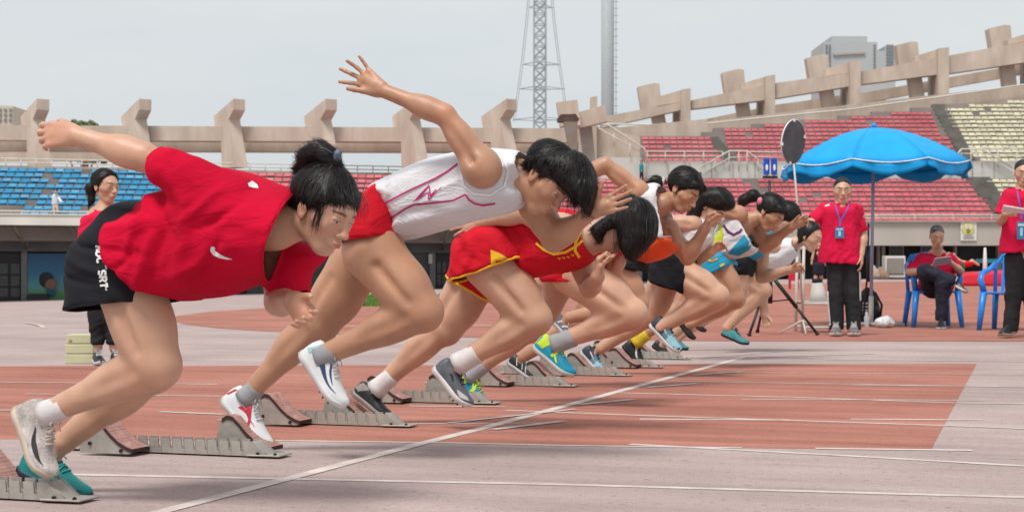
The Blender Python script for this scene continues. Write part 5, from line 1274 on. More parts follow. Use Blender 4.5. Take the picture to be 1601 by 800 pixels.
    hair_from(p, 'hair', prims, ('groups',), gather=(w(-.02,0,.14), hd.u), amp=.0034, freq=120)
    rr = random.Random(4); cv = []
    for i in range(60):
        a = rr.random(); x = 884+a*40; y = 280-abs(a-.5)*10; l = -.06+rr.uniform(-.02,.03); cv.append([(x, y, l), (x+3+rr.uniform(-3,3), y+24, l), (x-2+rr.uniform(-5,5), y+46+rr.uniform(-8,20), l)])
    for i in range(26): x = 826+rr.uniform(0,30); y = 244+rr.uniform(-4,10); cv.append([(x, y, -.075), (x-1, y+14, -.08), (x-3+rr.uniform(-3,3), y+26+rr.uniform(-5,7), -.07)])
    p.strands(cv, .0010)
runner2()
def runner3():
    p = Person('sprinter in red kit with yellow trim, black bob hiding her face', 6.64, TH, (620, 668), GRP, 'skin_light', (.555,.32,.215,1), h=.0085, hf=.0038)
    P = p.P
    p.chain([(765,392,0,38),(810,378,0,36),(860,372,0,36),(900,378,0,31)], 1.2, .04); p.chain([(895,380,0,26),(945,370,0,21)], 1.05, .03)
    hd = p.set_head(970, 353, .0, (.36,-.15,-.92), (.93,0,.36), .97)
    H, K, A = p.leg((768,412,-.085,44), (835,502,-.085,28), (728,562,-.085,13))
    H2, K2, A2 = p.leg((745,430,.09,42), (694,515,.09,27), (598,600,.09,12))
    S1, E1, W1 = p.arm((885,360,-.16,21), (815,332,-.18,16), (752,347,-.17,10)); p.hand(W1, (-.93,0,-.30), (-.3,0,.95), size=.85, curl=((.2,.3,.2),)*4, spread=.16, thumb=(.8,.1))
    S2, E2, W2 = p.arm((905,398,.12,20), (921,452,.10,15), (935,432,-.06,11)); p.hand(W2, (.10,-.15,.95), (.2,-.9,.0), size=.86, curl=((.9,1.2,.8),)*4, spread=.02, thumb=(.5,.5))
    mb = mat('dark_grey_spike_shoe', (.10,.11,.13,1), .45, .15, 20); mk = mat('black_shoe', (.015,.015,.017,1), .4, .1, 20); ms = MATS['white_sole']
    mt = mat('tan_sole', (.32,.28,.25,1), .7)
    put_shoe(p, A, K, -.085, (679,574), (733,638), (.77,0,.64), mb, ms, m_sockw, 15, 15, .065, laces=mat('navy_laces', (.02,.025,.05,1), .8), spikes=True, sole=.014, patches=[('toe_panel', [(.62,25),(.72,40),(.85,55)], [(.76,14),(.84,24),(.92,40)], mat('silver_panel', (.48,.48,.50,1), .4)), ('side_mark', [(.3,30),(.45,22)], [(.33,36),(.46,28)], mk)])
    put_shoe(p, A2, K2, .09, (553,612), (608,655), (.72,0,.70), mk, mt, m_sockw, 14, 14, .065, laces=mk, patches=[('heel_panel', [(.0,20),(.06,50),(.2,70)], [(.12,14),(.2,30),(.3,50)], mat('taupe_heel', (.25,.23,.21,1), .7))])
    p.build_body()
    m_red = MATS['red_running_cloth']; m_yel = mat('yellow_trim', (.80,.46,.02,1), .7)
    near = p.infl([(706,380),(720,362),(748,345),(785,352),(812,395),(815,440),(770,470),(700,470),(698,430)], -.085, .135, .075)
    o, V, Q = p.cloth('shorts', [([near], [(716,441,806,409,760,520,0)]), ([p.infl([(708,376),(760,368),(780,430),(780,490),(680,480),(696,425)], .08, .10, .07)], [(696,432,753,463,700,500,0)])], m_red, h=.007, noise=(.004,6,13,-60), k=.015,
        folds=[([(735,365),(750,390),(745,420)], -.006, 6), ([(760,370),(765,395),(755,420)], .006, 6)])
    p.trim(o, V, Q, [(716,441,806,409,760,520,0), (696,432,753,463,700,500,0)], m_yel, .0065, 'hem_trim')
    p.poly_decal([(V, Q)], [(767,390),(778,394),(790,401),(802,410),(790,411),(768,413)], m_yel, 'side_panel', o, .003)
    tor = [(712,372),(730,354),(752,339),(778,329),(815,324),(860,323),(898,334),(921,354),(934,372),(922,396),(904,413),(868,425),(830,433),(808,428),(790,402),(765,384),(735,378)]
    st, V, Q = p.cloth('singlet', [([p.infl(tor, 0, .158, .10)], [(914,338,930,400,960,360,0)])], m_red, h=.0065, noise=(.0045,5,14,15),
        folds=[([(770,340),(790,370),(800,410)], .008, 8), ([(795,338),(825,370),(840,412)], -.007, 7), ([(830,350),(850,380),(860,412)], .006, 7)])
    p.decal([(V, Q)], [(918,346),(908,362),(900,378),(899,392),(906,402)], 4.5, m_yel, 'armhole_trim', st, .004)
    p.decal([(V, Q)], [(838,380),(850,390),(866,397),(884,394),(900,385),(912,374),(921,362)], 4.0, m_yel, 'side_trim', st, .004)
    for x, y in ((872,402),(879,401),(886,400),(893,397)): p.decal([(V, Q)], [(x, y), (x+3, y+3), (x+4, y)], 1.4, m_yel, 'letter_stroke', st, n=5)
    hp = [(918,358),(926,349),(940,340),(960,326),(982,311),(1000,308),(1014,320),(1022,344),(1020,370),(1008,386),(994,402),(981,409),(972,400),(966,388),(962,374),(957,362),(951,366),(944,380),(934,383),(926,374)]
    hair_from(p, 'hair', [([p.infl(hp, -.01, .105, .06, .012, smooth=4)], []), ([hd.E((-.022,0,.044), (.106,.090,.094), .02)], [(hd.w(.03,0,.02), nrm(hd.f*.7-hd.u*.7))])], ('groups',), gather=(P(985,305), (0,0,1)), amp=.0036, freq=110)
    rr = random.Random(6); cv = []
    for i in range(70):
        a = rr.random(); x = 960+a*55; y = 350+rr.uniform(-10,8); l = -.09+rr.uniform(-.01,.04); cv.append([(x, y, l), (x+rr.uniform(-3,2), y+26, l), (x-3+rr.uniform(-5,4), y+44+rr.uniform(-6,16), l)])
    p.strands(cv, .0012)
runner3()
m_ltsole = mat('pale_rubber_sole', (.50,.50,.48,1), .7)
m_bluefade = mat('navy_to_ice_blue_shoe', (.02,.035,.06,1), .5, .1, 14, col2=(.20,.45,.55,1), detail=3)
def runner4():
    p = Person('red-kit sprinter half hidden behind the girl with the bob, grey socks and lime-heeled shoes', 7.9, TH, (760, 636), GRP, 'skin_fair', h=.0105, hf=.0055)
    P = p.P
    p.chain([(885,412,0,34),(920,388,0,32),(960,372,0,28)], 1.2, .04); p.chain([(960,372,0,20),(992,358,0,16)], 1, .02)
    hd = p.set_head(990, 354, .05, (.5,-.1,-.85), (.85,0,.5), .93)
    H, K, A = p.leg((898,426,-.085,37), (988,494,-.085,25), (878,534,-.085,11))
    H2, K2, A2 = p.leg((872,430,.09,36), (828,515,.09,22), (742,582,.09,10))
    S1, E1, W1 = p.arm((958,368,-.16,17), (898,352,-.19,13), (850,372,-.18,8)); p.hand(W1, (-.95,0,-.2), (0,0,1), size=.8, curl=((.4,.5,.3),)*4)
    S2, E2, W2 = p.arm((965,385,.14,15), (955,425,.15,12), (985,385,.10,8)); p.hand(W2, (.7,0,.7), (-.7,0,.7), size=.8, curl=((.6,.8,.5),)*4)
    mb = mat('bright_blue_mesh_shoe', (.005,.24,.38,1), .5, .1, 20, bump=.3, bscale=200); mlime = mat('lime_trim', (.50,.68,.03,1), .6)
    pt = [('heel_panel', [(.0,14),(.02,45),(.06,80)], [(.20,14),(.26,40),(.32,70)], mlime), ('wave_stripe', [(.40,14),(.44,40),(.40,66)], [(.46,14),(.50,40),(.46,66)], mlime), ('wave_stripe', [(.28,66),(.42,30),(.56,12)], [(.33,68),(.47,34),(.62,14)], mlime)]
    put_shoe(p, A, K, -.085, (834,541), (895,591), (.55,0,.83), mb, m_ltsole, m_sockg, 13, 13, .07, laces=mlime, patches=pt, high=1.1)
    put_shoe(p, A2, K2, .09, (712,598), (765,640), (.6,0,.8), mb, m_ltsole, m_sockg, 11.5, 11.5, .07, laces=mlime, patches=pt)
    p.build_body()
    p.cloth('shorts', [([p.infl([(850,402),(880,392),(910,396),(925,420),(920,450),(880,468),(850,462),(842,430)], 0, .20, .08)], [(846,438,912,441,880,480,0)])], MATS['red_running_cloth'], h=.010)
    p.cloth('singlet', [([p.infl([(870,400),(895,375),(930,355),(960,350),(975,370),(965,395),(920,410),(885,420)], 0, .16, .08)], [])], MATS['red_running_cloth'], h=.010)
    hair_from(p, 'hair', [hd.E((-.022,0,.044), (.108,.090,.094), .02)], [(hd.w(.07,0,.03), nrm(hd.f*.7-hd.u*.7))], h=.006, gather=(hd.w(0,0,.15), hd.u))
runner4()
def runner5():
    p = Person('sprinter with low ponytail in white and orange singlet, bent elbow raised behind her', 9.15, TH, (815, 600), GRP, 'skin_tan', h=.0105, hf=.0045)
    P = p.P
    p.chain([(960,400,0,27),(985,370,0,25),(1005,335,0,26),(1015,320,0,23)], 1.25, .04); p.chain([(1015,322,0,20),(1030,322,0,16),(1052,312,0,14)], 1.05, .02)
    hd = p.set_head(1068, 299, .0, (.72,-.26,-.62), (.64,-.05,.76), .98)
    H, K, A = p.leg((962,418,-.085,30), (994,478,-.085,19), (890,497,-.085,8))
    H2, K2, A2 = p.leg((952,425,.09,28), (905,505,.09,18), (818,558,.09,8.5))
    S1, E1, W1 = p.arm((1002,303,-.12,15), (946,257,-.2,12), (893,285,-.22,7.5)); p.hand(W1, (-.9,0,-.4), (0,0,1), size=.8, curl=((.4,.5,.3),)*4)
    S2, E2, W2 = p.arm((1042,355,.12,15), (1075,403,.14,12.5), (1103,356,.08,8.5)); p.hand(W2, (.25,-.1,.96), (.2,-.95,.0), size=.86, curl=((.9,1.2,.8),(1.,1.2,.8),(1.,1.2,.8),(1.05,1.2,.8)), spread=.03, thumb=(.6,.5))
    mg = mat('grey_running_shoe', (.12,.13,.16,1), .5, .12, 20); mw = mat('white_shoe_stripe', (.62,.62,.62,1), .5)
    put_shoe(p, A, K, -.085, (862,499), (897,535), (.65,0,.75), mg, m_ltsole, patches=stripes('both', (.2,.4,.55), 15, 60, mw), laces=mw)
    put_shoe(p, A2, K2, .09, (794,566), (838,596), (.55,0,.83), MATS['black_shoe'], m_ltsole, patches=stripes('both', (.15,.35,.5), 60, 14, mw, .03), laces=mw)
    p.build_body(); p.eyes(.5, near_only=True)
    mor = mat('orange_running_cloth', (.74,.075,.012,1), .75, .05, 6, sheen=.05)
    p.cloth('shorts', [([p.infl([(940,385),(965,378),(995,392),(1000,430),(975,440),(935,425)], 0, .20, .07)], [(938,404,990,420,960,460,0)])], m_black, h=.009)
    tor = [(950,388),(962,355),(982,312),(995,293),(1012,286),(1034,293),(1042,320),(1052,350),(1058,380),(1040,398),(1015,408),(985,414),(955,408)]
    o, V, Q = p.cloth('singlet', [([p.infl(tor, 0, .178, .08)], [(1033,286,1042,345,1075,310,0),(940,352,1055,373,960,420,0)])], m_whitecl, h=.008, noise=(.004,6,14,60))
    p.cloth('lower_panel', [([p.infl(tor, 0, .165, .09)], [(940,352,1055,373,1000,300,0),(1052,340,1062,395,1090,360,0)])], mor, h=.008, noise=(.004,6,14,20), parent=o)
    w = hd.w
    hair_from(p, 'hair', [hd.E((-.022,0,.044), (.108,.090,.096), .02), hd.C((.055,.045,.085), (.085,.054,.035), .018, .010, .02), hd.C((.055,-.045,.085), (.085,-.052,.03), .020, .012, .02)], [(w(.080,0,.040), nrm(hd.f*.62-hd.u*.78)), (w(.012,0,-.005), nrm(hd.f*.75-hd.u*.66))], h=.0045, gather=(P(1034,283,0), (1,0,-.1)), amp=.003, freq=90)
    hair_from(p, 'ponytail', [p.cone((1036,284,0,5),(1026,284,0,8.5)), p.cone((1026,284,0,8.5),(1014,290,0,6)), p.cone((1014,290,0,6),(1004,298,0,2))], h=.0045, gather=(P(1034,283,0), (1,0,0)))
    b = MB(); c = p.fr.world(P(1037,283,0)); b.sphere(tuple(c), .024, 10, 8, (.5,1,1)); b.build('hair_tie', mw, p.root, True)
    rr = random.Random(8); p.strands([[(1085+rr.uniform(-4,12), 272+rr.uniform(-5,5), -.04), (1096+rr.uniform(-3,3), 290, -.05), (1094+rr.uniform(-5,5), 312+rr.uniform(-6,6), -.045)] for _ in range(40)], .0013)
runner5()
def runner6():
    p = Person('sprinter in black shorts with her fist raised, dark hair hanging over her face', 10.25, TH, (930, 580), GRP, 'skin_fair', h=.0115, hf=.0055)
    P = p.P
    p.chain([(1045,402,0,25),(1068,378,0,23),(1090,358,0,22)], 1.2, .04); p.chain([(1090,358,0,16),(1103,342,0,13)], 1, .02)
    hd = p.set_head(1112, 325, .0, (.62,-.15,-.77), (.78,0,.60), .97)
    H, K, A = p.leg((1055,422,-.085,28), (1121,466,-.085,19.5), (1032,512,-.085,9))
    H2, K2, A2 = p.leg((1042,432,.09,26), (1014,495,.09,18), (940,545,.09,8))
    S1, E1, W1 = p.arm((1086,352,-.12,12), (1050,348,-.18,11), (1015,372,-.18,7)); p.hand(W1, (-.9,0,-.4), (0,0,1), size=.8)
    S2, E2, W2 = p.arm((1080,378,.12,14), (1063,424,.12,12.5), (1112,393,.02,8)); p.hand(W2, (.85,-.05,.5), (-.3,-.6,.6), size=.9, curl=((.7,.9,.6),(.8,1.,.6),(.8,1.,.6),(.7,.9,.6)), spread=.05, thumb=(.6,.3))
    m1 = mat('ice_blue_shoe_front', (.28,.52,.60,1), .5, .06, 20); mn = mat('dark_navy_shoe', (.025,.035,.06,1), .5, .1, 20); mw = MATS['white_shoe_stripe']
    pt = [('toe_fade', [(.55,8),(.55,45),(.55,90),(.55,135),(.55,172)], [(.97,8),(.97,45),(.97,90),(.97,135),(.97,172)], m1), ('mid_fade', [(.40,8),(.38,40),(.40,70)], [(.56,8),(.56,40),(.56,70)], mat('steel_blue_fade', (.10,.20,.27,1), .5)), ('side_mark', [(.2,40),(.4,24),(.55,30)], [(.22,46),(.41,29),(.55,34)], mw)]
    put_shoe(p, A, K, -.085, (1016,507), (1061,553), (.68,0,.72), mn, MATS['white_sole'], patches=pt, laces=mn, high=1.05)
    put_shoe(p, A2, K2, .09, (908,549), (944,588), (.68,0,.72), mn, MATS['white_sole'], patches=pt, laces=mn)
    p.build_body()
    p.cloth('shorts', [([p.infl([(1020,398),(1040,385),(1068,388),(1082,415),(1078,455),(1050,470),(1012,448),(1012,425)], 0, .205, .08)], [(1010,432,1072,457,1030,480,0)])], m_black, h=.009, noise=(.004,6,14,-60))
    p.cloth('singlet', [([p.infl([(1022,402),(1045,368),(1072,348),(1098,342),(1108,358),(1105,382),(1075,404),(1045,414)], 0, .165, .08)], [])], m_whitecl, h=.009)
    hp = [(1078,318),(1090,300),(1108,292),(1128,292),(1142,304),(1146,320),(1138,328),(1120,332),(1104,328),(1098,340),(1092,358),(1082,368),(1068,362),(1068,345)]
    hair_from(p, 'hair', [p.infl(hp, 0, .10, .055, .012, smooth=4)], (), h=.005, gather=(P(1090,300,0), (0,0,1)))
    rr = random.Random(9); p.strands([[(1085+rr.uniform(-10,10), 330, -.07), (1082+rr.uniform(-10,10), 350, -.08), (1080+rr.uniform(-12,12), 368+rr.uniform(-8,6), -.07)] for _ in range(30)], .0014)
runner6()
def runner7():
    p = Person('sprinter with pink-tied ponytail in lime, white and blue singlet, arm reaching forward', 11.2, TH, (1000, 572), GRP, 'skin_tan', h=.012, hf=.005)
    P = p.P
    p.chain([(1118,402,0,22),(1138,378,0,20),(1156,352,0,21)], 1.2, .04); p.chain([(1158,348,0,16),(1186,340,0,11)], 1.05, .02)
    hd = p.set_head(1203, 334, .0, (.68,-.24,-.68), (.70,-.04,.70), .98)
    H, K, A = p.leg((1120,412,-.085,23), (1147,468,-.085,16), (1082,506,-.085,7))
    H2, K2, A2 = p.leg((1108,418,.09,21), (1068,480,.09,15), (1000,530,.09,7))
    S1, E1, W1 = p.arm((1156,336,-.12,12), (1126,326,-.18,10), (1100,345,-.18,6)); p.hand(W1, (-.9,0,-.4), (0,0,1), size=.8)
    S2, E2, W2 = p.arm((1178,352,.12,13), (1196,386,.14,11), (1238,354,.06,6.5)); p.hand(W2, (.86,-.05,.42), (-.3,-.5,.8), size=.92, curl=((.25,.5,.3),(.4,.8,.5),(.5,.8,.5),(.5,.8,.5)), spread=.08, thumb=(.6,.2))
    mk = MATS['black_shoe']; mw = MATS['white_shoe_stripe']; my = mat('yellow_sock', (.62,.47,.03,1), .9, .08, 30)
    put_shoe(p, A, K, -.085, (1061,502), (1084,532), (.7,0,.7), mk, mk)
    put_shoe(p, A2, K2, .09, (974,540), (1010,578), (.7,0,.7), mk, mk, my, 9.5, 9, .07, laces=mk, patches=[('side_mark', [(.3,50),(.42,25),(.55,14)], [(.36,54),(.50,30),(.62,18)], mw)])
    p.build_body(); p.eyes(.3, near_only=True)
    mbl = mat('turquoise_running_cloth', (.012,.28,.46,1), .7, .05, 8); mli = mat('lime_cloth', (.52,.62,.02,1), .7); myo = mat('amber_print', (.80,.50,.03,1), .7)
    o, V, Q = p.cloth('shorts', [([p.infl([(1098,400),(1115,390),(1135,392),(1146,418),(1138,440),(1095,440)], 0, .205, .06)], [(1094,414,1116,430,1105,460,0),(1112,430,1146,416,1130,460,0)])], mbl, h=.009)
    p.decal([(V, Q)], [(1104,404),(1112,408),(1122,404)], 3, myo, 'print', o, n=8); p.decal([(V, Q)], [(1126,416),(1132,412)], 3, myo, 'print', o, n=4)
    tor = [(1102,404),(1108,375),(1122,350),(1142,332),(1162,326),(1178,340),(1186,362),(1178,392),(1150,404),(1122,408)]
    o, V, Q = p.cloth('singlet', [([p.infl(tor, 0, .168, .08)], [(1148,322,1172,366,1190,330,0)])], m_whitecl, h=.009)
    p.poly_decal([(V, Q)], [(1109,382),(1113,362),(1126,347),(1131,360),(1130,378),(1116,392)], mli, 'lime_panel', o, .003)
    p.poly_decal([(V, Q)], [(1138,396),(1150,382),(1168,362),(1174,364),(1178,376),(1172,390),(1155,400)], mbl, 'blue_panel', o, .003)
    p.decal([(V, Q)], [(1176,366),(1179,374),(1177,384)], 4, myo, 'edge', o, n=6)
    p.decal([(V, Q)], [(1131,352),(1138,362),(1147,367),(1157,362),(1166,350)], 4, mat('purple_trim', (.14,.015,.12,1), .7), 'neck_trim', o, .003, n=14)
    w = hd.w
    hair_from(p, 'hair', [hd.E((-.022,0,.044), (.110,.092,.098), .02), hd.C((.055,.045,.085), (.090,.054,.035), .018, .010, .02), hd.C((.055,-.045,.085), (.088,-.052,.03), .020, .012, .02)], [(w(.080,0,.036), nrm(hd.f*.62-hd.u*.78)), (w(.012,0,-.005), nrm(hd.f*.75-hd.u*.66))], h=.005, gather=(P(1190,308,0), (.4,0,.9)), amp=.003, freq=90)
    hair_from(p, 'ponytail', [p.cone((1190,310,0,5),(1178,306,0,9)), p.cone((1178,306,0,9),(1164,312,0,8)), p.cone((1164,312,0,8),(1155,325,0,3))], h=.005, gather=(P(1190,308,0), (1,0,0)))
    b = MB(); b.sphere(tuple(p.fr.world(P(1189,315,-.04))), .030, 10, 8, (.8,1,1)); b.build('hair_tie', mat('pink_hair_tie', (.60,.16,.24,1), .7), p.root, True)
    b = MB(); b.sphere(tuple(p.fr.world(P(1195,307,0))), .026, 10, 8, (.5,1,1)); b.build('hair_tie', mw, p.root, True)
runner7()
def runner8():
    p = Person('sprinter almost hidden behind the ponytailed girl, one forearm held level in front', 12.25, TH, (1035, 562), GRP, 'skin_fair', h=.0135, hf=.006)
    P = p.P
    p.chain([(1152,410,0,20),(1172,385,0,19),(1190,365,0,18)], 1.2, .04); p.chain([(1192,362,0,12),(1212,352,0,10)], 1, .02)
    hd = p.set_head(1228, 343, .0, (.62,-.15,-.77), (.78,0,.62), .95)
    H, K, A = p.leg((1152,420,-.085,20), (1150,470,-.085,14), (1095,505,-.085,6.5))
    H2, K2, A2 = p.leg((1140,425,.09,20), (1102,480,.09,13), (1040,535,.09,6.5))
    S1, E1, W1 = p.arm((1180,368,-.14,11), (1152,375,-.16,9), (1130,395,-.16,6)); p.hand(W1, (-.9,0,-.4), (0,0,1), size=.8)
    S2, E2, W2 = p.arm((1192,382,.10,11.5), (1190,434,.12,9.5), (1236,421,.02,6.5)); p.hand(W2, (.97,-.1,.15), (-.1,-.5,.9), size=.9, curl=((.7,.9,.6),)*4, spread=.05)
    mk = MATS['black_shoe']; put_shoe(p, A, K, -.085, (1078,500), (1102,520), (.6,0,.8), mk, mk); put_shoe(p, A2, K2, .09, (1020,540), (1050,560), (.6,0,.8), mk, mk)
    p.build_body()
    p.cloth('shorts', [([p.infl([(1135,400),(1155,392),(1175,402),(1172,430),(1155,440),(1130,430)], 0, .2, .08)], [(1130,428,1175,432,1150,450,0)])], m_black, h=.012)
    p.cloth('singlet', [([p.infl([(1142,405),(1158,372),(1185,352),(1202,356),(1205,375),(1190,398),(1160,412)], 0, .165, .08)], [])], MATS['turquoise_running_cloth'], h=.012)
    hair_from(p, 'hair', [hd.E((-.022,0,.044), (.112,.095,.098), .02)], [(hd.w(.07,0,.02), nrm(hd.f*.7-hd.u*.7))], h=.006, gather=(hd.w(0,0,.15), hd.u))
runner8()
def runner9():
    p = Person('sprinter in white t-shirt and black shorts with side stripes, farthest along the start line', 13.5, TH, (1150, 546), GRP, 'skin_light', h=.0135, hf=.006)
    P = p.P
    p.chain([(1160,412,0,19),(1190,398,0,18),(1222,388,0,17)], 1.2, .04); p.chain([(1225,386,0,12),(1248,378,0,9)], 1, .02)
    hd = p.set_head(1266, 371, .0, (.86,-.28,-.42), (.46,-.05,.88), .95)
    H, K, A = p.leg((1166,424,-.085,19), (1194,456,-.085,12.5), (1137,512,-.085,6.5))
    H2, K2, A2 = p.leg((1155,428,.09,18), (1120,485,.09,12), (1060,528,.09,6))
    S1, E1, W1 = p.arm((1215,385,-.14,10), (1175,395,-.16,8), (1150,415,-.16,5)); p.hand(W1, (-.9,0,-.4), (0,0,1), size=.8)
    S2, E2, W2 = p.arm((1200,398,.02,11), (1191,445,.0,9), (1195,490,-.02,6.5)); p.hand(W2, (.25,-.1,-.95), (.9,-.3,.2), size=.9, curl=((.7,.8,.5),)*4, spread=.06, thumb=(.7,.2))
    mt = mat('sea_green_shoe', (.04,.22,.25,1), .55, .1, 20); mk = MATS['black_shoe']
    put_shoe(p, A, K, -.085, (1128,522), (1170,540), (.25,0,.97), mt, mk, laces=MATS['navy_laces']); put_shoe(p, A2, K2, .09, (1045,532), (1075,548), (.6,0,.8), mt, mk)
    p.build_body(); p.eyes(.5, near_only=True)
    o, V, Q = p.cloth('shorts', [([p.infl([(1133,404),(1155,396),(1182,400),(1190,425),(1182,455),(1150,462),(1132,425)], 0, .20, .07)], [(1148,452,1190,422,1185,470,0), (1128,412,1152,456,1125,450,0)])], m_black, h=.012)
    for d in (0, 4): p.decal([(V, Q)], [(1145+d,427-d*.2),(1152+d,434-d*.2),(1159+d,441-d*.2)], 1.6, m_print, 'side_stripe', o, n=6)
    p.cloth('shirt', [([p.infl([(1140,404),(1160,388),(1195,376),(1228,372),(1248,378),(1244,398),(1222,416),(1185,424),(1150,412)], 0, .18, .08)], [(1238,370,1250,400,1262,380,0)])], m_whitecl, h=.011)
    w = hd.w
    hair_from(p, 'hair', [hd.E((-.022,0,.040), (.108,.092,.098), .02), hd.C((-.05,.03,-.03), (-.04,.05,-.10), .04, .03, .03)], [(w(.075,0,.050), nrm(hd.f*.75-hd.u*.66)), (w(.012,0,-.02), nrm(hd.f*.95-hd.u*.3))], h=.006, gather=(hd.w(0,0,.15), hd.u))
runner9()
# ================================================================ OFFICIALS AND FIELD EQUIPMENT
m_polo = mat('bright_crimson_polo', (.62,.008,.055,1), .85, .06, 6, bump=.2, bscale=500, spec=.2, wr=.35, wrs=(6,8,14))
m_trou = mat('black_trousers', (.014,.014,.018,1), .8, .15, 6, bump=.2, bscale=400); m_navy = mat('dark_navy_trousers', (.012,.014,.030,1), .8, .12, 6)
m_badge = mat('blue_badge_card', (.03,.20,.40,1), .35, .1, 20); m_lany = mat('violet_blue_lanyard', (.14,.10,.45,1), .6)
m_paper = mat('white_paper', (.72,.70,.72,1), .8, .03)
def short_hair(p, h=.006, grey=False):
    hd = p.head; hair_from(p, 'hair', [hd.E((-.018,0,.044), (.098,.080,.085), .02)], [(hd.w(.066,0,.094), nrm(hd.f*.88-hd.u*.47)), (hd.w(.012,0,.0), nrm(hd.f*.75-hd.u*.66))], h=h, gather=(hd.w(0,0,.15), hd.u), amp=.001, m=mat('grey_cropped_hair', (.16,.15,.15,1), .7, .3, 20) if grey else mat('black_cropped_hair', (.015,.013,.013,1), .6, .3, 20))
def lanyard(p, V, Q, o, L, badge):
    for i, ln in enumerate(L): p.decal([(V, Q)], ln, 2.2, m_lany, 'lanyard', o, .004, n=14)
    x0, y0, x1, y1 = badge; T = p.bvh([(V, Q)]); c = p.hit(T, (x0+x1)/2, (y0+y1)/2, .01); Y = c[1]-.012
    b = MB(); P = [W(x0,y1,Y), W(x1,y1,Y), W(x1,y1,Y)+Vector((0,.004,0)), W(x0,y1,Y)+Vector((0,.004,0)), W(x0,y0,Y), W(x1,y0,Y), W(x1,y0,Y)+Vector((0,.004,0)), W(x0,y0,Y)+Vector((0,.004,0))]; b.hexa(P); bo = b.build('badge', m_badge, p.root)
    b = MB(); cx = (x0+x1)/2; w_ = (x1-x0); h_ = y1-y0
    for a, d, e, f in ((-.38,.12,.38,.26),(-.14,.36,.14,.80)): b.add([W(cx+w_*a,y0+h_*f,Y-.001), W(cx+w_*e,y0+h_*f,Y-.001), W(cx+w_*e,y0+h_*d,Y-.001), W(cx+w_*a,y0+h_*d,Y-.001)], [(0,1,2,3)])
    pr = b.build('badge_print', mat('pale_blue_print', (.45,.62,.72,1), .5), bo); pr['kind'] = 'stuff'
def official1():
    p = Person('man in crimson polo and striped black trousers standing by the umbrella, badge on his chest', 16.8, 0, (1318, 525), None, 'skin_fair', h=.013, hf=.0045)
    P = p.P
    p.chain([(1316,402,0,16),(1316,370,0,18),(1315,335,0,22)], .75, .05); p.chain([(1316,330,0,10),(1316,312,0,8.5)], 1, .03)
    hd = p.set_head(1317, 299, -.02, (-.12,-1,-.10), (0,-.08,1), 1.10)
    for s_, x in ((1,1306),(-1,1332)): p.chain([(x,408,0,13),(x+s_*-2,465,0,9),(x-s_*2,515,0,6)], 1, .03)
    p.arm((1341,331,0,8.5), (1350,368,.02,6.8), (1347,398,-.06,4.6)); p.hand(P(1347,400,-.06), (0,-.1,-1), (-.3,-1,0), size=.95, curl=((.3,.4,.3),)*4, spread=.03)
    p.arm((1289,331,0,8.5), (1270,345,-.05,6.5), (1262,362,-.2,4.6)); p.hand(P(1262,364,-.2), (-.3,-.4,-.8), (0,-1,.3), size=.95, curl=((.4,.5,.3),)*4)
    mg = mat('grey_red_trainer', (.16,.15,.15,1), .6, .15, 20); mr = mat('red_rubber_sole', (.50,.02,.03,1), .6); mw = MATS['white_shoe_stripe']
    for x in (1307, 1335):
        s_ = Shoe(P(x+1,516,.05), P(x-1,524,-.22), (0,.05,1), wid=1.25); s_.build(p, mg, mw, laces=mw, patches=[('red_panel', [(.55,20),(.75,40),(.9,70)], [(.75,10),(.9,30),(.97,50)], mr), ('red_panel', [(.1,30),(.1,90),(.1,150)], [(.3,30),(.3,90),(.3,150)], mr)])
    p.build_body(brow=1.3); p.eyes(.30)
    o, V, Q = p.cloth('trousers', [([p.cone((1306,398,0,15),(1307,460,0,12),.95,.03), p.cone((1307,460,0,12),(1308,514,0,11),.95,.03)], [(1290,515,1325,515,1308,540,0)]), ([p.cone((1330,398,0,15),(1333,460,0,12),.95,.03), p.cone((1333,460,0,12),(1335,514,0,11),.95,.03)], [(1320,515,1350,515,1335,540,0)])], m_trou, h=.012, k=.03, noise=(.0035,9,9,80))
    for pts in ([(1293,425),(1295,470),(1298,508)], [(1344,425),(1345,470),(1346,508)]): p.decal([(V, Q)], pts, 2.2, m_print, 'side_stripe', o, .004, n=24)
    tor = [(1283,324),(1300,317),(1316,320),(1332,317),(1344,323),(1345,360),(1346,392),(1346,440),(1316,445),(1284,440),(1284,392),(1285,360)]
    o, V, Q = p.cloth('polo_shirt', [([p.infl(tor, 0, .135, .10, smooth=4)], [(1280,410,1350,414,1316,440,0),(1306,317.5,1327,317.5,1316,300,0)]),
        ([p.cone((1338,329,0,11),(1349,362,.02,9.5))], [(1338,366,1357,360,1350,380,0)]), ([p.cone((1292,329,0,11),(1270,343,-.04,9.5))], [(1275,352,1262,336,1255,350,0)])], m_polo, h=.010, noise=(.005,5,12,70), k=.025)
    c = P(1316,318,-.02)
    b = MB(); b.tube([p.fr.world(c+np.array([math.cos(a)*.075, math.sin(a)*.070, .012-.022*(math.sin(a) < -.3)])) for a in np.linspace(-1.2, 4.34, 15)], .012, 6); b.build('collar', m_polo, o, True)
    lanyard(p, V, Q, o, ([(1306,319),(1309,332),(1313,344),(1313,354)], [(1328,319),(1321,334),(1314,345),(1313,354)]), (1306,355,1319.5,372))
    p.decal([(V, Q)], [(1290,322),(1297,320)], 2, m_print, 'shoulder_print', o, .003, n=5)
    short_hair(p)
official1()
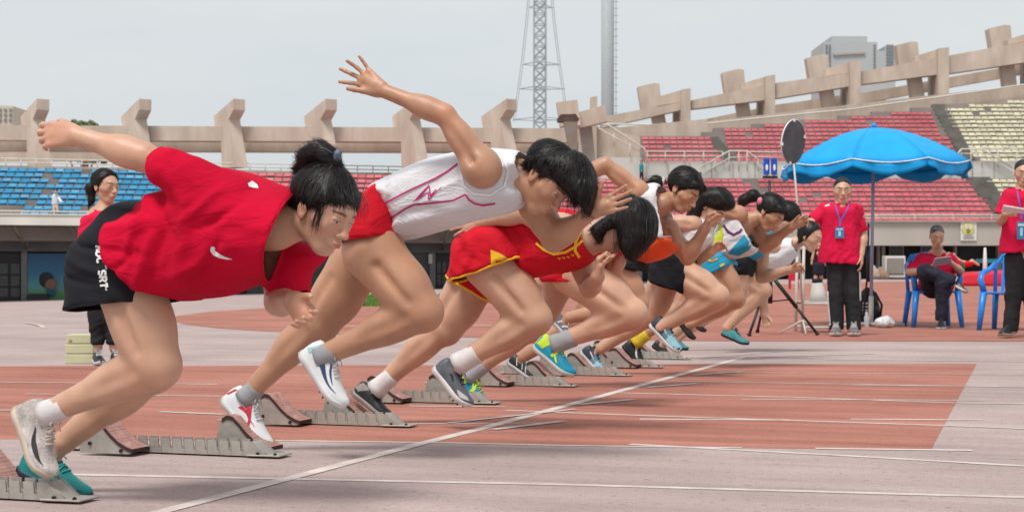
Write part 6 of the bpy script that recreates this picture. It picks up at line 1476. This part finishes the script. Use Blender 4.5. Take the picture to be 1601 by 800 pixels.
def official2():
    p = Person('man in crimson polo holding papers, cut off by the right edge of the frame', 16.4, 0, (1590, 528), None, 'skin_light', h=.013, hf=.0045)
    P = p.P
    p.chain([(1598,398,0,16),(1598,360,0,20),(1598,318,0,24)], .75, .05); p.chain([(1598,312,0,11),(1598,292,0,9.5)], 1, .03)
    hd = p.set_head(1600, 271, -.02, (-.15,-1,-.22), (0,-.15,1), 1.07)
    for x, x2 in ((1586,1582),(1612,1616)): p.chain([(x,405,0,14),(x,465,0,9.5),(x2,515,0,6.5)], 1, .03)
    p.arm((1576,309,0,9), (1565,346,.0,7.5), (1572,334,-.24,5)); p.hand(P(1573,334,-.24), (.7,-.5,.1), (0,-.3,1), size=.95, curl=((.5,.8,.4),)*4)
    p.arm((1624,309,0,9), (1634,348,.0,7.5), (1622,336,-.24,5)); p.hand(P(1621,336,-.24), (-.7,-.5,.1), (0,-.3,1), size=.95, curl=((.5,.8,.4),)*4)
    mk = MATS['black_shoe']
    for x, dx in ((1582,-16),(1616,4)): Shoe(P(x+4,517,.05), P(x+dx,525,-.18), (0,.05,1), wid=1.2).build(p, mk, mat('tan_welt', (.35,.28,.20,1), .7))
    p.build_body(brow=1.3); p.eyes(.30)
    p.cloth('trousers', [([p.cone((1586,404,0,16),(1585,462,0,12.5),.95,.03), p.cone((1585,462,0,12.5),(1580,516,0,11),.95,.03)], [(1560,517,1600,517,1580,540,0)]), ([p.cone((1611,404,0,16),(1613,462,0,12.5),.95,.03), p.cone((1613,462,0,12.5),(1617,516,0,11),.95,.03)], [(1600,517,1640,517,1620,540,0)])], m_trou, h=.012, k=.03, noise=(.0035,9,9,80))
    tor = [(1574,302),(1586,295),(1598,297),(1612,295),(1626,302),(1628,340),(1629,425),(1598,430),(1568,425),(1570,370),(1572,335)]
    o, V, Q = p.cloth('polo_shirt', [([p.infl(tor, 0, .14, .10, smooth=4)], [(1560,395,1640,395,1598,420,0),(1588,296,1609,296,1598,280,0)]),
        ([p.cone((1580,307,0,12),(1566,334,.0,10.5))], [(1554,330,1575,341,1560,350,0)]), ([p.cone((1620,307,0,12),(1634,334,.0,10.5))], [(1645,330,1625,341,1640,350,0)])], m_polo, h=.010, noise=(.005,5,12,70), k=.025)
    c = P(1598,296,-.02); b = MB(); b.tube([p.fr.world(c+np.array([math.cos(a)*.080, math.sin(a)*.072, .012-.022*(math.sin(a) < -.3)])) for a in np.linspace(-1.2, 4.34, 15)], .013, 6); b.build('collar', m_polo, o, True)
    lanyard(p, V, Q, o, ([(1590,298),(1594,318),(1597,344)], [(1609,298),(1603,318),(1597,344)]), (1590,346,1604,374))
    short_hair(p)
    b = MB(); b.hexa([W(1566,332,16.05), W(1606,334,16.05), W(1604,328,15.85), W(1569,322,15.85)]+[Vector(q)+Vector((0,0,.012)) for q in (W(1566,332,16.05), W(1606,334,16.05), W(1604,328,15.85), W(1569,322,15.85))])
    tag(b.build('papers', m_paper), 'sheaf of white papers held by the standing man at the right edge', 'papers')
official2()
m_chair = mat('blue_moulded_plastic', (.015,.22,.70,1), .32, .05, 6, spec=.5)
def plastic_chair(px, py, label, ang=0.):
    g = G(px, py); x, y = g.x, g.y; r = empty('plastic_chair', (x, y, 0), label, 'chair', 'blue plastic armchairs')
    w_ = .24
    for sx in (-1, 1):
        b = MB(); b.tube([(x+sx*(w_+.04), y-.04, 0), (x+sx*w_, y, .42)], [.028, .042], 8); b.build('leg', m_chair, r, True)
        b = MB(); b.tube([(x+sx*(w_+.02), y+.50, 0), (x+sx*(w_-.02), y+.42, .42)], [.028, .038], 8); b.build('leg', m_chair, r, True)
        b = MB(); b.tube([(x+sx*w_, y+.02, .42), (x+sx*(w_+.03), y-.01, .56), (x+sx*(w_+.03), y+.05, .63), (x+sx*(w_+.02), y+.30, .67), (x+sx*(w_-.01), y+.44, .74)], [.036, .034, .032, .030, .026], 8); b.build('armrest', m_chair, r, True)
    b = MB(); P = [(x-w_, y-.02, .405), (x+w_, y-.02, .405), (x+w_-.02, y+.44, .385), (x-w_+.02, y+.44, .385)]; b.hexa(P+[(p[0], p[1], p[2]+.022) for p in P]); bevel(b.build('seat', m_chair, r), .008)
    b = MB(); b.tube([(x-w_+.01, y+.43, .40), (x-w_, y+.50, .72), (x-w_+.07, y+.53, .83), (x, y+.54, .86), (x+w_-.07, y+.53, .83), (x+w_, y+.50, .72), (x+w_-.01, y+.43, .40)], .022, 8); b.build('back_frame', m_chair, r, True)
    for i in range(5):
        q = -.15+i*.075; b = MB(); P = [(x+q-.017, y+.43, .41), (x+q+.017, y+.43, .41), (x+q+.017, y+.445, .41), (x+q-.017, y+.445, .41)]; b.hexa(P+[(p[0], p[1]+.095, p[2]+.44) for p in P]); b.build('back_slat', m_chair, r)
    r.rotation_euler = (0, 0, ang); return r
plastic_chair(1465, 512, 'blue plastic armchair the older seated man is sitting on')
plastic_chair(1572, 517, 'empty blue plastic armchair beside the standing man at the right edge', -.55)
def seated():
    p = Person('grey-haired man in crimson polo reading papers, legs crossed, seated on a blue chair', 19.1, 0, (1466, 514), None, 'skin_light', h=.014, hf=.0075)
    P = p.P
    p.chain([(1464,450,.15,17),(1465,425,.20,17),(1465,405,.20,18)], .8, .05); p.chain([(1465,400,.16,9),(1465,386,.10,8)], 1, .03)
    hd = p.set_head(1465, 370, .04, (-.05,-1,-.38), (0,-.3,1), 1.03)
    # planted leg, crossing leg
    H, K, A = P(1474,456,.15), P(1474,443,-.30), P(1472,503,-.27); p.pr += [Cone(H,K,.085,.06,1,.03), Cone(K,A,.055,.035,1,.03)]
    H2, K2, A2 = P(1456,452,.15), P(1446,424,-.24), P(1489,438,-.33); p.pr += [Cone(H2,K2,.085,.062,1,.03), Cone(K2,A2,.055,.032,1,.03)]
    p.arm((1446,407,.2,7.5), (1421,425,.12,6), (1446,424,-.10,4.2)); p.hand(P(1447,424,-.10), (.9,-.3,.2), (0,-.3,1), size=.95, curl=((.5,.7,.4),)*4)
    p.arm((1485,407,.2,7.5), (1502,424,.12,6), (1487,411,-.10,4.2)); p.hand(P(1486,410,-.10), (-.6,-.3,.7), (-.3,-.9,0), size=.95, curl=((.6,.9,.5),)*4)
    mk = MATS['black_shoe']; mw = MATS['white_shoe_stripe']
    Shoe(P(1472,506,-.24), P(1471,515,-.50), (0,.05,1), wid=1.1).build(p, mk, mw); Shoe(P(1489,444,-.33), P(1512,458,-.42), (.6,0,.7), wid=1.1).build(p, mk, mw)
    p.build_body(); p.eyes(.15); sock(p, A2, K2-A2, .045, .042, .06, m_sockw)
    p.cloth('trousers', [([Cone(H+[0,.02,0],K,.10,.078,1,.03), Cone(K,A,.076,.062,1,.03)], [(1455,499,1490,499,1472,520,0)]), ([Cone(H2,K2,.10,.078,1,.03), Cone(K2,A2,.074,.058,1,.03)], [(1488,425,1478,455,1510,445,0)])], m_navy, h=.012, k=.03, noise=(.006,9,9,30))
    tor = [(1434,402),(1450,394),(1465,397),(1480,394),(1495,402),(1492,430),(1490,455),(1465,460),(1440,455),(1440,430)]
    o, V, Q = p.cloth('polo_shirt', [([p.infl(tor, .19, .13, .09, smooth=4)], [(1457,395,1474,395,1465,380,0)]), ([p.cone((1446,406,.2,10.5),(1427,421,.14,9.5))], [(1416,414,1434,429,1418,430,0)]), ([p.cone((1484,406,.2,10.5),(1499,420,.14,9.5))], [(1508,412,1492,428,1510,430,0)])], m_polo, h=.012, noise=(.006,6,12,60), k=.025)
    c = P(1465,395,.17); b = MB(); b.tube([p.fr.world(c+np.array([math.cos(a)*.078, math.sin(a)*.070, .012-.022*(math.sin(a) < -.3)])) for a in np.linspace(-1.2, 4.34, 15)], .013, 6); b.build('collar', m_polo, o, True)
    short_hair(p, grey=True)
    b = MB(); q = [W(1457,417,18.95), W(1484,412,18.95), W(1487,401,18.88), W(1462,404,18.88)]; b.hexa([tuple(v) for v in q]+[tuple(v+Vector((0,.015,.006))) for v in q]); tag(b.build('papers', mat('pinkish_papers', (.42,.34,.36,1), .8)), 'open booklet in the hands of the seated grey-haired man', 'papers')
seated()
# umbrella
def umbrella():
    Y = 19.6; cx = W(1367, 0, Y).x; r = empty('beach_umbrella', (W(1362,510,Y).x, Y, 0), 'large sky-blue parasol with white piping on a pale pole', 'umbrella')
    m_u = mat('sky_blue_canopy', (.004,.33,.74,1), .55, .04, 3, spec=.3, bump=.3, bscale=12); m_w = mat('white_piping', (.75,.78,.80,1), .7)
    R = 1.10; zt = CAMZ+(420-200)/F*Y; zr = CAMZ+(420-256)/F*Y; n = 8; off = math.radians(-70)
    tilt = lambda x, z: z+(x-cx)*.012
    for k in range(n):
        V = []; Fc = []; nu, nv = 8, 8
        for i in range(nu+1):
            t = i/nu
            for j in range(nv+1):
                a = off+2*math.pi*(k+j/nv)/n; sag = math.cos((j/nv-.5)*math.pi); rr_ = R*t*(1-.055*sag*t); z = zt-(zt-zr)*(t**1.75)-.05*sag*t*t
                x = cx+rr_*math.cos(a); V.append((x, Y+rr_*math.sin(a), tilt(x, z)))
        for i in range(nu):
            for j in range(nv): q = i*(nv+1)+j; Fc.append((q, q+1, q+nv+2, q+nv+1))
        m = (nu+1)*(nv+1); rim = [V[nu*(nv+1)+j] for j in range(nv+1)]
        o = meshobj('canopy_panel', V, Fc, m_u, r, True); sm = o.modifiers.new('thickness', 'SOLIDIFY'); sm.thickness = .003
        V = []; 
        for lv in range(4):
            for j, q in enumerate(rim):
                s_ = math.sin(j/nv*math.pi); V.append((q[0]+(q[0]-cx)*.012*lv*math.sin(j*2.3+k), q[1]+(q[1]-Y)*.012*lv*math.sin(j*1.9+k), q[2]-lv*(.028+.020*s_)))
        Fc = [(a*(nv+1)+j, a*(nv+1)+j+1, (a+1)*(nv+1)+j+1, (a+1)*(nv+1)+j) for a in range(3) for j in range(nv)]
        o = meshobj('valance', V, Fc, m_u, r, True); sm = o.modifiers.new('thickness', 'SOLIDIFY'); sm.thickness = .003
        b = MB(); b.tube([(q[0]+(q[0]-cx)*.008, q[1]+(q[1]-Y)*.008, q[2]) for q in rim], .007, 5); b.build('piping', m_w, o, True)
        b = MB(); b.tube([V_ for V_ in [(cx+R*t*math.cos(off+2*math.pi*k/n)*.99, Y+R*t*math.sin(off+2*math.pi*k/n)*.99, tilt(cx+R*t*math.cos(off+2*math.pi*k/n), zt-(zt-zr)*(t**1.75))-.012) for t in np.linspace(.03, 1, 8)]], .006, 4); b.build('rib', m_rail, r, True)
    b = MB(); p0 = W(1361.5,505,Y); p1 = W(1366.5,201,Y); b.tube([tuple(p0+Vector((0,0,.03))), tuple(p1)], .020, 10); b.build('pole', mat('pale_lilac_pole', (.36,.40,.55,1), .4, .05), r, True)
    b = MB(); b.tube([tuple(p0), tuple(p0+Vector((.005,0,.32)))], .030, 10); b.build('pole_sleeve', m_white, r, True)
    b = MB(); b.sphere((p1.x, p1.y, p1.z+.03), .035, 10, 8); b.build('finial', m_u, r, True)
    for a in (.2, 1.77, 3.34, 4.91):
        b = MB(); b.tube([(p0.x, p0.y, .035), (p0.x+.42*math.cos(a), p0.y+.42*math.sin(a), .02)], .022, 6); b.build('base_foot', m_white, r, True)
umbrella()
# round dark disc on a thin stand
def disc():
    Y = 17.3; c = W(1240, 222, Y); r = empty('disc_stand', (W(1256,0,Y).x, Y, 0), 'dark round disc with white rim raised on a thin silver pole beside the parasol', 'signal disc')
    n = 40; ya = math.radians(50); ex = Vector((math.cos(ya), math.sin(ya), 0)); ez = Vector((.10, 0, 1)).normalized(); nn = ex.cross(ez).normalized(); R = .232
    b = MB(); pts = [c+ex*math.cos(2*math.pi*i/n)*R+ez*math.sin(2*math.pi*i/n)*R for i in range(n+1)]; b.tube(pts, .0075, 6, cap=False); b.build('rim', mat('white_rim', (.68,.66,.66,1), .5), r, True)
    b = MB(); b.prism([p+nn*.008 for p in pts[:-1]], nn*-.016); b.build('disc_face', mat('charcoal_disc', (.06,.06,.068,1), .65, .2, 5, col2=(.11,.11,.12,1)), r)
    for a in (.3, 1.7, 3.3, 4.6): q = c+ex*math.cos(a)*R*.97+ez*math.sin(a)*R*.97; b = MB(); b.box(q.x-.014, q.x+.014, q.y-.022, q.y+.012, q.z-.016, q.z+.016); b.build('clip', MATS['white_rim'], r)
    b = MB(); b.tube([tuple(W(1241,256,Y)), tuple(W(1246,310,Y)), tuple(W(1256,518,Y))], .010, 8); b.build('pole', m_rail, r, True)
    for dx, dy in ((-.22,.1),(.2,.12),(.0,-.2)): b = MB(); q = W(1255,500,Y); b.tube([tuple(q), (q.x+dx, Y+dy, .01)], .009, 6); b.build('foot', m_rail, r, True)
disc()
def tripod():
    Y = 16.9; a = W(1204, 428, Y); r = empty('tripod', (a.x, Y, 0), 'black tripod with two small blue cylinders on its mast, behind the sprinters', 'tripod'); mk = mat('black_tripod_metal', (.02,.02,.022,1), .45)
    for x, y, yy in ((1279,523,16.9),(1171,526,16.7),(1184,523,17.6)):
        b = MB(); e = W(x, y, yy); e.z = .01; b.tube([tuple(a), tuple(a.lerp(e, .55))], .020, 8); b.tube([tuple(a.lerp(e, .5)), tuple(e)], .014, 8); b.tube([tuple(a.lerp(e, .97)), tuple(e)], .022, 8); lg = b.build('leg', mk, r, True)
        b = MB(); b.tube([(a.x, Y, a.z-.28), tuple(a.lerp(e, .42))], .008, 6); b.build('brace', mk, lg, True)
    b = MB(); b.tube([(a.x, Y, a.z-.30), (a.x, Y, a.z+.06)], .026, 8); b.tube([(a.x, Y, a.z), tuple(W(1203,282,Y)) ], .014, 8); b.build('mast', mk, r, True)
    mb = mat('royal_blue_cylinder', (.01,.08,.50,1), .35)
    b = MB(); q = W(1204, 277, Y); b.box(q.x-.075, q.x+.075, Y-.02, Y+.02, q.z-.012, q.z+.012); b.build('cross_bar', mk, r)
    for x in (1198.3, 1210.2):
        b = MB(); q0 = W(x, 273, Y); q1 = W(x, 248, Y); b.tube([tuple(q0), tuple(q1)], .031, 14); cyl = b.build('blue_cylinder', mb, r, False)
        b = MB(); b.sphere((q0.x, Y-.030, q0.z+.07), .014, 10, 8, (1,.2,2.4)); b.build('white_emblem', m_print, cyl, True); b = MB(); b.tube([tuple(q0-Vector((0,0,.02))), tuple(q0)], .018, 10); b.build('lens', m_rail, cyl, True)
tripod()
def rack():
    Y = 17.6; r = empty('steel_rack', (W(1280,0,Y).x, Y, 0), 'low galvanised steel rack with a shelf standing behind the polo-shirted man', 'rack')
    x0, x1 = W(1254,0,Y).x, W(1309,0,Y).x
    for x in (x0, x1):
        for y in (Y, Y+.4): b = MB(); b.tube([(x, y, 0), (x+(.02 if x == x0 else -.02), y, .93)], .016, 8); b.build('upright', m_rail, r, True)
    for z in (.06, .31, .90):
        for y in (Y, Y+.4): b = MB(); b.tube([(x0, y, z), (x1, y, z)], .014, 6); b.build('rung', m_rail, r, True)
    b = MB(); b.box(x0, x1, Y, Y+.4, .325, .335); b.build('shelf', m_rail, r)
    c = W(1279, 470, Y+.2); t = empty('loudhailer', (c.x, c.y, .335), 'white loudhailer with a navy rim standing mouth down on the steel rack', 'loudhailer')
    b = MB(); b.tube([(c.x, c.y, .337), (c.x, c.y, .42), (c.x-.01, c.y, .53)], [.10, .082, .055], 16); b.build('body', m_white, t, True); b = MB(); b.tube([(c.x-.01, c.y, .53), (c.x-.01, c.y, .575)], .055, 14); b.build('lid', MATS['navy_laces'], t, True)
rack()
def bag():
    g = G(1360, 509); x, y = g.x, g.y; r = empty('backpack', (x, y, 0), 'black backpack with white lettering leaning at the foot of the parasol', 'bag'); mk = mat('black_nylon', (.014,.014,.016,1), .6, .2, 8, bump=.4, bscale=30)
    pr = [Ell((x, y+.12, .19), (.145,.11,.20), None, .03), Ell((x, y+.10, .36), (.085,.085,.10), None, .05), Ell((x+.02, y+.02, .12), (.12,.06,.11), None, .03)]
    V, Q = surf(pr, .014); V = V+vnormals(V, Q)*(.010*vnoise(V*14))[:,None]; meshobj('sack', V, Q, mk, r, True)
    for s_ in (-1, 1): b = MB(); b.tube([(x+s_*.06, y-.01, .40), (x+s_*.13, y-.06, .25), (x+s_*.11, y-.05, .08)], .014, 6); b.build('strap', mk, r, True)
    for i, yy in enumerate((.10,.14,.18,.22,.26)): b = MB(); b.box(x-.10, x-.035, y-.065, y-.058, yy, yy+.018); b.build('white_lettering', m_print, r)
    g = G(1355, 512); b = MB(); b.tube([(g.x, g.y, .0), (g.x, g.y, .12), (g.x, g.y, .155), (g.x, g.y, .185)], [.031,.031,.014,.013], 12); o = b.build('water_bottle', mat('clear_plastic_bottle', (.75,.8,.85,1), .12, .02, alpha=.45), None, True); tag(o, 'clear water bottle standing in front of the black backpack', 'bottle')
    g = G(1386, 513); V, Q = surf([Ell((g.x, g.y+.1, .06), (.115,.08,.065), None, .02), Ell((g.x+.03, g.y+.08, .10), (.05,.05,.04), None, .03)], .012); V = V+vnormals(V, Q)*(.012*vnoise(V*22)+.006*vnoise(V*50))[:,None]
    o = meshobj('plastic_bag', V, Q, mat('crumpled_white_plastic', (.62,.62,.64,1), .4), None, True); tag(o, 'crumpled white plastic bag beside the parasol base', 'bag')
    Yc = 19.4; b = MB(); b.tube([tuple(W(1349,506,Yc+.3)), tuple(W(1356,430,Yc+.15)), tuple(W(1358,350,Yc+.05))], .012, 6); b.tube([tuple(W(1357,440,Yc+.1)), tuple(W(1357,385,Yc+.05))], .022, 8); tag(b.build('folded_stand', MATS['black_tripod_metal'], None, True), 'black folded tripod leaning against the parasol pole', 'tripod')
bag()
# things by the undercroft of the right stand
def small_person(label, Y, spec, parts, group=None):
    p = Person(label, Y, 0, spec['foot'], group, spec.get('skin', 'skin_light'), h=spec.get('h', .03), hf=.02)
    for ch in spec['chains']: p.chain(ch, .9, .03)
    if 'head' in spec: hx, hy, l = spec['head']; p.pr.append(Ell(p.P(hx, hy, l), (.085,.095,.12), None, .02))
    V, Q = surf(p.pr, p.h); skinobj('body', p.fr, V, Q, p.skin, p.root, np.ones((len(V),3)))
    for nm, prims, m in parts(p): V, Q = surf(prims, p.h); skinobj(nm, p.fr, V, Q, m, p.root)
    return p
Yp = 45.
small_person('person in black vest and shorts walking with back turned, beyond the steel rack', Yp, dict(foot=(1278,452), h=.022, head=(1279,379,0), chains=[[(1279,415,0,6),(1279,395,0,6),(1279,386,0,3)], [(1276,418,0,4),(1275,435,0,2.6),(1274,450,0,2)], [(1282,418,0,4),(1284,435,.1,2.6),(1285,449,.2,2)], [(1285,392,0,2.6),(1289,405,0,2),(1291,415,0,1.8)], [(1273,392,0,2.6),(1270,404,0,2),(1269,413,0,1.8)]]),
    lambda p: [('vest', [p.cone((1279,414,0,7.5),(1279,394,0,7.2),.75)], m_black), ('shorts', [p.cone((1277,414,0,6.5),(1276,426,0,5)), p.cone((1282,414,0,6.5),(1283,426,0,5))], m_navy), ('hair', [Ell(p.P(1279,378,.03), (.10,.11,.12))], m_hair), ('shoe', [p.cone((1274,451,0,2.3),(1272,451,-.15,2.2))], m_white), ('shoe', [p.cone((1285,450,.2,2.3),(1287,450,.05,2.2))], m_white)])
small_person('person in teal top standing on the gallery by the pale end wall', 111.8, dict(foot=(1003,280), h=.05, skin='skin_tan', head=(1003,254,0), chains=[[(1003,268,0,2.6),(1003,260,0,2.6)], [(1002,268,0,1.6),(1001,279,0,1.)], [(1004,268,0,1.6),(1005,279,0,1.)]]),
    lambda p: [('top', [p.cone((1003,267,0,3.4),(1003,259,0,3.6),.7)], mat('teal_cloth', (.01,.25,.30,1), .8)), ('trousers', [p.cone((1002,268,0,2),(1001,279,0,1.3)), p.cone((1004,268,0,2),(1005,279,0,1.3))], m_trou), ('hair', [Ell(p.P(1003,253,.05), (.11,.12,.12))], m_hair)])
small_person('spectator in white and grey sitting among the blue seats at far left', 89.6, dict(foot=(86,335), h=.05, head=(87,300,-.2), chains=[[(86,322,0,4),(86,308,0,4.5)], [(84,322,-.2,2.2),(84,332,-.6,1.8)], [(89,322,-.2,2.2),(90,332,-.6,1.8)]]),
    lambda p: [('shirt', [p.cone((86,321,0,5.2),(87,308,0,6),.7), p.cone((91,308,0,2.4),(96,316,-.3,2))], m_whitecl), ('trousers', [p.cone((84,322,-.1,3.4),(83,333,-.6,2.4)), p.cone((89,322,-.1,3.4),(90,333,-.6,2.4))], mat('mid_grey_cloth', (.14,.15,.17,1), .8)), ('hair', [Ell(p.P(87,298,-.15), (.12,.12,.13))], m_hair)])
def mats():
    g = G(1536, 447); y = g.y
    b = MB(); x0 = W(1494,0,y).x; x1 = W(1640,0,y).x; k = y/F; b.hexa([(x0, y, 0), (x1, y, 0), (x1, y+3, 0), (x0+.2, y+3, 0), (x0+.25, y+.1, 20*k), (x1, y+.1, 27*k), (x1, y+3, 27*k), (x0+.4, y+3, 20*k)]); bevel(b.build('x', mat('bright_red_tarpaulin', (.60,.012,.03,1), .5, .08, 1.5, bump=.4, bscale=3)), .12, 3)
    o = bpy.data.objects['x']; o.name = 'landing_mat'; tag(o, 'bright red covered landing mat on the apron behind the blue chairs', 'mat')
    q = W(1562, 409, y+4); b = MB(); b.box(W(1534,0,y+4).x, W(1590,0,y+4).x, y+4, y+4.8, q.z-.05, q.z+.12); t = b.build('x', mat('teal_board', (.02,.22,.30,1), .5)); t.name = 'barrier_board'; tag(t, 'teal board lying level behind the red mat', 'board')
    q0, q1 = W(1540,414,y+3), W(1540,387,y+3); b = MB(); b.tube([(q0.x, q0.y, 0), tuple(q0), tuple(q1)], [.09,.09,.05], 8); tag(b.build('marker_post', m_white, None, True), 'white tapered post standing behind the red mat', 'post')
    small_person('bare-armed person in red shorts reclining on the red mat under the stand', y+1, dict(foot=(1505,447), h=.03, chains=[[(1512,412,0,4),(1500,409,0,3.5),(1494,402,0,2.5)], [(1512,413,0,3.5),(1520,408,0,3),(1530,414,0,2.2)], [(1500,406,0,2),(1494,412,0,1.6)]], head=(1491,400,0)),
        lambda p: [('shorts', [p.cone((1508,413,0,5),(1517,412,0,4.6))], MATS['red_running_cloth']), ('hair', [Ell(p.P(1490,399,.05), (.10,.11,.12))], m_hair)])
    V, Q = surf([Ell(W(1499,415,19.6), (.065,.06,.06)), Ell(W(1503,420,19.6), (.04,.04,.04))], .01); tag(meshobj('green_bag', V+vnormals(V, Q)*(.008*vnoise(V*30))[:,None], Q, mat('bright_green_cloth', (.01,.22,.07,1), .7), None, True), 'small bright green bag at the elbow of the seated man', 'bag')
    ac = empty('air_conditioner', W(1400,437,107), 'white outdoor cooling unit against the dark undercroft, right of the parasol pole', 'cooling unit')
    b = MB(); bandR(b, 1384, 1416, (400,400), (434,434), 107.0, 1.0); bevel(b.build('casing', m_white, ac), .05, 2)
    for i in range(9): b = MB(); bandR(b, 1388, 1412, (406+i*2.4,)*2, (407.5+i*2.4,)*2, 106.93, .05); b.build('slat', m_conc2, ac)
    b = MB(); bandR(b, 1387, 1413, (404,404), (429,429), 106.96, .05); b.build('grille', mat('brown_grille', (.16,.14,.12,1), .7), ac)
    for x, y_, lb, m in ((1368, 431, 'beige bundle lying left of the cooling unit', mat('beige_sacking', (.40,.33,.26,1), .9)), (1380, 433, 'brown bundle leaning against the cooling unit', mat('brown_sacking', (.28,.18,.13,1), .9))):
        V, Q = surf([Ell(W(x, y_-3, 106), (.35,.3,.35)), Ell(W(x-3, y_-9, 106), (.22,.2,.3), None, .1), Ell(W(x+3, y_, 106), (.3,.3,.18), None, .1)], .05); tag(meshobj('bundle', V+vnormals(V, Q)*(.06*vnoise(V*3))[:,None], Q, m, None, True), lb, 'bundle')
    st = G(1242, 452); b = MB(); k = st.y/F; r = empty('red_stool', (st.x, st.y, 0), 'small red plastic stool far beyond the tripod', 'stool'); mr = mat('red_stool_plastic', (.55,.02,.05,1), .4)
    b.box(st.x-7*k, st.x+7*k, st.y, st.y+14*k, 13*k, 16*k); b.build('seat', mr, r); b = MB(); b.box(st.x-7*k, st.x+7*k, st.y+13*k, st.y+14*k, 16*k, 25*k); b.build('backrest', mr, r)
    for sx in (-1, 1):
        for sy in (0, 1): b = MB(); b.tube([(st.x+sx*6*k, st.y+sy*12*k+k, 0), (st.x+sx*6*k, st.y+sy*12*k+k, 13*k)], 1.1*k, 6); b.build('leg', mr, r)
    # notice on the parapet
    b = MB(); bandR(b, 1502, 1527, (345.5,345.5), (376,376), 107.5, .04); nt_ = b.build('wall_poster', mat('white_notice', (.66,.66,.60,1), .7)); tag(nt_, 'white notice with a yellow emblem fixed to the grey parapet', 'poster')
    nt_.location = (0,0,0)
    c = W(1514, 358, 107.46)
    b = MB(); b.sphere(tuple(c), .42, 14, 8, (1,.03,.95)); e1 = b.build('yellow_emblem', mat('pale_yellow_print', (.62,.58,.16,1), .7), nt_, True)
    for dx, dy in ((-3,-3),(4,-2),(0,3.5)):
        b = MB(); b.sphere(tuple(W(1514+dx, 358+dy, 107.43)), .13, 10, 6, (1,.03,1.2)); b.build('emblem_mark', mat('dark_olive_print', (.22,.20,.06,1), .7) if dy > 0 else m_white, nt_, True)
    for y_ in (368.5, 371.5): b = MB(); bandR(b, 1506, 1523, (y_, y_), (y_+1.2, y_+1.2), 107.46, .02); b.build('text_line', mat('grey_print', (.35,.35,.36,1), .7), nt_)
mats()
# woman and bucket at left
def woman():
    p = Person('woman in crimson polo with ponytail standing behind the nearest sprinter', 11.8, 0, (158, 570), None, 'skin_light', h=.011, hf=.0045)
    P = p.P
    p.chain([(163,440,0,26),(162,390,0,24),(160,345,0,26)], .7, .05); p.chain([(161,342,0,13),(163,318,0,10)], 1, .03)
    hd = p.set_head(165, 293, 0, (.80,-.58,-.12), (.10,-.04,1), 1.0)
    for x in (153, 178): p.chain([(x,445,0,17),(x,500,0,11),(x,545,0,7)], 1, .03)
    p.arm((138,352,0,11), (132,400,0,9), (140,440,-.05,6)); p.hand(P(140,442,-.05), (.1,-.1,-1), (0,-1,0), size=.95, curl=((.3,.4,.3),)*4); p.arm((184,352,0,11), (190,400,0,9), (182,440,-.05,6)); p.hand(P(182,442,-.05), (-.1,-.1,-1), (0,-1,0), size=.95, curl=((.3,.4,.3),)*4)
    mk = MATS['black_shoe']
    for x in (150, 178): Shoe(P(x,562,.05), P(x+8,570,-.15), (0,.05,1), wid=1.1).build(p, mk, MATS['white_sole'], laces=MATS['white_shoe_stripe'])
    p.build_body(); p.eyes(.7)
    p.cloth('trousers', [([p.cone((153,440,0,20),(153,495,0,14)), p.cone((153,495,0,14),(152,536,0,10))], [(130,538,175,538,152,560,0)]), ([p.cone((176,440,0,20),(177,495,0,14)), p.cone((177,495,0,14),(178,536,0,10))], [(160,538,200,538,178,560,0)])], m_trou, h=.012, k=.03)
    o, V, Q = p.cloth('polo_shirt', [([p.infl([(133,345),(146,330),(161,328),(178,330),(188,345),(188,400),(190,445),(162,450),(132,445),(134,400)], 0, .13, .09, smooth=4)], [(147,328,176,330,162,310,0)]), ([p.cone((139,350,0,14),(133,385,0,12))], [(118,388,150,388,134,410,0)]), ([p.cone((183,350,0,14),(190,385,0,12))], [(172,388,205,388,190,410,0)])], m_polo, h=.010, k=.02)
    c = P(161,329,0); b = MB(); b.tube([p.fr.world(c+np.array([math.cos(a)*.072, math.sin(a)*.065, .014-.02*(math.sin(a) < -.3)])) for a in np.linspace(-1.2, 4.34, 15)], .012, 6); b.build('collar', m_polo, o, True)
    hair_from(p, 'hair', [hd.E((-.022,0,.042), (.106,.088,.094), .02)], [(hd.w(.070,0,.050), nrm(hd.f*.70-hd.u*.7)), (hd.w(.010,0,-.005), nrm(hd.f*.9-hd.u*.43))], h=.006, gather=(P(147,290,0), (1,0,0)), amp=.002)
    hair_from(p, 'ponytail', [p.cone((148,287,.02,5),(142,295,.03,8.5)), p.cone((142,295,.03,8.5),(143,313,.03,5)), p.cone((143,313,.03,5),(139,322,.03,2))], h=.006, gather=(P(147,285,0), (0,0,-1)))
woman()
def bucket():
    g = G(124, 568.5); x, y = g.x, g.y; r = empty('lane_marker', (x, y, 0), 'pale green plastic lane marker box on the track behind the nearest sprinter', 'lane marker'); m = mat('pale_green_plastic', (.56,.56,.36,1), .5, .05, 6); k = y/F
    for i, (z0, z1, wb, wt) in enumerate(((0,15.2,23,22.6),(15.8,31,22.4,22),(31.6,46,21.6,20.5))):
        b = MB(); d = .16; P = [(x-wb*k, y, z0*k), (x+wb*k, y, z0*k), (x+wb*k, y+d, z0*k), (x-wb*k, y+d, z0*k), (x-wt*k, y, z1*k), (x+wt*k, y, z1*k), (x+wt*k, y+d, z1*k), (x-wt*k, y+d, z1*k)]; b.hexa(P); bevel(b.build('tier', m, r), .008, 3)
    b = MB(); b.sphere((x-14*k, y-.001, 36*k), .013, 10, 6, (1,.12,1)); b.build('emblem', mat('grey_green_print', (.30,.33,.25,1), .6), r, True)
bucket()
